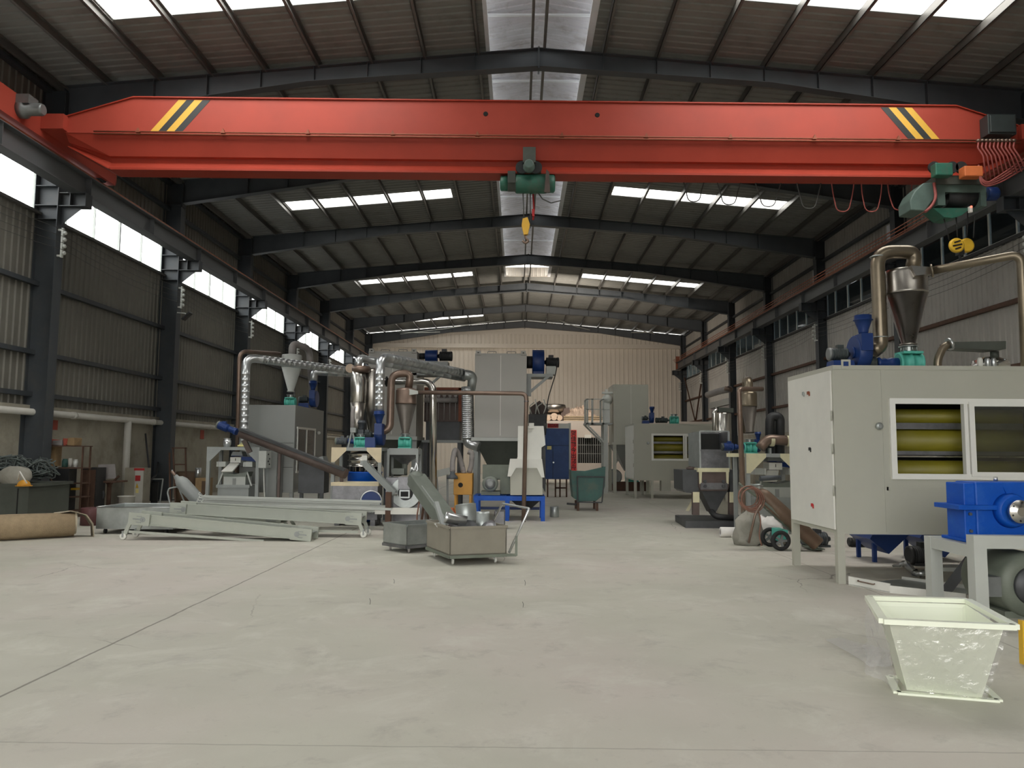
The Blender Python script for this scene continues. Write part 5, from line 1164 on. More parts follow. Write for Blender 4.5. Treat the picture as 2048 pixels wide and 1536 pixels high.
for i in range(6):
    x = xa+.10+i*(xb-xa-.25)/5; m = MB(); m.cyl((x, Yb-.15, W(0, 799, Yb).z), (x, Yb-.15, W(0, 792, Yb).z), .03, n=8); m.cyl((x, Yb-.17, W(0, 840, Yb).z), (x, Yb-.17, W(0, 803, Yb).z), .012, n=6); m.box(x-.04, x+.04, Yb-.19, Yb-.11, W(0, 793, Yb).z, W(0, 788, Yb).z); m.build('pulse_valve', 'hose_grey', t)
for x in (xa, xb-.1):
    for y in (Yb, Yb+.8): MB().box(x, x+.1, y, y+.1, 0, W(0, 884, Yb).z).build('leg', 'raw_dark', t)

# ------------------------------------------------------------ tall white dust collectors
def collector(lab, u0, u1, vt, vb, Y, dep, legs=True, mt='cabin_light', zleg=None, lugs=True, hop=True, legw=.12, hopmt='dark_olive'):
    xa, xb = W(u0, 800, Y).x, W(u1, 800, Y).x; z1, z0 = W(0, vt, Y).z, W(0, vb, Y).z
    t = T('dust_collector', lab, 'dust collector', ((xa+xb)/2, Y+dep/2, 0), 'tall dust collectors')
    MB().box(xa, xb, Y, Y+dep, z0, z1).build('body', mt, t, bevel=.006)
    MB().box((xa+xb)/2-.006, (xa+xb)/2+.006, Y-.004, Y, z0+.05, z1-.05).build('door_seam', 'white_frame' if mt != 'cabin_grey' else 'off_white', t)
    m = MB(); m.box(xa-.07, xb+.04, Y-.06, Y+dep+.06, z0-.09, z0); m.build('base_frame', mt if mt != 'cabin_light' else 'light_grey_paint', t)
    if lugs:
        for x in (xa+.02, xb-.15):
            g = MB().box(x, x+.13, Y-.05, Y+.0, z1-.05, z1+.06).build('lifting_lug', mt, t); MB().box(x+.045, x+.085, Y-.055, Y-.05, z1-.005, z1+.02).build('eye', 'black_inside', g)
        for x in (xa+.32, xb-.5): MB().tube([(x, Y+.05, z1), (x, Y+.05, z1+.05), (x+.22, Y+.05, z1+.05), (x+.22, Y+.05, z1)], .012, bend=.02, n=6).build('handle', mt, t)
    if hop:
        MB().frustum(((xa+xb)/2, Y+dep/2), .3, .3, z0-.09-1.0*(xb-xa)*.75, ((xa+xb)/2, Y+dep/2), xb-xa-.04, dep-.04, z0-.09).build('hopper', hopmt, t)
    for x in (xa-.02, xb-legw+.02):
        for y in (Y, Y+dep-legw): MB().box(x, x+legw, y, y+legw, 0, z0-.09).build('leg', 'frame_grey' if mt != 'cabin_grey' else 'cabin_grey', t)
    return t, xa, xb, z0, z1
collector('left of the two tall pale dust collectors, partly hidden by the bent pipes', 735, 833, 702, 872, 19.9, 1.5)
dc2, xa, xb, z0, z1 = collector('right-hand tall pale dust collector with a blue fan on its side bracket', 949, 1053, 705, 873, 19.3, 1.4)
# fan on bracket, right of collector 2
Yf = 19.6
def side_fan(lab, u0, u1, v0, v1, Y, mtr=True, bracket=True):
    a = W(u0, v1, Y); b = W(u1, v0, Y); cx = (a.x+b.x)/2; cz = (a.z+b.z)/2; R = (b.z-a.z)/2
    t = T('side_fan', lab, 'fan', (cx, Y+.2, a.z)); m = MB(); m.lathe((a.x, Y+.3, cz), [(R*.97, 0), (R, .01), (R, b.x-a.x-.01), (R*.97, b.x-a.x)], 36, 'X'); m.box(a.x+.02, b.x-.02, Y+.3-R*.6, Y+.3+R*.1, a.z, cz); m.build('fan_housing', 'machine_blue', t)
    MB().lathe((a.x-.16, Y+.3, cz), [(R*.5, 0), (R*.5, .16)], 24, 'X').build('inlet_neck', 'black_metal', t)
    if mtr: motor(t, V(b.x+.36, Y+.3, cz+.0), (-1, 0, 0), .36, .13, 'black_metal', 'black_metal')
    return t, a, b, cz
t, a, b, cz = side_fan('large dark blue fan with black motor on the bracket beside the right dust collector', 1065, 1089, 697, 747, Yf)
m = MB(); z = a.z; xe = b.x+.22
m.box(xb, xe, Yf-.05, Yf+.65, z-.09, z-.01); m.box(xb+.0, xb+.12, Yf-.05, Yf+.1, W(0, 790, Yf).z, z-.09); m.build('bracket_shelf', 'frame_grey', t)
MB().box(b.x+.05, b.x+.30, Yf+.1, Yf+.5, z-.01, cz-.12).build('motor_plinth', 'light_grey_paint', t); m = MB(); m.bar((xb+.06, Yf, W(0, 784, Yf).z), (xe-.10, Yf, z-.06), .07, .07); m.build('bracket_strut', 'frame_grey', t)
MB().tube([(b.x+.34, Yf, cz), (b.x+.30, Yf-.02, cz-.3), V(*W(1095, 800, Yf)), V(*W(1091, 870, Yf))], .014, bend=.2, n=6).build('cable', 'cable_black', t)
t, a, b, cz = side_fan('bright blue fan with black motor on the side of the left dust collector', 848, 873, 697, 722, 19.9)
m = MB(); m.box(a.x-.35, b.x+.45, 19.9, 20.5, W(0, 745, 19.9).z-.06, W(0, 745, 19.9).z); m.bar(W(866, 765, 19.9), W(885, 748, 19.9), .06, .06); m.box(a.x-.05, b.x+.3, 19.95, 20.45, W(0, 745, 19.9).z, a.z); m.build('bracket_shelf', 'frame_grey', t)
# U-shaped brown bracket and yellow extraction unit
t = T('fume_extractor', 'yellow box fume extractor with drooping grey flexible arms behind the scrap trolleys', 'extractor', (W(925, 1000, 17.6).x, 17.8, 0)); Yy = 17.4
a = W(907, 985, Yy); b = W(945, 947, Yy); bz = b.z
m = MB(); m.box(a.x, b.x, Yy, Yy+.5, .52, bz); m.build('body', 'machine_yellow', t, bevel=.01)
c = W(921, 970, Yy); MB().lathe((c.x, Yy-.01, c.z), [(.05, 0), (.055, .01), (.055, .02)], 18, 'Y').build('port', 'black_inside', t)
for x_ in (a.x+.02, b.x-.07):
    for y_ in (Yy+.02, Yy+.43): MB().box(x_, x_+.05, y_, y_+.05, 0, .52).build('leg', 'machine_yellow', t)
MB().tube([W(928, 948, Yy+.2), W(920, 915, Yy+.2), W(910, 895, Yy), W(905, 925, Yy-.1), W(905, 944, Yy-.1)], .06, bend=.3, n=14, rib=.05).build('suction_arm', 'hose_grey', t)
MB().lathe(W(905, 955, Yy-.15)+V(0, 0, -.03), [(.13, 0), (.12, .05), (.06, .10), (.05, .16)], 22).build('hood', 'steel_grey_blue', t)
MB().tube([W(938, 946, Yy+.3), W(943, 930, Yy+.3), W(944, 906, Yy+.3), W(936, 903, Yy+.3)], .06, bend=.2, n=14, rib=.05).build('suction_arm', 'hose_grey', t)
# tilted grey screen behind
t = T('screen_table', 'tilted grey screening table in the shadow behind the yellow extractor', 'table', (W(890, 960, 19).x, 19.0, 0)); m = MB(); m.bar(W(872, 948, 18.6), W(905, 940, 18.6), .5, .16); m.build('deck', 'light_grey_paint', t)
MB().bar(W(872, 945, 18.5), V(W(880, 0, 18.5).x, 18.5, 0), .05, .05).build('leg', 'frame_grey', t); MB().bar(W(895, 948, 18.5), V(W(897, 0, 18.5).x, 18.5, 0), .05, .05).build('leg', 'frame_grey', t)
for q in (-.1, .1, .2): pass

# ------------------------------------------------------------ crusher on the blue stand
Yk = 16.75
bx0, bx1 = W(947, 1000, Yk).x, W(1090, 1000, Yk).x; zt3 = W(0, 990, Yk).z
t = T('blue_stand', 'bright blue four-legged steel stand carrying the crusher', 'stand', ((bx0+bx1)/2, Yk+.4, 0))
m = MB()
for y in (Yk, Yk+.85): m.box(bx0, bx1, y, y+.09, zt3-.10, zt3)
for x in (bx0, bx0+.62, bx1-.09): m.box(x, x+.09, Yk+.09, Yk+.85, zt3-.10, zt3)
m.build('top_frame', 'bright_blue', t)
for x in (bx0+.02, W(1011, 0, Yk).x, bx1-.09):
    for y in (Yk, Yk+.85): MB().box(x, x+.09, y, y+.09, 0, zt3-.10).build('leg', 'bright_blue', t)
MB().box(bx0+.1, bx1-.1, Yk+.86, Yk+.93, .18, .24).build('tie_bar', 'machine_blue', t)
t = T('crusher', 'pale grey hammer crusher with hood and large green motor on the blue stand', 'crusher', ((bx0+bx1)/2, Yk+.4, zt3))
m = MB(); m.pprism([(1021, 990), (1021, 950), (1033, 935), (1073, 935), (1085, 950), (1085, 990)], Yk, .7); o = m.build('housing', 'cabin_grey', t); dz = zt3-W(0, 990, Yk).z
m = MB(); m.pprism([(1015, 953), (1020, 918), (1084, 918), (1089, 955), (1083, 955), (1074, 936), (1032, 936), (1022, 953)], Yk-.06, .82); m.build('shoulder_cover', 'off_white', t)
m = MB(); m.pprism([(1035, 918), (1036, 852), (1087, 852), (1091, 890), (1083, 895), (1083, 918)], Yk+.1, .55); m.build('feed_chute', 'off_white', t)
MB().pbox(1058, 1068, 846, 857, Yk+.05, .04).build('lifting_lug', 'off_white', t)
MB().pprism([(1083, 896), (1091, 890), (1091, 985), (1085, 975), (1083, 950)], Yk+.25, .5).build('side_plate', 'black_metal', t)
c = W(980, 968, Yk); 
MB().lathe((c.x, Yk+.08, c.z), [(.13, 0), (.17, .02), (.175, .03), (.175, .07), (.16, .08), (.16, .55)], 30, 'Y').build('motor', 'mill_green', t)
MB().lathe((c.x, Yk+.065, c.z), [(.05, 0), (.12, .012), (.12, .02)], 24, 'Y').build('motor_cap', 'grey_motor', t)
m = MB(); m.pbox(965, 1019, 930, 958, Yk+.5, .5); m.pbox(962, 1000, 983, 990, Yk+.15, .5); m.pbox(1000, 1020, 955, 988, Yk+.45, .4); m.build('belt_guard', 'olive_machine', t)
m = MB(); m.frustum((W(1052, 0, Yk).x, Yk+.45), .25, .3, .25, (W(1052, 0, Yk).x, Yk+.45), .62, .6, zt3-.11); o = m.build('discharge_funnel', 'black_metal', t)
o = MB().lathe(G(1109, 1034), [(.10, 0), (.105, .005), (.105, .235), (.10, .24), (.10, .02)], 20).build('paint_can', 'galv_dull'); tag(o, 'small open steel can on the floor right of the blue stand', 'can')
t = T('grey_tank', 'narrow rusty grey box standing before the blue stand', 'box', (W(994, 1040, 15.0).x, 15.0, 0)); a = W(988, 1050, 14.9); b = W(1010, 1022, 14.9); MB().box(a.x, b.x, 14.9, 15.2, 0, b.z).build('body', 'raw_steel', t, bevel=.02)

# ------------------------------------------------------------ scrap trolleys
def trolley(lab, A, B, C, h, zb, mt, t_=.015, cr=.045, wheel='off_white', base='olive_machine', handle=False):
    # A near-left corner, B near-right corner, C far-left corner of the tub on the floor plan
    A, B, C = Vector(A), Vector(B), Vector(C); ex = (B-A); ey = (C-A); D = B+ey
    t = T('scrap_trolley', lab, 'trolley', (A+D)/2, 'metal tub trolleys'); o = V(0, 0, zb)
    m = MB(); P = [A, B, D, C]; c0 = (A+D)/2
    for i in range(4):
        p, q = P[i], P[(i+1) % 4]; m.prism([p+o, q+o, q+o+V(0, 0, h), p+o+V(0, 0, h)], ((c0-(p+q)/2).normalized()*t_))
    m.prism([p+o for p in P], (0, 0, t_)); m.build('tub', mt, t)
    m = MB(); 
    for i in range(4): m.bar(P[i]+o+V(0, 0, h), P[(i+1) % 4]+o+V(0, 0, h), .035, .03)
    m.build('rim', mt, t)
    m = MB()
    for i in range(4): m.bar(P[i]+V(0, 0, zb-.02), P[(i+1) % 4]+V(0, 0, zb-.02), .04, .04)
    m.build('base_frame', base, t)
    for f in ((.1, .1), (.85, .1), (.1, .88), (.85, .88)):
        p = A+ex*f[0]+ey*f[1]; c = MB().lathe((p.x-.015, p.y, cr), [(cr*.8, 0), (cr, .004), (cr, .026), (cr*.8, .03)], 16, (1, .25, 0)).build('caster', wheel, t)
        MB().box(p.x-.02, p.x+.02, p.y-.015, p.y+.015, cr, zb-.03).build('fork', 'frame_grey', c)
    return t, P
A = G(899, 1128); A = W(899, 1128, 10.2); A.z = 0; B = W(1013, 1120, 10.45); B.z = 0; C = W(853, 1112, 11.15); C.z = 0
t, P = trolley('large beige tub trolley on casters heaped with sheet-metal scrap, push handle on the right', A, B, C, .36, .13, 'off_white')
for o_ in t.children:
    if o_.name.startswith(('tub', 'rim')): o_.data.materials[0] = MATS['tub_beige']
Bz = P[1]; e = V(.13, .03, 0)
m = MB(); m.bar(Bz+V(-.02, 0, .11), Bz+e+V(0, 0, .11), .035, .035); m.bar(Bz+e+V(0, 0, .10), Bz+e+V(0, 0, .36), .035, .035); m.bar(P[2]+V(-.02, 0, .11), P[2]+e+V(0, 0, .11), .035, .035); m.bar(P[2]+e+V(0, 0, .1), P[2]+e+V(0, 0, .36), .035, .035); m.build('handle_post', 'olive_machine', t)
h0 = Bz+V(.03, -.0, .14); h1 = W(1059, 1017, 10.55); h2 = W(1005, 1007, 11.25); h3 = P[2]+V(.03, 0, .14)
MB().tube([h0, h1, h2, h3], .016, bend=.03, n=10).build('push_handle', 'galv', t, 'worn pale push handle')
cx, cyy = (P[0]+P[2])/2, 0
zt4 = .47
def scrapitem(o, lab, cat='scrap'): return tag(o, lab, cat)
p = W(933, 1030, 10.8); ax = V(-.12, .15, 1).normalized(); m = MB(); m.lathe(p-ax*.20, [(.145, 0), (.148, .10), (.155, .11), (.148, .12), (.145, .34), (.15, .345), (.14, .35), (.135, .34), (.135, .02)], 30, ax); o = m.build('duct_ring', 'galv_dull'); scrapitem(o, 'wide galvanised duct ring standing upright in the scrap heap', 'duct ring')
p = W(890, 1034, 10.5); ax = V(1, .1, -.22).normalized(); o = MB().lathe(p, [(.075, 0), (.08, .01), (.08, .05), (.075, .06), (.075, .30)], 26, ax).build('duct_tube', 'galv'); scrapitem(o, 'shiny narrow galvanised tube pointing left out of the scrap heap', 'duct tube')
p = W(965, 1022, 10.8); m = MB(); vs = []
for i in range(9):
    a_ = i/8*PI*.6; vs += [(p.x-.08, 10.7-.08*math.sin(a_), p.z-.25*i/8), (p.x+.10, 10.7-.08*math.sin(a_), p.z-.25*i/8)]
m.add(vs, [(2*i, 2*i+1, 2*i+3, 2*i+2) for i in range(8)], True); o = m.build('bent_sheet', 'galv_dull'); md = o.modifiers.new('solid', 'SOLIDIFY'); md.thickness = .004; scrapitem(o, 'curved galvanised sheet offcut on the right of the scrap heap', 'sheet')
c4 = (P[0]+P[2])/2
for i, (u, v, y, r_, ax, mt, lab) in enumerate([(935, 1062, 10.45, .15, (.1, -.8, .5), 'raw_dark', 'dark round steel disc leaning at the front of the scrap heap'), (978, 1058, 10.55, .12, (-.4, -.6, .6), 'raw_steel', 'dull steel ring piece at the right of the scrap heap'), (910, 1060, 10.55, .11, (.3, -.5, .8), 'raw_steel', 'crumpled disc at the left of the scrap heap'), (950, 1052, 10.8, .13, (-.2, -.4, .9), 'black_metal', 'black steel disc lying in the middle of the scrap heap')]):
    p = W(u, v, y); p.z = max(p.z, .36); o = MB().lathe(p, [(r_*.4, 0), (r_, .02), (r_, .035), (r_*.4, .03)], 26, ax).build('scrap_disc', mt); scrapitem(o, lab, 'disc')
o = MB().bar(W(872, 1005, 10.9), W(890, 1062, 10.6), .06, .05).build('steel_bar', 'frame_grey'); scrapitem(o, 'flat grey bar leaning up out of the left end of the scrap heap', 'bar')
o = MB().prism([W(868, 1047, 10.7), W(895, 1040, 10.7), W(905, 1060, 10.7), W(880, 1062, 10.7)], (0, .25, -.02)).build('scrap_sheet', 'light_grey_paint'); scrapitem(o, 'folded pale sheet at the left rim of the scrap heap', 'sheet')
A = W(814, 1101, 11.35); A.z = 0; B = W(858, 1097, 11.9); B.z = 0; C = W(768, 1096, 12.0); C.z = 0
A = W(813, 1100, 11.35); A.z = 0; B = A+V(.62, .55, 0); C = W(766, 1092, 11.75); C.z = 0
trolley('smaller empty dull-steel tub trolley standing left of the scrap trolley', A, B, C, .29, .11, 'galv_dull', base='raw_steel', wheel='hose_grey')
# stub wires in the floor
for i, (u, v, h_) in enumerate([(788, 1167, .05), (1050, 1171, .06), (740, 1209, .06), (1046, 1215, .055)]):
    p = G(u, v); o = MB().tube([p, p+V(.004, 0, h_*.6), p+V(-.006, 0, h_)], .0025, n=5).build('floor_stub', 'wire')
    tag(o, ['tiny bent wire stub sticking up from the floor below the small trolley', 'tiny wire stub in the floor below the trolley handle', 'nearer tiny wire stub in the floor, left of the trolleys', 'nearer tiny wire stub in the floor, right of middle'][i], 'wire', 'wire stubs in the floor')
UC, VC = 1700, 900
# ------------------------------------------------------------ big separator cabinet on the right
def cabin(lab, x0, x1, y0, y1, z0, z1, mt, win, legs, left_door=True, seams=(), knob=None, mtl=None):
    t = T('separator_cabin', lab, 'cabin', ((x0+x1)/2, (y0+y1)/2, 0), 'sheet-metal separator cabins')
    wx0, wx1, wz0, wz1 = win; d = .04
    m = MB()   # hollow shell so that the rollers show through the window
    m.box(x0, x1, y0, y0+d, z0, wz0).box(x0, x1, y0, y0+d, wz1, z1).box(x0, wx0, y0, y0+d, wz0, wz1).box(wx1, x1, y0, y0+d, wz0, wz1)
    m.box(x0, x0+d, y0+d, y1, z0, z1).box(x1-d, x1, y0+d, y1, z0, z1).box(x0+d, x1-d, y1-d, y1, z0, z1).box(x0+d, x1-d, y0+d, y1-d, z0, z0+d).box(x0+d, x1-d, y0+d, y1-d, z1-d, z1)
    m.build('shell', mt, t)
    m = MB(); m.box(x0+d, x1-d, y0+.75, y0+.78, z0+d, z1-d); m.build('inner_wall', 'black_inside', t)
    for x in legs[0]:
        for y in (y0, y1-.085): MB().box(x, x+.085, y, y+.085, 0, z0).build('leg', mt, t)
    fr = MB(); f = .065
    fr.box(wx0, wx1, y0-.03, y0+d, wz0, wz0+f).box(wx0, wx1, y0-.03, y0+d, wz1-f, wz1).box(wx0, wx0+f, y0-.03, y0+d, wz0+f, wz1-f).box(wx1-f, wx1, y0-.03, y0+d, wz0+f, wz1-f)
    xm = wx0+(wx1-wx0)*legs[1]; fr.box(xm-.045, xm, y0-.03, y0+d, wz0+f, wz1-f); fr.box(xm+.01, xm+.07, y0-.045, y0-.01, wz0+f*.6, wz1-f*.6)
    fr.box(xm+.07, wx1-f, y0-.045, y0-.01, wz0+f*.6, wz0+f*1.4).box(xm+.07, wx1-f, y0-.045, y0-.01, wz1-f*1.4, wz1-f*.6)
    w_ = fr.build('window_frame', 'white_frame', t)
    MB().box(xm+.07, wx1-f, y0-.03, y0-.024, wz0+f*1.4, wz1-f*1.4).build('sliding_pane', 'glass_cabin', w_)
    for i, (fz, fr_) in enumerate(((.10, .13), (.48, .16), (.80, .10))):
        z = wz0+(wz1-wz0)*fz; r = (wz1-wz0)*fr_
        MB().cyl((x0+.1, y0+.50, z), (x1-.1, y0+.50, z), r, n=28).build('yellow_roller', 'drum_yellow', t)
    for fz, h_ in ((.27, .02), (.30, .05), (.63, .08), (.68, .02)):
        z = wz0+(wz1-wz0)*fz; MB().box(x0+.1, x1-.1, y0+.30+fz*.05, y0+.33+fz*.05, z, z+h_*(wz1-wz0)).build('deflector_bar', 'stainless' if h_ < .03 else 'raw_steel', t)
    m = MB()
    for x in seams: m.box(x-.022, x+.022, y0-.006, y0, z0+.03, z1-.03)
    if seams: m.box(seams[-1], x1, y0-.006, y0, wz0-.13, wz0-.09)
    m.box(x0, x1, y0-.008, y0, z1-.05, z1)
    if seams: m.build('panel_rib', mt, t)
    if left_door:
        MB().box(x0-.02, x0-.002, y0+.03, y1-.06, z0+.05, z1-.06).build('side_door', mtl or mt, t)
        for z in (z0+.5, z1-.6, (z0+z1)/2): MB().cyl((x0-.02, y0+.02, z-.06), (x0-.02, y0+.02, z+.06), .012, n=8).build('hinge', mt, t)
    if knob: MB().lathe((knob[0], y0-.05, knob[1]), [(.02, 0), (.042, .01), (.042, .035), (.02, .05)], 16, 'Y').build('knob', 'galv_dull', t)
    return t
BX0, BY0, BY1, BZ0, BZ1 = 3.72, 9.04, 10.55, .57, 2.55
ct = cabin('large pale green-grey cabin at right with yellow rollers behind its sliding window', BX0, 8.6, BY0, BY1, BZ0, BZ1, 'cabin_grey', (4.37, 6.35, 1.21, 2.16), ((BX0, 8.5), .46), True, (4.31,), (4.24, 1.83), 'off_white')
dr = [c for c in ct.children if c.name.startswith('side_door')][0]
for (u, v, mtn, s_) in ((1617, 786, 'rust_red', .06), (1607, 787, 'galv_dull', .04), (1620, 898, 'black_metal', .05), (1625, 1010, 'sign_red', .05)):
    p = WX(u, v, BX0-.021); m = MB().box(p.x-.012, p.x, p.y-s_/2, p.y+s_/2, p.z-.02, p.z+.02); m.box(p.x-.008, p.x, p.y-s_*.8, p.y-s_*.3, p.z-.04, p.z+.01); m.build('latch', mtn, dr, None)
MB().pbox(1683, 1701, 719, 737, BY0-.012, .01).build('lug_plate', 'cabin_grey', ct); MB().pbox(1687, 1697, 723, 732, BY0-.014, .003).build('lug_eye', 'machine_blue', ct)
# equipment on top of it
UC, VC = 1850, 680
YT = 9.5; zt = BZ1
t, ob = blower('dark blue blower with funnel outlet on the roof of the large right cabin, left end', (W(1708, 700, YT+.15).x, YT+.35), .52, zt, 'blue blowers')
x = W(1838, 600, YT).x
cyc = cyclone('cyclone', 'large dark bronze cyclone on a teal valve above the right cabin', x, YT+.3, zt, W(0, 690, YT+.2).z, W(0, 585, YT+.2).z, W(0, 538, YT+.2).z, .255, .085, 'stainless_dark', .30, grp='cyclone separators')
m0 = motor(cyc, V(x-.66, YT+.3, zt+.12), (1, 0, 0), .26, .085, 'dark_motor', 'rust_dark'); MB().lathe((x-.42, YT+.3, zt+.12), [(.06, 0), (.075, .03), (.055, .06), (.07, .1), (.055, .13), (.07, .17), (.07, .27)], 16, 'X').build('gear_reducer', 'machine_blue', cyc)
# tangential inlet and long pipe to the right
m = MB(); m.prism([W(1822, 531, YT), W(1864, 534, YT), W(1872, 546, YT), W(1832, 551, YT)], (0, .16, 0)); m.build('inlet', 'stainless_dark', cyc)
t = T('bronze_pipe', 'long bronze pipe rising rightward from the large cyclone inlet and turning down', 'pipe', W(1870, 540, YT), 'bronze pipes')
MB().tube([W(1866, 541, YT), W(2042, 508, 9.1), V(W(2046, 0, 9.1).x, 9.1, .9)], .052, bend=.13, n=16).build('pipe', 'pipe_copper', t)
MB().lathe(W(1862, 542, YT), [(.085, 0), (.085, .02)], 18, (W(2042, 508, 9.1)-W(1866, 541, YT))).build('flange', 'pipe_copper', t)
t = T('bronze_pipe', 'thick bronze upside-down U pipe from the blue blower to the large cyclone top', 'pipe', W(1753, 700, YT+.4), 'bronze pipes')
Yu = YT+.3
MB().tube([W(1745, 704, Yu), W(1762, 692, Yu), W(1754, 504, Yu), W(1831, 504, Yu), V(W(1830, 0, Yu).x, Yu, W(0, 540, Yu).z)], .088, bend=.2, n=20).build('pipe', 'pipe_copper', t)
for v in (515, 676): a = W(1755 if v < 600 else 1761, v, Yu); MB().lathe(a, [(.092, 0), (.096, .008), (.092, .016)], 20).build('weld_seam', 'galv_dull', t)
t = T('elbow_pipe', 'short bronze elbow with shiny flange on the cabin roof right of the teal valve', 'pipe', W(1876, 730, YT)); a = W(1875, 725, YT+.1)
MB().tube([V(a.x, YT+.1, zt), V(a.x, YT+.1, zt+.14), W(1886, 695, YT+.1), W(1899, 688, YT+.1)], .048, bend=.08, n=14).build('elbow', 'pipe_copper', t); MB().lathe(W(1897, 689, YT+.1), [(.08, 0), (.08, .03)], 18, (.9, 0, .3)).build('flange', 'galv', t)
t = T('filter_canister', 'shiny stainless canister with dark lid arm at the right end of the cabin roof', 'canister', W(1975, 730, YT)); a = W(1978, 0, YT+.3)
MB().lathe((a.x, YT+.3, zt), [(.22, 0), (.22, .12), (.20, .16), (.10, .20)], 30).build('body', 'stainless', t)
for u in (1958, 1973, 1985): MB().lathe((W(u, 0, YT+.05).x, YT+.05, zt), [(.03, 0), (.032, .14), (.02, .165)], 12).build('filter_tube', 'off_white' if u == 1958 else 'galv', t)
MB().prism([W(1901, 684, YT+.05), W(2012, 682, YT+.05), W(2012, 698, YT+.05), W(1990, 700, YT+.05), W(1902, 696, YT+.05)], (0, .25, 0)).build('lid_arm', 'dark_olive', t)
MB().cyl((a.x, YT+.2, zt+.18), V(a.x, YT+.2, W(0, 698, YT).z), .05).build('post', 'dark_olive', t)

# things underneath the big cabin
UC, VC = 1800, 1070
t = T('blue_hopper', 'dark blue pointed hopper hanging low behind the cabin legs, left one', 'hopper', W(1780, 1100, 11.0), 'blue hoppers under the cabin')
def vhop(lab, u0, u1, uc, vt, vb, Y):
    t = T('blue_hopper', lab, 'hopper', (W(uc, vb, Y).x, Y+.3, 0), 'blue hoppers under the cabin'); dz = W(uc, vb, Y).z
    MB().prism([W(u0, vt, Y), W(u0-5, vt+8, Y), W(uc, vb, Y), W(u1, vt+6, Y), W(u1+6, vt, Y)], (0, .7, 0)).build('body', 'machine_blue', t)
    for y in (Y+.1, Y+.6): MB().box(W(u0, 0, Y).x+.05, W(u0, 0, Y).x+.10, y, y+.05, 0, W(u0, vt, Y).z).build('leg', 'machine_blue', t)
    return t
bpy.data.objects.remove(t)
vhop('dark blue pointed hopper low under the large cabin, left one', 1745, 1812, 1778, 1070, 1108, 10.75)
vhop('dark blue pointed hopper low under the large cabin, right one', 1845, 1930, 1890, 1068, 1115, 10.9)
def lowmotor(u, v, Y, L, r, mt, lab, d=(1, 0, 0)):
    p = W(u, v, Y); t = T('electric_motor', lab, 'motor', (p.x, Y, 0), 'loose electric motors'); zc = r*1.15
    motor(t, V(p.x, Y, zc), d, L, r, mt, mt); MB().box(min(p.x, p.x+d[0]*L)+.02, max(p.x, p.x+d[0]*L)-.02, Y-r*.7, Y+r*.7, 0, r*.3).build('foot', mt, t); return t
lowmotor(1608, 1080, 12.6, .42, .11, 'steel_grey_blue', 'dark blue-grey motor on the floor behind the cabin front leg')
lowmotor(1700, 1078, 12.6, .30, .07, 'black_metal', 'small black motor on the floor just right of the cabin near leg')
lowmotor(1820, 1095, 10.6, .34, .12, 'black_metal', 'black motor on the floor between the two blue hoppers')
# tray on the floor
t = T('metal_tray', 'shallow pale tray frame with handle lying on the floor below the cabin', 'tray', G(1770, 1175))
A, B = G(1697, 1170), G(1780, 1186); d = (B-A).normalized(); bk = V(-d.y, d.x, 0)
m = MB(); m.prism([A, B, B+V(0, 0, .10), A+V(0, 0, .10)], bk*.012); m.prism([A+bk*.9, B+bk*1.0+d*.6, B+bk*1.0+d*.6+V(0, 0, .06), A+bk*.9+V(0, 0, .04)], bk*.012); m.prism([B, B+d*.62+bk*.35, B+d*.62+bk*.35+V(0, 0, .07), B+V(0, 0, .08)], bk*.012)
m.build('rim', 'off_white', t); MB().prism([A+V(0, 0, .005), B+V(0, 0, .005), B+bk*1.0+d*.6+V(0, 0, .005), A+bk*.9+V(0, 0, .005)], (0, 0, .006)).build('sheet_floor', 'galv_dull', t)
MB().tube([A+d*.15+V(0, 0, .075)-bk*.01, A+d*.15+V(0, 0, .07)-bk*.03, A+d*.36+V(0, 0, .065)-bk*.03, A+d*.36+V(0, 0, .07)-bk*.01], .008, n=6).build('handle', 'pipe_brown', t)
o = MB().tube([G(1788, 1140)+V(0, 0, .05), G(1812, 1145)+V(0, 0, .12), G(1832, 1156)+V(0, 0, .05), G(1850, 1158)+V(0, 0, .06)], .035, bend=.1, n=5).jitter(.02, 5).build('foil_scrap', 'galv'); tag(o, 'crinkled shiny foil lying on the tray below the cabin', 'foil')
o = MB().prism([G(1885, 1136), G(1955, 1136), G(1955, 1143), G(1885, 1143)], (0, 0, .05)).build('toothed_rail', 'light_grey_paint'); tag(o, 'pale toothed rail lying on the floor between the gearbox stand legs', 'rail')

# gearbox stand, right front
t = T('gearbox_stand', 'pale grey welded tube stand carrying the bright blue gearbox', 'stand', (W(1960, 1200, 7.6).x, 7.6, 0)); LG = 'light_grey_paint'
A = V(4.42, 8.25, 0); Bp = V(4.50, 7.45, 0); z1 = .685; wd = .115
def post(p, dz=0): MB().box(p.x, p.x+wd, p.y, p.y+wd, 0, z1-wd+dz).build('leg', LG, t)
xA = W(1861, 1100, 7.75).x; xB = W(1948, 1100, 7.0).x
pA = V(xA, 7.75, 0); pB = V(xB, 7.0, 0)
post(pA); post(pB, .09); post(pA+V(1.7, 0, 0)); post(pB+V(1.7, 0, 0), .09)
m = MB(); m.bar(pA+V(wd/2+.004, .0, z1-wd/2), pB+V(wd/2+.004, wd+.002, z1-wd/2), wd-.004, wd-.004); m.box(pA.x, pA.x+1.8, pA.y+.001, pA.y+wd, z1-wd, z1); m.box(pB.x, pB.x+1.8, pB.y, pB.y+wd, z1-wd+.09, z1+.09); m.build('top_frame', LG, t)
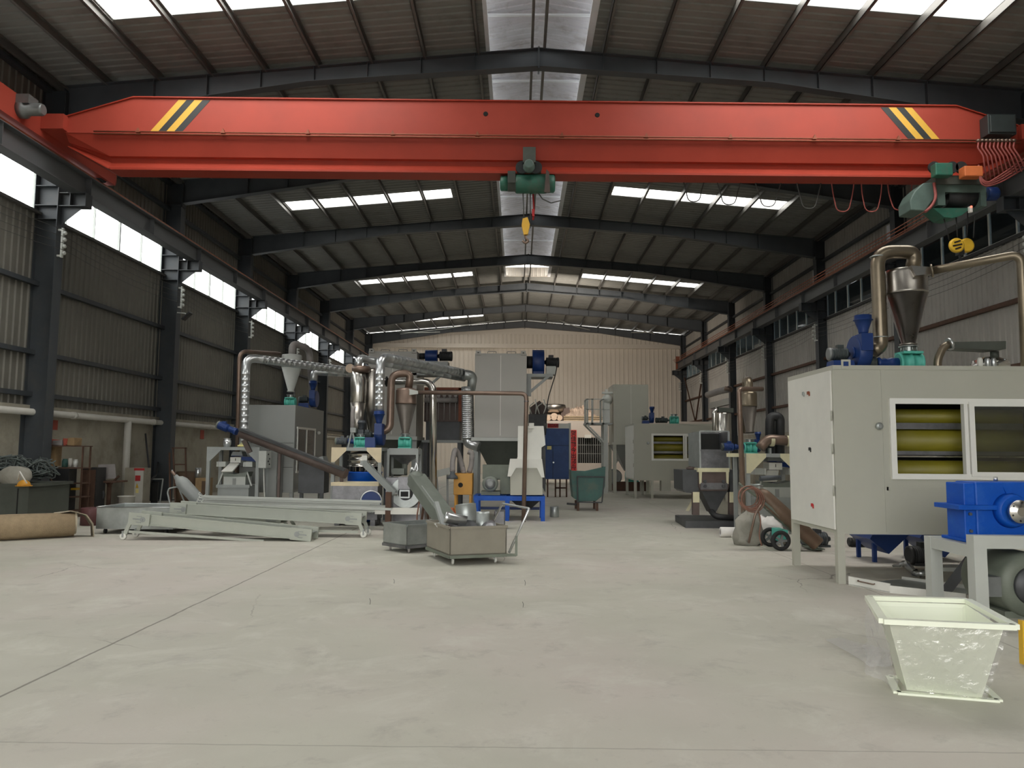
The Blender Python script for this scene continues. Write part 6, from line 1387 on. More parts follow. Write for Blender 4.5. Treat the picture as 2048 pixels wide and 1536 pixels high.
# gearbox
Yg = 7.30; gz = z1
t = T('gearbox', 'bright blue cast gearbox with steel shaft flange on the right-hand stand', 'gearbox', (5.1, Yg+.3, gz)); a = W(1918, 1065, Yg); gx0 = W(1930, 1000, Yg).x; ztop = W(0, 963, Yg).z; zf = W(0, 1014, Yg).z; gx1 = gx0+1.3
MB().box(gx0+.10, gx1, Yg, Yg+.34, gz, ztop).build('casing', 'bright_blue', t, bevel=.015)
MB().box(gx0, gx0+.11, Yg+.02, Yg+.32, gz, ztop-.01).build('end_casing', 'bright_blue', t, bevel=.01)
m = MB(); m.box(gx0-.09, gx1+.05, Yg-.05, Yg+.38, zf-.02, zf+.025); m.box(gx0-.03, gx1, Yg-.04, Yg+.38, gz-.0, gz+.03); m.build('split_flange', 'bright_blue', t, bevel=.006)
c = W(2020, 1021, Yg); 
m = MB(); m.lathe((c.x, Yg-.08, c.z), [(.13, 0), (.15, .02), (.17, .10)], 32, 'Y'); m.prism([(c.x-.02, Yg-.02, c.z+.12), (c.x+.03, Yg-.02, c.z+.12), (c.x-.04, Yg-.0, ztop-.03), (c.x-.06, Yg-.0, ztop-.03)], (0, .05, 0)); m.build('bearing_boss', 'bright_blue', t)
m = MB(); m.lathe((c.x, Yg-.17, c.z), [(.04, 0), (.045, .005), (.105, .006), (.108, .012), (.108, .035), (.05, .04), (.05, .10)], 34, 'Y'); s_ = m.build('shaft_flange', 'stainless', t, 'polished steel flange')
for k in range(6):
    a_ = 2*PI*k/6+.4; MB().cyl((c.x+.085*math.cos(a_), Yg-.166, c.z+.085*math.sin(a_)), (c.x+.085*math.cos(a_), Yg-.162, c.z+.085*math.sin(a_)), .009, n=8).build('bolt_hole', 'black_inside', s_)
for x_, z_ in ((gx0+.05, ztop-.30), (gx0+.05, gz+.1)): MB().lathe((x_, Yg+.0, z_), [(.016, 0), (.016, .02)], 6, 'Y').build('bolt', 'steel_grey_blue', t)
MB().cyl((W(2036, 0, Yg).x, Yg+.3, ztop), (W(2036, 0, Yg).x, Yg+.3, ztop+.04), .02, n=8).build('breather', 'galv', t)
# big motor under
Yw = 7.6; c = W(2022, 1200, Yw-.1)
t = T('electric_motor', 'big dark grey electric motor on the floor under the gearbox stand', 'motor', (c.x, Yw, 0), 'loose electric motors'); r = .30
MB().lathe((c.x+.02, 7.20, .30), [(r*.6, 0), (r*.92, .01), (r, .06), (r, .62), (r*.9, .68)], 36, 'Y').build('body', 'olive_machine', t)
MB().lathe((c.x+.02, 7.17, .30), [(.05, 0), (r*.58, .0), (r*.60, .02), (r*.60, .035)], 30, 'Y').build('fan_cover', 'raw_dark', t); MB().lathe((c.x+.02, 7.15, .30), [(.045, 0), (.05, .02)], 16, 'Y').build('shaft', 'black_metal', t)
MB().box(c.x-.22, c.x+.34, 7.25, 7.75, 0, .06).build('foot', 'olive_machine', t); MB().box(c.x-.42, c.x-.27, 7.2, 7.4, .20, .38).build('terminal_box', 'grey_motor', t)
m = MB(); m.bar((c.x-.2, 8.3, .03), (c.x+.2, 8.0, .78), .06, .10); o = m.build('dark_brace', 'raw_dark'); tag(o, 'dark slanted steel brace behind the gearbox stand', 'brace')
o = MB().pprism([(2044, 1222), (2060, 1224), (2062, 1315), (2047, 1310)], 5.6, .05); o = o.build('corner_guard', 'yellow'); dz = min(v.co.z for v in o.data.vertices); o.data.transform(Matrix.Translation((0, 0, -dz))); tag(o, 'bright yellow sheet edge at the far right behind the wrapped hopper', 'panel')
o.data.vertices  # keeps its flat panel shape
# ------------------------------------------------------------ wrapped white hopper
t = T('feed_hopper', 'white flared steel hopper wrapped in clear film standing in the right foreground', 'hopper', (2.72, 5.1, 0))
def quad_from(pts, z=None): return pts
Bn0, Bn1 = G(1801, 1388), G(1988, 1404); Bf0 = G(1793, 1330)+V(0, 0, 0)
bx = [Vector((Bn0.x, Bn0.y, 0)), Vector((Bn1.x, Bn1.y, 0))]; dd = (bx[1]-bx[0]).normalized(); nn = V(-dd.y, dd.x, 0)
def onray(u, v, Y): return W(u, v, Y)
yn = 4.78; rim = [W(1766, 1240, 4.72), W(2030, 1253, 4.60)]; zr = (rim[0].z+rim[1].z)/2
rim = [G(1766, 1238, zr), G(2030, 1250, zr)]; far = [G(1737, 1192, zr), G(1935, 1198, zr)]
low = [bx[0]+V(.05, .02, .02), bx[1]+V(-.06, .02, .02)]; lowf = [low[0]+nn*.30, low[1]+nn*.30]
ring = [rim[0]+V(.05, .03, -.03), rim[1]+V(-.05, .03, -.03), far[1]+V(-.03, -.03, -.03), far[0]+V(.03, -.03, -.03)]; lo = [low[0], low[1], lowf[1], lowf[0]]
cen = sum(ring, V(0, 0, 0))/4; m = MB(); th = .006
vs = ring+lo+[p+(cen-p).normalized()*th for p in ring]+[p+(sum(lo, V(0, 0, 0))/4-p).normalized()*th for p in lo]
fs = []
for i in range(4):
    j = (i+1) % 4; fs += [(4+i, 4+j, j, i), (8+i, 8+j, 12+j, 12+i), (i, j, 8+j, 8+i), (4+j, 4+i, 12+i, 12+j)]
m.add(vs, fs); m.build('funnel', 'hopper_white', t)
m = MB(); R4 = [rim[0], rim[1], far[1], far[0]]
for i in range(4): m.bar(R4[i]+V(0, 0, -.012), R4[(i+1) % 4]+V(0, 0, -.012), .05, .03)
m.build('rim_flange', 'hopper_white', t)
m = MB(); L4 = [bx[0]+V(-.02, 0, 0), bx[1]+V(.03, 0, 0), bx[1]+nn*.36+V(.03, 0, 0), bx[0]+nn*.36+V(-.0, 0, 0)]
for i in range(4): m.bar(L4[i]+V(0, 0, .008), L4[(i+1) % 4]+V(0, 0, .008), .045, .014)
m.build('base_flange', 'hopper_white', t)
# stretched film around it
rnd = random.Random(5); m = MB(); N1, N2 = 26, 14; vs = []
A0, A1, B0, B1 = ring[0]+V(-.01, -.02, .0), ring[1]+V(.01, -.02, .0), lo[0]+V(-.01, -.02, .0), lo[1]+V(.01, -.02, .0)
for j in range(N2+1):
    for i in range(N1+1):
        u_, v_ = i/N1, j/N2; p = (A0.lerp(A1, u_)).lerp(B0.lerp(B1, u_), v_); vs.append(p+V(0, -.008+.010*math.sin(9*v_*PI+3*u_)*rnd.uniform(.3, 1)+rnd.uniform(-.004, .004), rnd.uniform(-.004, .004)))
m.add(vs, [(j*(N1+1)+i, j*(N1+1)+i+1, (j+1)*(N1+1)+i+1, (j+1)*(N1+1)+i) for j in range(N2) for i in range(N1)], True); m.build('stretch_film', 'wrap_film', t, 'clear crinkled film')
m = MB(); p0, p1, p2, p3 = far[0]+V(-.0, .0, .0), rim[0]+V(.0, .0, -.02), bx[0]+V(-.01, .0, .02), bx[0]+V(-.10, .28, .06)
vs = []
for j in range(11):
    for i in range(9):
        u_, v_ = i/8, j/10; p = p0.lerp(p1, u_).lerp(p3.lerp(p2, u_), v_); vs.append(p+V(rnd.uniform(-.02, .01), rnd.uniform(-.01, .01), rnd.uniform(-.01, .01)))
m.add(vs, [(j*9+i, j*9+i+1, (j+1)*9+i+1, (j+1)*9+i) for j in range(10) for i in range(8)], True); m.build('side_film', 'plastic_film', t, 'loose film on the left side')
# loose film on the floor
m = MB(); vs = []; N = 18; edge0 = [G(1650, 1282), G(1700, 1310), G(1740, 1338), G(1785, 1338)]; edge1 = [G(1678, 1277), G(1722, 1290), G(1765, 1300), G(1800, 1320)]
def samp(e, s_): k = min(2, int(s_*3)); return e[k].lerp(e[k+1], s_*3-k)
for j in range(7):
    for i in range(N+1):
        s_ = i/N; p = samp(edge0, s_).lerp(samp(edge1, s_), j/6); hgt = .01+.09*s_*math.sin(PI*(j+.5)/7)*rnd.uniform(.3, 1); vs.append(V(p.x, p.y, hgt))
m.add(vs, [(j*(N+1)+i, j*(N+1)+i+1, (j+1)*(N+1)+i+1, (j+1)*(N+1)+i) for j in range(6) for i in range(N)], False); o = m.build('plastic_film', 'plastic_film'); tag(o, 'crumpled clear plastic film trailing on the floor left of the white hopper', 'plastic film')

UC, VC = 1440, 930
# ------------------------------------------------------------ unpainted shredder machine right of the aisle
Ym = 15.4; base = T('shredder', 'unpainted steel shredder with cream filler patches on a low channel base', 'machine', (W(1420, 1040, 16).x, 16.3, 0))
m = MB(); x0, x1 = W(1372, 0, Ym).x, W(1500, 0, Ym).x
m.prism([V(W(1350, 1022, 17).x, 17.0, 0), V(x0, 15.5, 0), V(x1, 15.5, 0), V(x1, 17.0, 0)], (0, 0, .14)); m.build('channel_base', 'raw_dark', base)
def pp(name, uv, Y, dY, mt, bev=0): return MB().pprism(uv, Y, dY).build(name, mt, base, None, bev)
Yn = 15.7
pp('left_housing', [(1365, 940), (1398, 940), (1398, 988), (1372, 985), (1366, 980)], Yn+.1, .9, 'hoist_grey_green'); base.children[-1].data.materials[0] = MATS['raw_dark']
pp('right_housing', [(1458, 940), (1478, 940), (1476, 988), (1460, 985)], Yn+.1, .9, 'raw_dark')
pp('middle_body', [(1398, 940), (1458, 940), (1458, 972), (1455, 982), (1402, 982), (1398, 972)], Yn, .9, 'primer_brown')
pp('cream_frame', [(1396, 936), (1459, 936), (1459, 944), (1396, 944)], Yn-.02, .95, 'putty')
for u in (1398, 1452): pp('cream_edge', [(u, 944), (u+6, 944), (u+5, 968), (u+1, 968)], Yn-.012, .01, 'putty')
m = MB(); a = W(1401, 937, Yn); b = W(1457, 863, Yn); t_ = .02
m.box(a.x, b.x, Yn, Yn+.02, a.z, W(0, 901, Yn).z); m.box(a.x, a.x+t_, Yn+.02, Yn+.7, a.z, b.z); m.box(b.x-t_, b.x, Yn+.02, Yn+.7, a.z, b.z); m.box(a.x, b.x, Yn+.7, Yn+.72, a.z, b.z); m.box(a.x-.0, b.x, Yn-.02, Yn+.0, W(0, 903, Yn).z, W(0, 899, Yn).z); m.build('feed_hopper', 'raw_steel', base)
m = MB(); m.box(a.x-.01, b.x+.01, Yn-.01, Yn+.02, b.z-.01, b.z+.015); m.box(b.x-.01, b.x+.02, Yn-.01, Yn+.02, a.z, b.z); m.box(a.x-.02, a.x+.01, Yn-.01, Yn+.02, a.z, b.z); m.prism([V(a.x-.02, Yn, a.z), V(a.x-.02, Yn, b.z), V(a.x-.11, Yn+.6, b.z-.03), V(a.x-.11, Yn+.6, a.z+.05)], (.01, .005, 0)); m.build('hopper_edge', 'galv_dull', base)
MB().box(a.x+.03, b.x-.03, Yn+.66, Yn+.69, W(0, 901, Yn).z, b.z-.03).build('hopper_back', 'black_inside', base)
pp('axle_plate', [(1402, 966), (1455, 966), (1455, 979), (1402, 979)], Yn-.05, .05, 'raw_steel')
for u, v in ((1410, 972), (1447, 972), (1410, 963), (1447, 963)): p = W(u, v, Yn-.06); MB().lathe(p-V(0, .03, 0), [(.03, 0), (.035, .01), (.035, .04)], 12, 'Y').build('bolt', 'raw_dark', base)
pp('discharge_cone', [(1403, 982), (1455, 982), (1431, 1026), (1425, 1026)], Yn+.1, .5, 'raw_dark')
for u0, u1 in ((1386, 1399), (1459, 1471)):
    pp('leg', [(u0, 985), (u1, 985), (u1, 1030), (u0, 1030)], Yn, .12, 'primer_brown'); pp('cream_patch', [(u0, 984), (u1, 984), (u1, 1005), (u0, 1005)], Yn-.008, .008, 'putty')
pp('brace', [(1372, 1022), (1378, 1022), (1392, 995), (1388, 992)], Yn+.5, .03, 'putty')
MB().tube([V(W(1427, 0, 15.6).x, 15.85, W(0, 1024, 15.6).z), V(W(1430, 0, 15.6).x, 15.6, .22), V(W(1475, 0, 15.6).x, 15.6, .2)], .06, bend=.12, n=16).build('outlet_pipe', 'black_metal', base)
o = MB().ball(W(1383, 937, Yn+.4), .09, 10, (1.3, 1, .5)).jitter(.012, 2).build('rag', 'primer_brown'); tag(o, 'small brown rag lying on top of the shredder left housing', 'rag')
# stainless twin canister behind the shredder
t = T('filter_canister', 'polished stainless canister with curved pipe behind the unpainted shredder', 'canister', W(1444, 865, 17.4)); x = W(1446, 0, 17.4).x; z0 = W(0, 864, 17.4).z; z1 = W(0, 825, 17.4).z
MB().lathe((x+.02, 17.4, 0), [(.18, .0), (.18, z1-.03), (.16, z1)], 28).build('body', 'stainless', t); MB().tube([V(x-.20, 17.3, z0-.9), V(x-.20, 17.3, z1+.02), V(x-.12, 17.35, z1+.08)], .055, bend=.08, n=14).build('side_pipe', 'stainless', t)
MB().bar((x-.12, 17.35, z1+.06), (x+.24, 17.45, z1+.05), .12, .10).build('lid', 'dark_olive', t)
# right-hand cream-gusset stand, cyclone and machinery
Yr = 14.3
fs_, rx0, rx1 = frame_stand('frame_stand', 'brown steel stand with cream corner gussets behind the large right cabin', 1492, 1600, Yr, .9, 1.50, 'frame_grey', 'putty', group='gusseted stands', gus=.30)
m = MB(); a = W(1458, 0, Yr).x; m.box(a, rx0, Yr+.1, Yr+.17, 1.43, 1.50); m.build('side_rail', 'putty', fs_)
x = W(1512, 0, Yr).x
t = cyclone('cyclone', 'brown-topped cyclone on a teal valve over the cream-gusset stand', x, Yr+.35, 1.50, W(0, 866, Yr+.3).z, W(0, 811, Yr+.3).z, W(0, 784, Yr+.3).z, .15, .07, 'cyclone_dark', .24, grp='cyclone separators', mat2='pipe_copper')
motor(t, V(x-.52, Yr+.35, 1.62), (1, 0, 0), .24, .075, 'machine_blue', 'dark_motor')
MB().lathe((x-.30, Yr+.35, 1.62), [(.05, 0), (.06, .03), (.045, .06), (.06, .19)], 14, 'X').build('gear_reducer', 'machine_blue', t)
MB().tube([V(x-.0, Yr+.35, W(0, 786, Yr).z), V(x-.0, Yr+.35, W(0, 758, Yr).z), V(x+.12, Yr+.9, W(0, 750, Yr).z), V(x+.14, Yr+1.0, 1.9)], .08, bend=.13, n=16).build('outlet_pipe', 'pipe_copper', t)
t = T('brown_pipe', 'slim brown pipe standing before the cream-gusset stand and elbowing to its cyclone', 'pipe', (W(1484, 0, 14).x, 14.1, 0), 'brown conveying pipes')
a = W(1478, 778, 14.1); MB().tube([V(W(1486, 0, 14.1).x, 14.1, 0), a, W(1524, 778, Yr+.2)], .045, bend=.08, n=14).build('pipe', 'pipe_brown', t)
t, ob = blower('dark blue blower half hidden behind the brown cyclone on the cream-gusset stand', (W(1530, 0, Yr).x, Yr+.75), .30, 1.50, 'blue blowers')
t = T('bent_duct', 'thick dark brown duct with cream bands lying on the cream-gusset stand', 'duct', W(1560, 890, Yr)); MB().tube([W(1520, 897, Yr+.15), W(1534, 878, Yr+.15), W(1605, 884, Yr+.15)], .095, bend=.15, n=20).build('duct', 'pipe_brown', t)
for u in (1540, 1573): MB().lathe(W(u, 884, Yr+.15)+V(0, 0, .02), [(.100, 0), (.103, .01), (.103, .06), (.100, .07)], 24, 'X').build('cream_band', 'putty', t)
for u in (1545, 1590): MB().box(W(u, 0, Yr).x-.02, W(u, 0, Yr).x+.02, Yr+.1, Yr+.2, 1.50, 1.60).build('support', 'frame_grey', t)
t = T('bent_duct', 'black glossy upside-down U duct behind the cream-gusset stand', 'duct', W(1550, 870, 15.2)); MB().tube([V(W(1540, 0, 15.1).x, 15.1, 1.5), W(1540, 833, 15.1), W(1560, 833, 15.1), V(W(1560, 0, 15.1).x, 15.1, 1.4)], .09, bend=.14, n=18).build('duct', 'black_metal', t)
t = T('vibrating_separator', 'grey separator machine under the cream-gusset stand, behind the gas bottle', 'separator', (W(1575, 960, Yr).x, Yr+.3, 0), 'separators under stands')
sepparts(t, W(1580, 900, Yr+.1).x-.22, Yr+.1, Yr/1525*1.25)
o = MB().tube([W(1520, 957, Yr-.15), W(1560, 955, Yr-.15)], .05, n=8).jitter(.01, 2).build('blue_cloth', 'steel_grey_blue'); tag(o, 'rolled dark blue-grey cloth draped on the grey separator below the cream gussets', 'cloth')
# gas bottle on hand trolley
Yo = 12.4; t = T('hand_truck', 'steel cylinder trolley with big spoked rubber wheels leaning beside the right cabin', 'trolley', (W(1590, 1080, 12).x, 12.2, 0)); rw = .155
wc = W(1563, 1082, 12.0)
for y in (12.0, 12.5):
    w_ = MB().lathe((wc.x, y, rw), [(rw*.62, 0), (rw*.94, .005), (rw, .03), (rw*.94, .055), (rw*.62, .06), (rw*.62, .0)], 30, 'Y', caps=False).build('tyre', 'black_rubber', t)
    m = MB(); m.lathe((wc.x, y+.01, rw), [(.03, 0), (.03, .04)], 12, 'Y')
    for k in range(5): a_ = 2*PI*k/5; m.bar((wc.x, y+.03, rw), (wc.x+math.cos(a_)*rw*.72, y+.03, rw+math.sin(a_)*rw*.72), .035, .02, (0, 1, 0))
    m.build('hub', 'grey_motor', w_)
p0 = W(1512, 985, 12.3); p1 = V(W(1625, 0, 12.2).x, 12.2, .03); m = MB()
for dy in (-.16, .20): m.bar(p0+V(.05, dy, -.12), p1+V(-.02, dy, 0), .035, .035)
for f in (.2, .5, .8): q = (p0+V(.05, 0, -.12)).lerp(p1, f); m.bar(q+V(0, -.16, 0), q+V(0, .2, 0), .03, .03)
m.bar(p1+V(-.02, -.2, .0), p1+V(-.02, .24, 0), .20, .02); m.tube([p0+V(.05, -.16, -.12), W(1484, 972, 12.2), W(1479, 967, 12.2)], .018, n=8); m.build('frame', 'olive_machine', t)
MB().box(wc.x+.0, wc.x+.12, 12.05, 12.45, rw-.02, rw+.16).build('bracket', 'teal', t)
t = T('gas_bottle', 'long brown rusty gas bottle lying slanted on the right hand trolley', 'gas cylinder', W(1570, 1040, 12.3)); a = W(1512, 978, 12.28); b = W(1637, 1090, 12.0); d = (b-a); L = d.length
MB().lathe(a, [(.03, 0), (.035, .03), (.08, .07), (.11, .14), (.115, .20), (.115, L-.02), (.10, L)], 28, d).build('body', 'cylinder_brown', t)
MB().lathe(a-d.normalized()*.10, [(.02, 0), (.035, .03), (.02, .06), (.02, .11)], 10, d).build('valve', 'galv_dull', t); MB().tube([a-d.normalized()*.06+V(-.03, 0, .02), a+V(.02, -.08, .07), a+V(.09, -.05, .05)], .018, n=8).build('regulator', 'galv_dull', t)
t = T('hose_coil', 'coil of thin brown gas hose hung on the right hand trolley handle', 'hose', W(1495, 995, 12.1)); c = W(1497, 993, 12.15); m = MB()
for k in range(6):
    r_ = .15+.015*(k % 3); pts = []
    for i in range(17): a_ = 2*PI*i/16; pts.append(c+V(math.cos(a_)*r_+.012*k-.02, -.03-.02*k*.6+.02*math.sin(a_), math.sin(a_)*r_*1.05-.01*k))
    m.tube(pts, .010, bend=.03, n=6, seg=2)
m.tube([c+V(.08, -.08, -.1), c+V(.16, -.1, -.35), c+V(.12, -.1, -.60), c+V(.16, -.1, -.75)], .010, bend=.1, n=6); m.build('hose', 'hose_brown', t)
# sacks and bags around
def sack(name, c, r, sq, mt, lab, seed, jit=.03): o = MB().ball(c, r, 18, sq).jitter(jit, seed); z0_ = min(v[2] for v in o.v); o.v = [(a_, b_, max(c_, 0.0)) for a_, b_, c_ in o.v]; ob_ = o.build(name, mt); ob_.data.shade_smooth(); return tag(ob_, lab, 'sack')
sack('canvas_sack', V(W(1497, 0, 12.7).x, 12.75, .22), .32, (.75, .6, 1.0), 'grey_cloth', 'grey canvas tool sack slumped against the right hand trolley', 3, .05)
sack('plastic_sack', V(W(1535, 0, 12.9).x, 12.95, .14), .36, (.9, .6, .9), 'white_cloth', 'crumpled white plastic sack behind the right hand trolley', 8, .045)
t = T('packing_roll', 'white wrapped roll lying on the floor before the shredder base', 'roll', G(1462, 1050)); a = W(1440, 1047, 13.9); b = W(1476, 1042, 13.9); a.z = b.z = .09
MB().lathe(a, [(.075, 0), (.09, .01), (.09, (b-a).length)], 20, b-a).build('roll', 'white_cloth', t); MB().lathe(a-(b-a).normalized()*.004, [(.04, 0), (.05, .005)], 14, b-a).build('core', 'hose_grey', t)
o = MB().box(W(1464, 0, 13.5).x, W(1496, 0, 13.5).x, 13.5, 13.65, 0, .07).jitter(.02, 6).build('paper_bundle', 'white_cloth'); tag(o, 'flat white paper bundle on the floor right of the wrapped roll', 'paper')
m = MB(); m.tube([V(W(1484, 0, 12.1).x+.05, 12.0, .12), W(1510, 1030, 12.0), W(1522, 1010, 12.0)], .02, n=8); o = m.build('torch_wand', 'pipe_brown'); 
tag(o, 'slanting brown gas wand leaning on the grey canvas sack', 'wand')

UC, VC = 1170, 960
# ------------------------------------------------------------ green cart
t = T('green_cart', 'battered dark green sheet-metal cart with curved bottom standing in the aisle', 'cart', G(1172, 1018)); Yg = 19.8
m = MB(); m.pprism([(1142, 941), (1170, 942), (1211, 933), (1210, 972), (1204, 992), (1192, 1002), (1158, 1003), (1147, 996), (1144, 970)], Yg, .03); m.pprism([(1142, 941), (1170, 942), (1211, 933), (1210, 972), (1204, 992), (1192, 1002), (1158, 1003), (1147, 996), (1144, 970)], Yg+.9, .03)
pr = [(1143, 941), (1144, 970), (1147, 996), (1158, 1003), (1192, 1002), (1204, 992), (1210, 972), (1211, 935)]
for (a, b) in zip(pr[:-1], pr[1:]): A, B = W(*a, Yg), W(*b, Yg); m.prism([A+V(0, .03, 0), B+V(0, .03, 0), B+V(0, .9, 0), A+V(0, .9, 0)], (0, 0, .012))
m.build('tub', 'cart_green', t)
m = MB(); m.pprism([(1155, 954), (1209, 955), (1205, 990), (1192, 1001), (1158, 1002)], Yg-.04, .035); m.build('front_plate', 'cart_green', t)
m = MB()
for p, q in (((1155, 954), (1155, 1003)), ((1154, 953), (1210, 954)), ((1209, 955), (1204, 1004)), ((1153, 1004), (1204, 1005))): m.bar(W(*p, Yg-.05), W(*q, Yg-.05), .03, .03)
m.build('edge_frame', 'black_metal', t)
for u in (1156, 1194):
    for y in (Yg-.02, Yg+.7): MB().box(W(u, 0, Yg).x-.03, W(u, 0, Yg).x+.03, y, y+.06, 0, W(0, 1004, Yg).z).build('leg', 'rust_dark', t)
MB().bar(V(W(1135, 0, Yg).x, Yg+.3, .16), V(W(1156, 0, Yg).x, Yg+.3, .14), .06, .05).build('tow_bar', 'black_metal', t)

UC, VC = 1290, 900
# ------------------------------------------------------------ second cabin and third collector (right middle distance)
Y2_ = 25.4; x0 = W(1268, 0, Y2_).x; x1 = W(1396, 0, Y2_).x
c2 = cabin('mid-distance grey cabin with yellow rollers behind its window, beyond the shredder', x0, x1+.9, Y2_, Y2_+2.0, W(0, 961, Y2_).z, W(0, 847, Y2_).z, 'cabin_grey', (W(1303, 0, Y2_).x, W(1303, 0, Y2_).x+1.95, W(0, 921, Y2_).z, W(0, 867, Y2_).z), ((x0, x0+.55, x1+.5), .56), True, (W(1302, 0, Y2_).x,), (W(1296, 0, Y2_).x, W(0, 886, Y2_).z), 'off_white')
z2 = W(0, 847, Y2_).z
MB().box(W(1322, 0, Y2_).x, W(1341, 0, Y2_).x, Y2_, Y2_+.3, W(0, 982, Y2_).z, W(0, 961, Y2_).z).build('discharge_box', 'cabin_grey', c2)
t, ob = blower('small distant blue blower with cone on the mid-distance cabin roof', (W(1297, 0, 25.8).x, 25.9), .42, z2, 'blue blowers')
t = T('rotary_valve', 'small distant teal valve with dark motor on the mid-distance cabin roof', 'valve', (W(1348, 0, 25.8).x, 25.9, z2)); valve(t, (W(1350, 0, 25.8).x, 25.9, z2), .30); motor(t, V(W(1315, 0, 25.8).x, 25.9, z2+.13), (1, 0, 0), .42, .09, 'dark_motor', 'dark_motor')
t3, xa, xb, z0_, z1_ = collector('distant plain grey collector tower with railed platform on its left', 1227, 1297, 769, 885, 28.5, 1.6, mt='cabin_grey', lugs=False, hopmt='cabin_mid')
# walkway
t = T('access_platform', 'small grey platform with handrail bracketed to the left of the distant tower', 'platform', W(1215, 848, 28.3)); Yw = 28.3; PG = 'light_grey_paint'
m = MB(); a = W(1171, 849, Yw); b = W(1225, 845, Yw); m.box(a.x, b.x, Yw, Yw+1.0, a.z, a.z+.07); m.build('deck', 'frame_grey', t)
zz = W(0, 798, Yw).z
m = MB()
for u in (1173, 1183, 1205): m.box(W(u, 0, Yw).x, W(u, 0, Yw).x+.07, Yw, Yw+.05, a.z, zz)
for z in (zz, (zz+a.z)/2+.1): m.box(a.x, b.x-.1, Yw, Yw+.04, z-.03, z)
for u in (1173, 1205): m.box(W(u, 0, Yw).x, W(u, 0, Yw).x+.07, Yw+.95, Yw+1, a.z, zz)

for u in (1173, 1205): m.box(W(u, 0, Yw).x, W(u, 0, Yw).x+.05, Yw, Yw+1, zz-.03, zz)
m.build('handrail', PG, t)
for y in (Yw, Yw+.9):
    MB().bar((a.x+.05, y+.02, a.z), V(W(1208, 0, Yw).x, y+.02, W(0, 884, Yw).z), .06, .06).build('strut', PG, t)
    MB().box(W(1208, 0, Yw).x, W(1216, 0, Yw).x, y, y+.1, 0, a.z).build('post', PG, t)
t = T('clamp_machine', 'pale pump-like machine standing on the distant platform', 'machine', W(1213, 845, Yw+.4)); z_ = a.z+.07
c = W(1215, 0, Yw+.4); m = MB(); m.box(c.x-.15, c.x+.08, Yw+.3, Yw+.6, z_, W(0, 806, Yw+.4).z); m.ball((c.x, Yw+.45, W(0, 800, Yw+.4).z), .20, 16, (1, 1, 1.1)); m.box(c.x-.08, c.x+.03, Yw+.4, Yw+.5, W(0, 792, Yw+.4).z, W(0, 779, Yw+.4).z); m.box(c.x-.2, c.x+.22, Yw+.35, Yw+.5, W(0, 788, Yw+.4).z, W(0, 784, Yw+.4).z); m.build('body', 'ceramic', t)
# teal motor beneath the tower
t = T('screw_pump', 'teal and rusty machine on the floor beneath the distant tower', 'machine', (W(1250, 0, 30).x, 30.3, 0)); x = W(1243, 0, 30).x
MB().box(x-.3, x+1.1, 30.1, 30.7, 0, .35).build('plinth', 'rust_dark', t); valve(t, (x+.45, 30.4, .35), .5, 'teal'); MB().lathe((x-.25, 30.2, .55), [(.25, 0), (.3, .03), (.3, .3)], 20, 'Y').build('motor', 'frame_grey', t)
m = MB(); m.bar(W(1232, 925, 29.8), W(1248, 895, 29.8), .08, .08); m.bar(W(1232, 885, 29.8), W(1258, 935, 29.8), .08, .08); m.build('brace', 'light_grey_paint', t)

UC, VC = 1150, 870
# ------------------------------------------------------------ office block at the back with stored scrap
YO = 42.0; oz = W(0, 846, YO).z; ox0, ox1 = W(1093, 0, YO).x, W(1262, 0, YO).x+4.6
g = sgroup('wall_office'); m = MB(); wx0, wx1, wz0, wz1 = W(1155, 0, YO).x, W(1205, 0, YO).x, W(0, 926, YO).z, W(0, 875, YO).z
m.box(ox0, wx0, YO, YO+.2, 0, oz).box(wx1, ox1, YO, YO+.2, 0, oz).box(wx0, wx1, YO, YO+.2, 0, wz0).box(wx0, wx1, YO, YO+.2, wz1, oz).box(ox0, ox0+.2, YO+.2, YB, 0, oz).box(ox0, ox1, YO, YB, oz, oz+.12)
struct(m, 'masonry', 'off_office', g); struct(MB().box(wx0, wx1, YO+.25, YO+.3, wz0, wz1), 'dark_room', 'black_inside', g)
t = T('window_grille', 'steel bars across the dark office window beside the red couplet', 'grille', (0, YO, wz0)); t.location = ((wx0+wx1)/2, YO, wz0); ORG[t.name] = Vector(t.location)
m = MB(); n_ = 12
for i in range(n_): x = wx0+.03+(wx1-wx0-.06)*i/(n_-1); m.box(x-.012, x+.012, YO+.02, YO+.05, wz0, wz1)
for f in (.36, .70): m.box(wx0, wx1, YO+.05, YO+.07, wz0+(wz1-wz0)*f, wz0+(wz1-wz0)*f+.03)
m.build('bars', 'cabin_mid', t)
a = W(1176, 873, YO-.2); o = MB().box(a.x-.18, a.x+.18, YO-.2, YO, a.z-.08, a.z+.10).build('wall_light', 'off_white'); tag(o, 'small white fitting above the barred office window', 'lamp')
# red couplet and top banner
a = W(1141, 942, YO-.03); b = W(1153, 860, YO-.03)
t = T('red_couplet', 'tall red paper couplet with black Chinese characters on the office wall', 'banner', ((a.x+b.x)/2, YO-.03, a.z)); MB().box(a.x, b.x, YO-.04, YO-.03, a.z, b.z).build('paper', 'sign_red', t)
ch = '贺佳妳今出都舟'; ch = '贺佳節今出都舟'; hh = (b.z-a.z)/7.25
for i, c in enumerate(ch): text_part(c, 'character', 'ink', t, V((a.x+b.x)/2, YO-.045, b.z-hh*(.62+i)), (1, 0, 0), hh*.98, .006)
a = W(1094, 855, 25.3); b = W(1117, 846, 25.3)
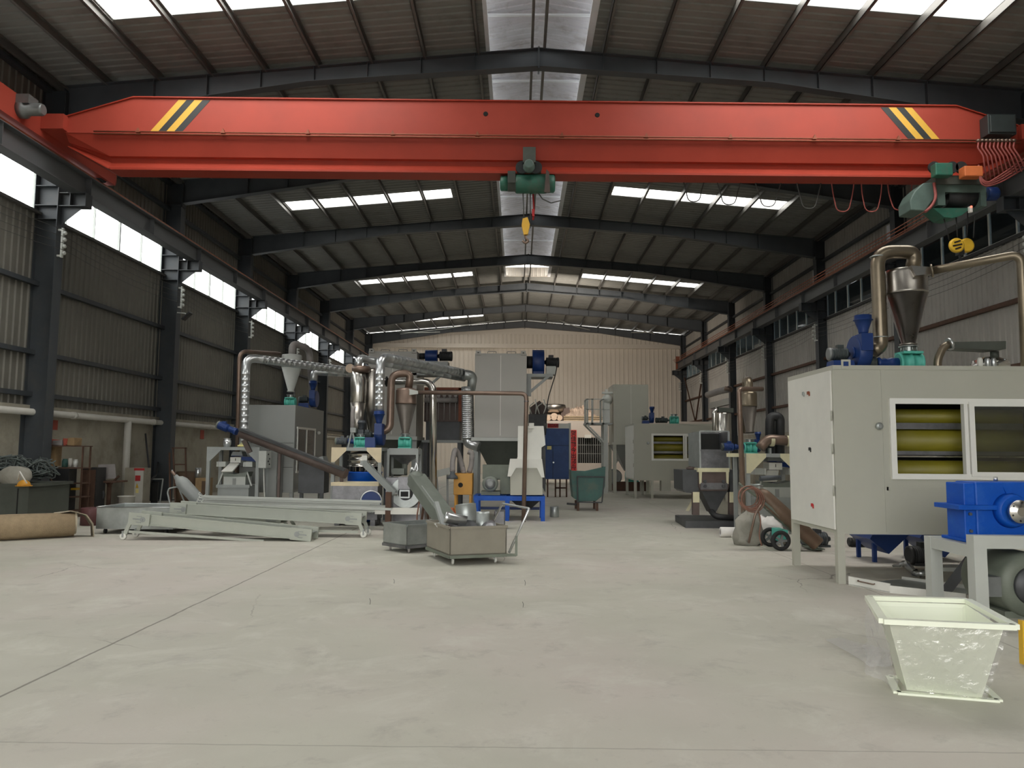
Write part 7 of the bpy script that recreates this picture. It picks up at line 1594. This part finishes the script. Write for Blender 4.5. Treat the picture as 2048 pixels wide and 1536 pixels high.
# blue cabinet on legs
Yd = 25.6; a = W(1091, 958, Yd); b = W(1138, 857, Yd)
t = T('blue_cabinet', 'tall blue steel cabinet door on a rusty legged frame in the aisle', 'cabinet', ((a.x+b.x)/2, Yd+.2, 0)); MB().box(a.x, b.x, Yd, Yd+.5, a.z, b.z).build('body', 'door_blue', t, bevel=.01)
m = MB(); xs = W(1106, 0, Yd).x; m.box(xs-.006, xs+.006, Yd-.004, Yd, a.z, W(0, 891, Yd).z); m.box(a.x, b.x, Yd-.004, Yd, W(0, 891.5, Yd).z, W(0, 891, Yd).z); m.build('door_gap', 'black_inside', t)
MB().pbox(1094, 1103, 892, 899, Yd-.01, .008).build('notice', 'sticker_yellow', t, 'yellow notice')
MB().lathe(W(1107, 925, Yd-.04), [(.02, 0), (.03, .02), (.02, .04)], 10, 'Y').build('knob', 'galv', t)
MB().box(b.x, b.x+.06, Yd-.02, Yd+.5, a.z, W(0, 846, Yd).z).build('edge_post', 'light_grey_paint', t)
for x in (W(1110, 0, Yd).x, W(1122, 0, Yd).x-.05, b.x-.1, a.x+.05):
    MB().box(x, x+.05, Yd+.1, Yd+.15, 0, a.z).build('leg', 'rust_dark', t)
MB().box(W(1110, 0, Yd).x, b.x-.1, Yd+.1, Yd+.14, .28, .33).build('rung', 'rust_dark', t)
zc = W(0, 856, Yd).z; MB().box(a.x, b.x, Yd, Yd+.3, b.z, W(0, 847, Yd).z).build('header_panel', 'off_white', t)
A_ = W(1095, 855.5, Yd-.012); B_ = W(1117, 847.5, Yd-.012); bn = MB().box(A_.x, B_.x, Yd-.012, Yd-.004, A_.z, B_.z).build('red_banner', 'sign_red', t, 'small red banner')
ORG[bn.name] = ORG[t.name]
for i, c in enumerate('春满人间'): text_part(c, 'character', 'ink', bn, V(A_.x+(B_.x-A_.x)*(.14+.24*i), Yd-.016, (A_.z+B_.z)/2), (1, 0, 0), (B_.z-A_.z)*.8, .002)
# stored things on the office roof
zo = oz+.13; Yz = YO+.3
def onroof(o, lab, cat, grp=None): return tag(o, lab, cat, grp)
dk = MB().box(W(1057, 0, 36).x, W(1092, 0, 36).x, 36, 37.4, 0, W(0, 829, 36).z).build('dark_container', 'raw_dark'); tag(dk, 'dark grey tall steel bin behind the crusher, heaped with scrap', 'bin')
zz = W(0, 829, 36).z
o = MB().prism([V(W(1059, 0, 36.3).x, 36.4, zz), V(W(1100, 0, 36.3).x-.2, 36.4, zz), W(1098, 820, 36.4), W(1079, 801, 36.4), W(1060, 815, 36.4)], (0, .4, 0)).build('scrap_board', 'primer_brown'); tag(o, 'brown pitched board standing on the dark steel bin', 'board')
rnd = random.Random(21)
for i in range(4):
    p = V(W(1063+8*i, 0, 36).x, 36.15, zz+.02); o = MB().tube([p, p+V(rnd.uniform(-.2, .2), 0, .35), p+V(rnd.uniform(-.3, .3), .1, .55+.15*i % .3)], .03, bend=.1, n=6).build('scrap_pipe', 'off_white'); tag(o, ['leftmost', 'second', 'third', 'rightmost'][i]+' pale bent scrap pipe sticking out of the dark steel bin', 'pipe', 'pale pipes in the dark bin')
for i, u in enumerate((1097, 1108, 1119)):
    p = W(u, 0, YO+.1); r_ = .155 if i != 1 else .20; o = MB().lathe((p.x, YO+.05, zo+r_-.0+(.02 if i == 1 else 0)), [(r_, 0), (r_, 2.0)], 20, 'Y').build('fabric_roll', 'log_end'); tag(o, ['left', 'middle, thicker', 'right'][i]+' pale round roll end stored above the blue cabinet', 'roll', 'rolls above the blue cabinet')
p = W(1108, 836, YO+.6); o = MB().lathe((p.x, YO+1.0, zo+.42), [(.30, 0), (.66, .12), (.70, .35), (.66, .50), (.60, .52)], 30).build('metal_drum', 'stainless_dark'); tag(o, 'round shiny metal basin stored on the rolls above the blue cabinet', 'basin')
MBx = MB().box(p.x-.45, p.x+.45, YO+.7, YO+1.3, zo+.40, zo+.43).build('plank', 'wood_dark'); tag(MBx, 'dark plank under the stored metal basin', 'plank')
o = MB().pprism([(1122, 812), (1139, 809), (1139, 830), (1128, 836), (1122, 834)], YO+.6, .9).build('brown_box', 'primer_brown'); dz = zo-min(v.co.z for v in o.data.vertices); o.data.transform(Matrix.Translation((0, 0, dz))); tag(o, 'dark brown crate stored beside the metal basin', 'crate')
m = MB(); x0, x1 = W(1128, 0, YO).x, W(1212, 0, YO).x
for i in range(3): m.box(x0, x1, YO+.2, YO+2.2, zo+.10*i, zo+.10*i+.07)
o = m.build('mesh_stack', 'mesh_brown'); tag(o, 'flat brown stack of mesh panels stored on the office roof', 'panels')
m = MB(); rnd = random.Random(9)
nx, ny = 34, 8; vs = []
for j in range(ny+1):
    for i in range(nx+1):
        f = i/nx; hh = .62*math.sin(PI*min(1, f*1.1+.05))*math.sin(PI*j/ny)**.6*rnd.uniform(.65, 1.15); vs.append((x0+.1+(x1-x0-.2)*f, YO+.3+1.7*j/ny, zo+.27+max(0, hh)))
m.add(vs, [(j*(nx+1)+i, j*(nx+1)+i+1, (j+1)*(nx+1)+i+1, (j+1)*(nx+1)+i) for j in range(ny) for i in range(nx)]); o = m.build('scrap_heap', 'scrap_pile'); tag(o, 'long heap of mixed pale and rusty scrap on the mesh panels, office roof', 'scrap heap'); o['kind'] = 'stuff'
# unseen warm area light, added to give the back wall its glow
ll = bpy.data.lights.new('back_glow_fill', 'AREA'); ll.size = 2.0; ll.energy = 400; ll.color = (1, .87, .74); lo_ = bpy.data.objects.new('back_glow_fill', ll); lo_.location = (2.0, 38.0, 7.6); lo_.rotation_euler = (PI/2-.10, 0, 0); COL.objects.link(lo_)
# roller door and steel duct on the right wall
t = T('roller_door', 'grey roller shutter in the right wall between two far columns', 'shutter', (XR-.1, 43.5, 2.5)); m = MB()
for i in range(24): m.box(XR-.10, XR-.04, 41.2, 45.6, .05+.17*i, .05+.17*i+.15)
m.build('slats', 'hose_grey', t); MB().box(XR-.14, XR, 41.1, 45.7, 4.15, 4.5).build('housing', 'frame_grey', t)
t = T('wall_duct', 'grey rolled fabric duct slung on the right wall above the roller shutter', 'duct', W(1436, 787, 37)); MB().tube([W(1415, 790, 38), W(1440, 782, 37), W(1460, 778, 36.2)], .16, n=14).build('roll', 'hose_grey', t)
MB().tube([W(1456, 782, 36.2), W(1458, 775, 36.2)], .2, n=12).build('end', 'pipe_brown', t)
t = T('cross_brace', 'rusty V-shaped bracing bars on the right wall in the last bay', 'brace', (XR-.1, 49, 0)); m = MB()
m.bar(W(1369, 755, 50.5), W(1391, 845, 49.8), .09, .03); m.bar(W(1404, 755, 46.6), W(1391, 845, 49.6), .09, .03); m.bar(W(1380, 700+0, 50).lerp(W(1380, 700, 50), 0), W(1382, 800, 50), .01, .01) if False else None
m.build('bar', 'rust_dark', t)
for side, u, v, Y in ((0, 1531, 570, 0),): pass
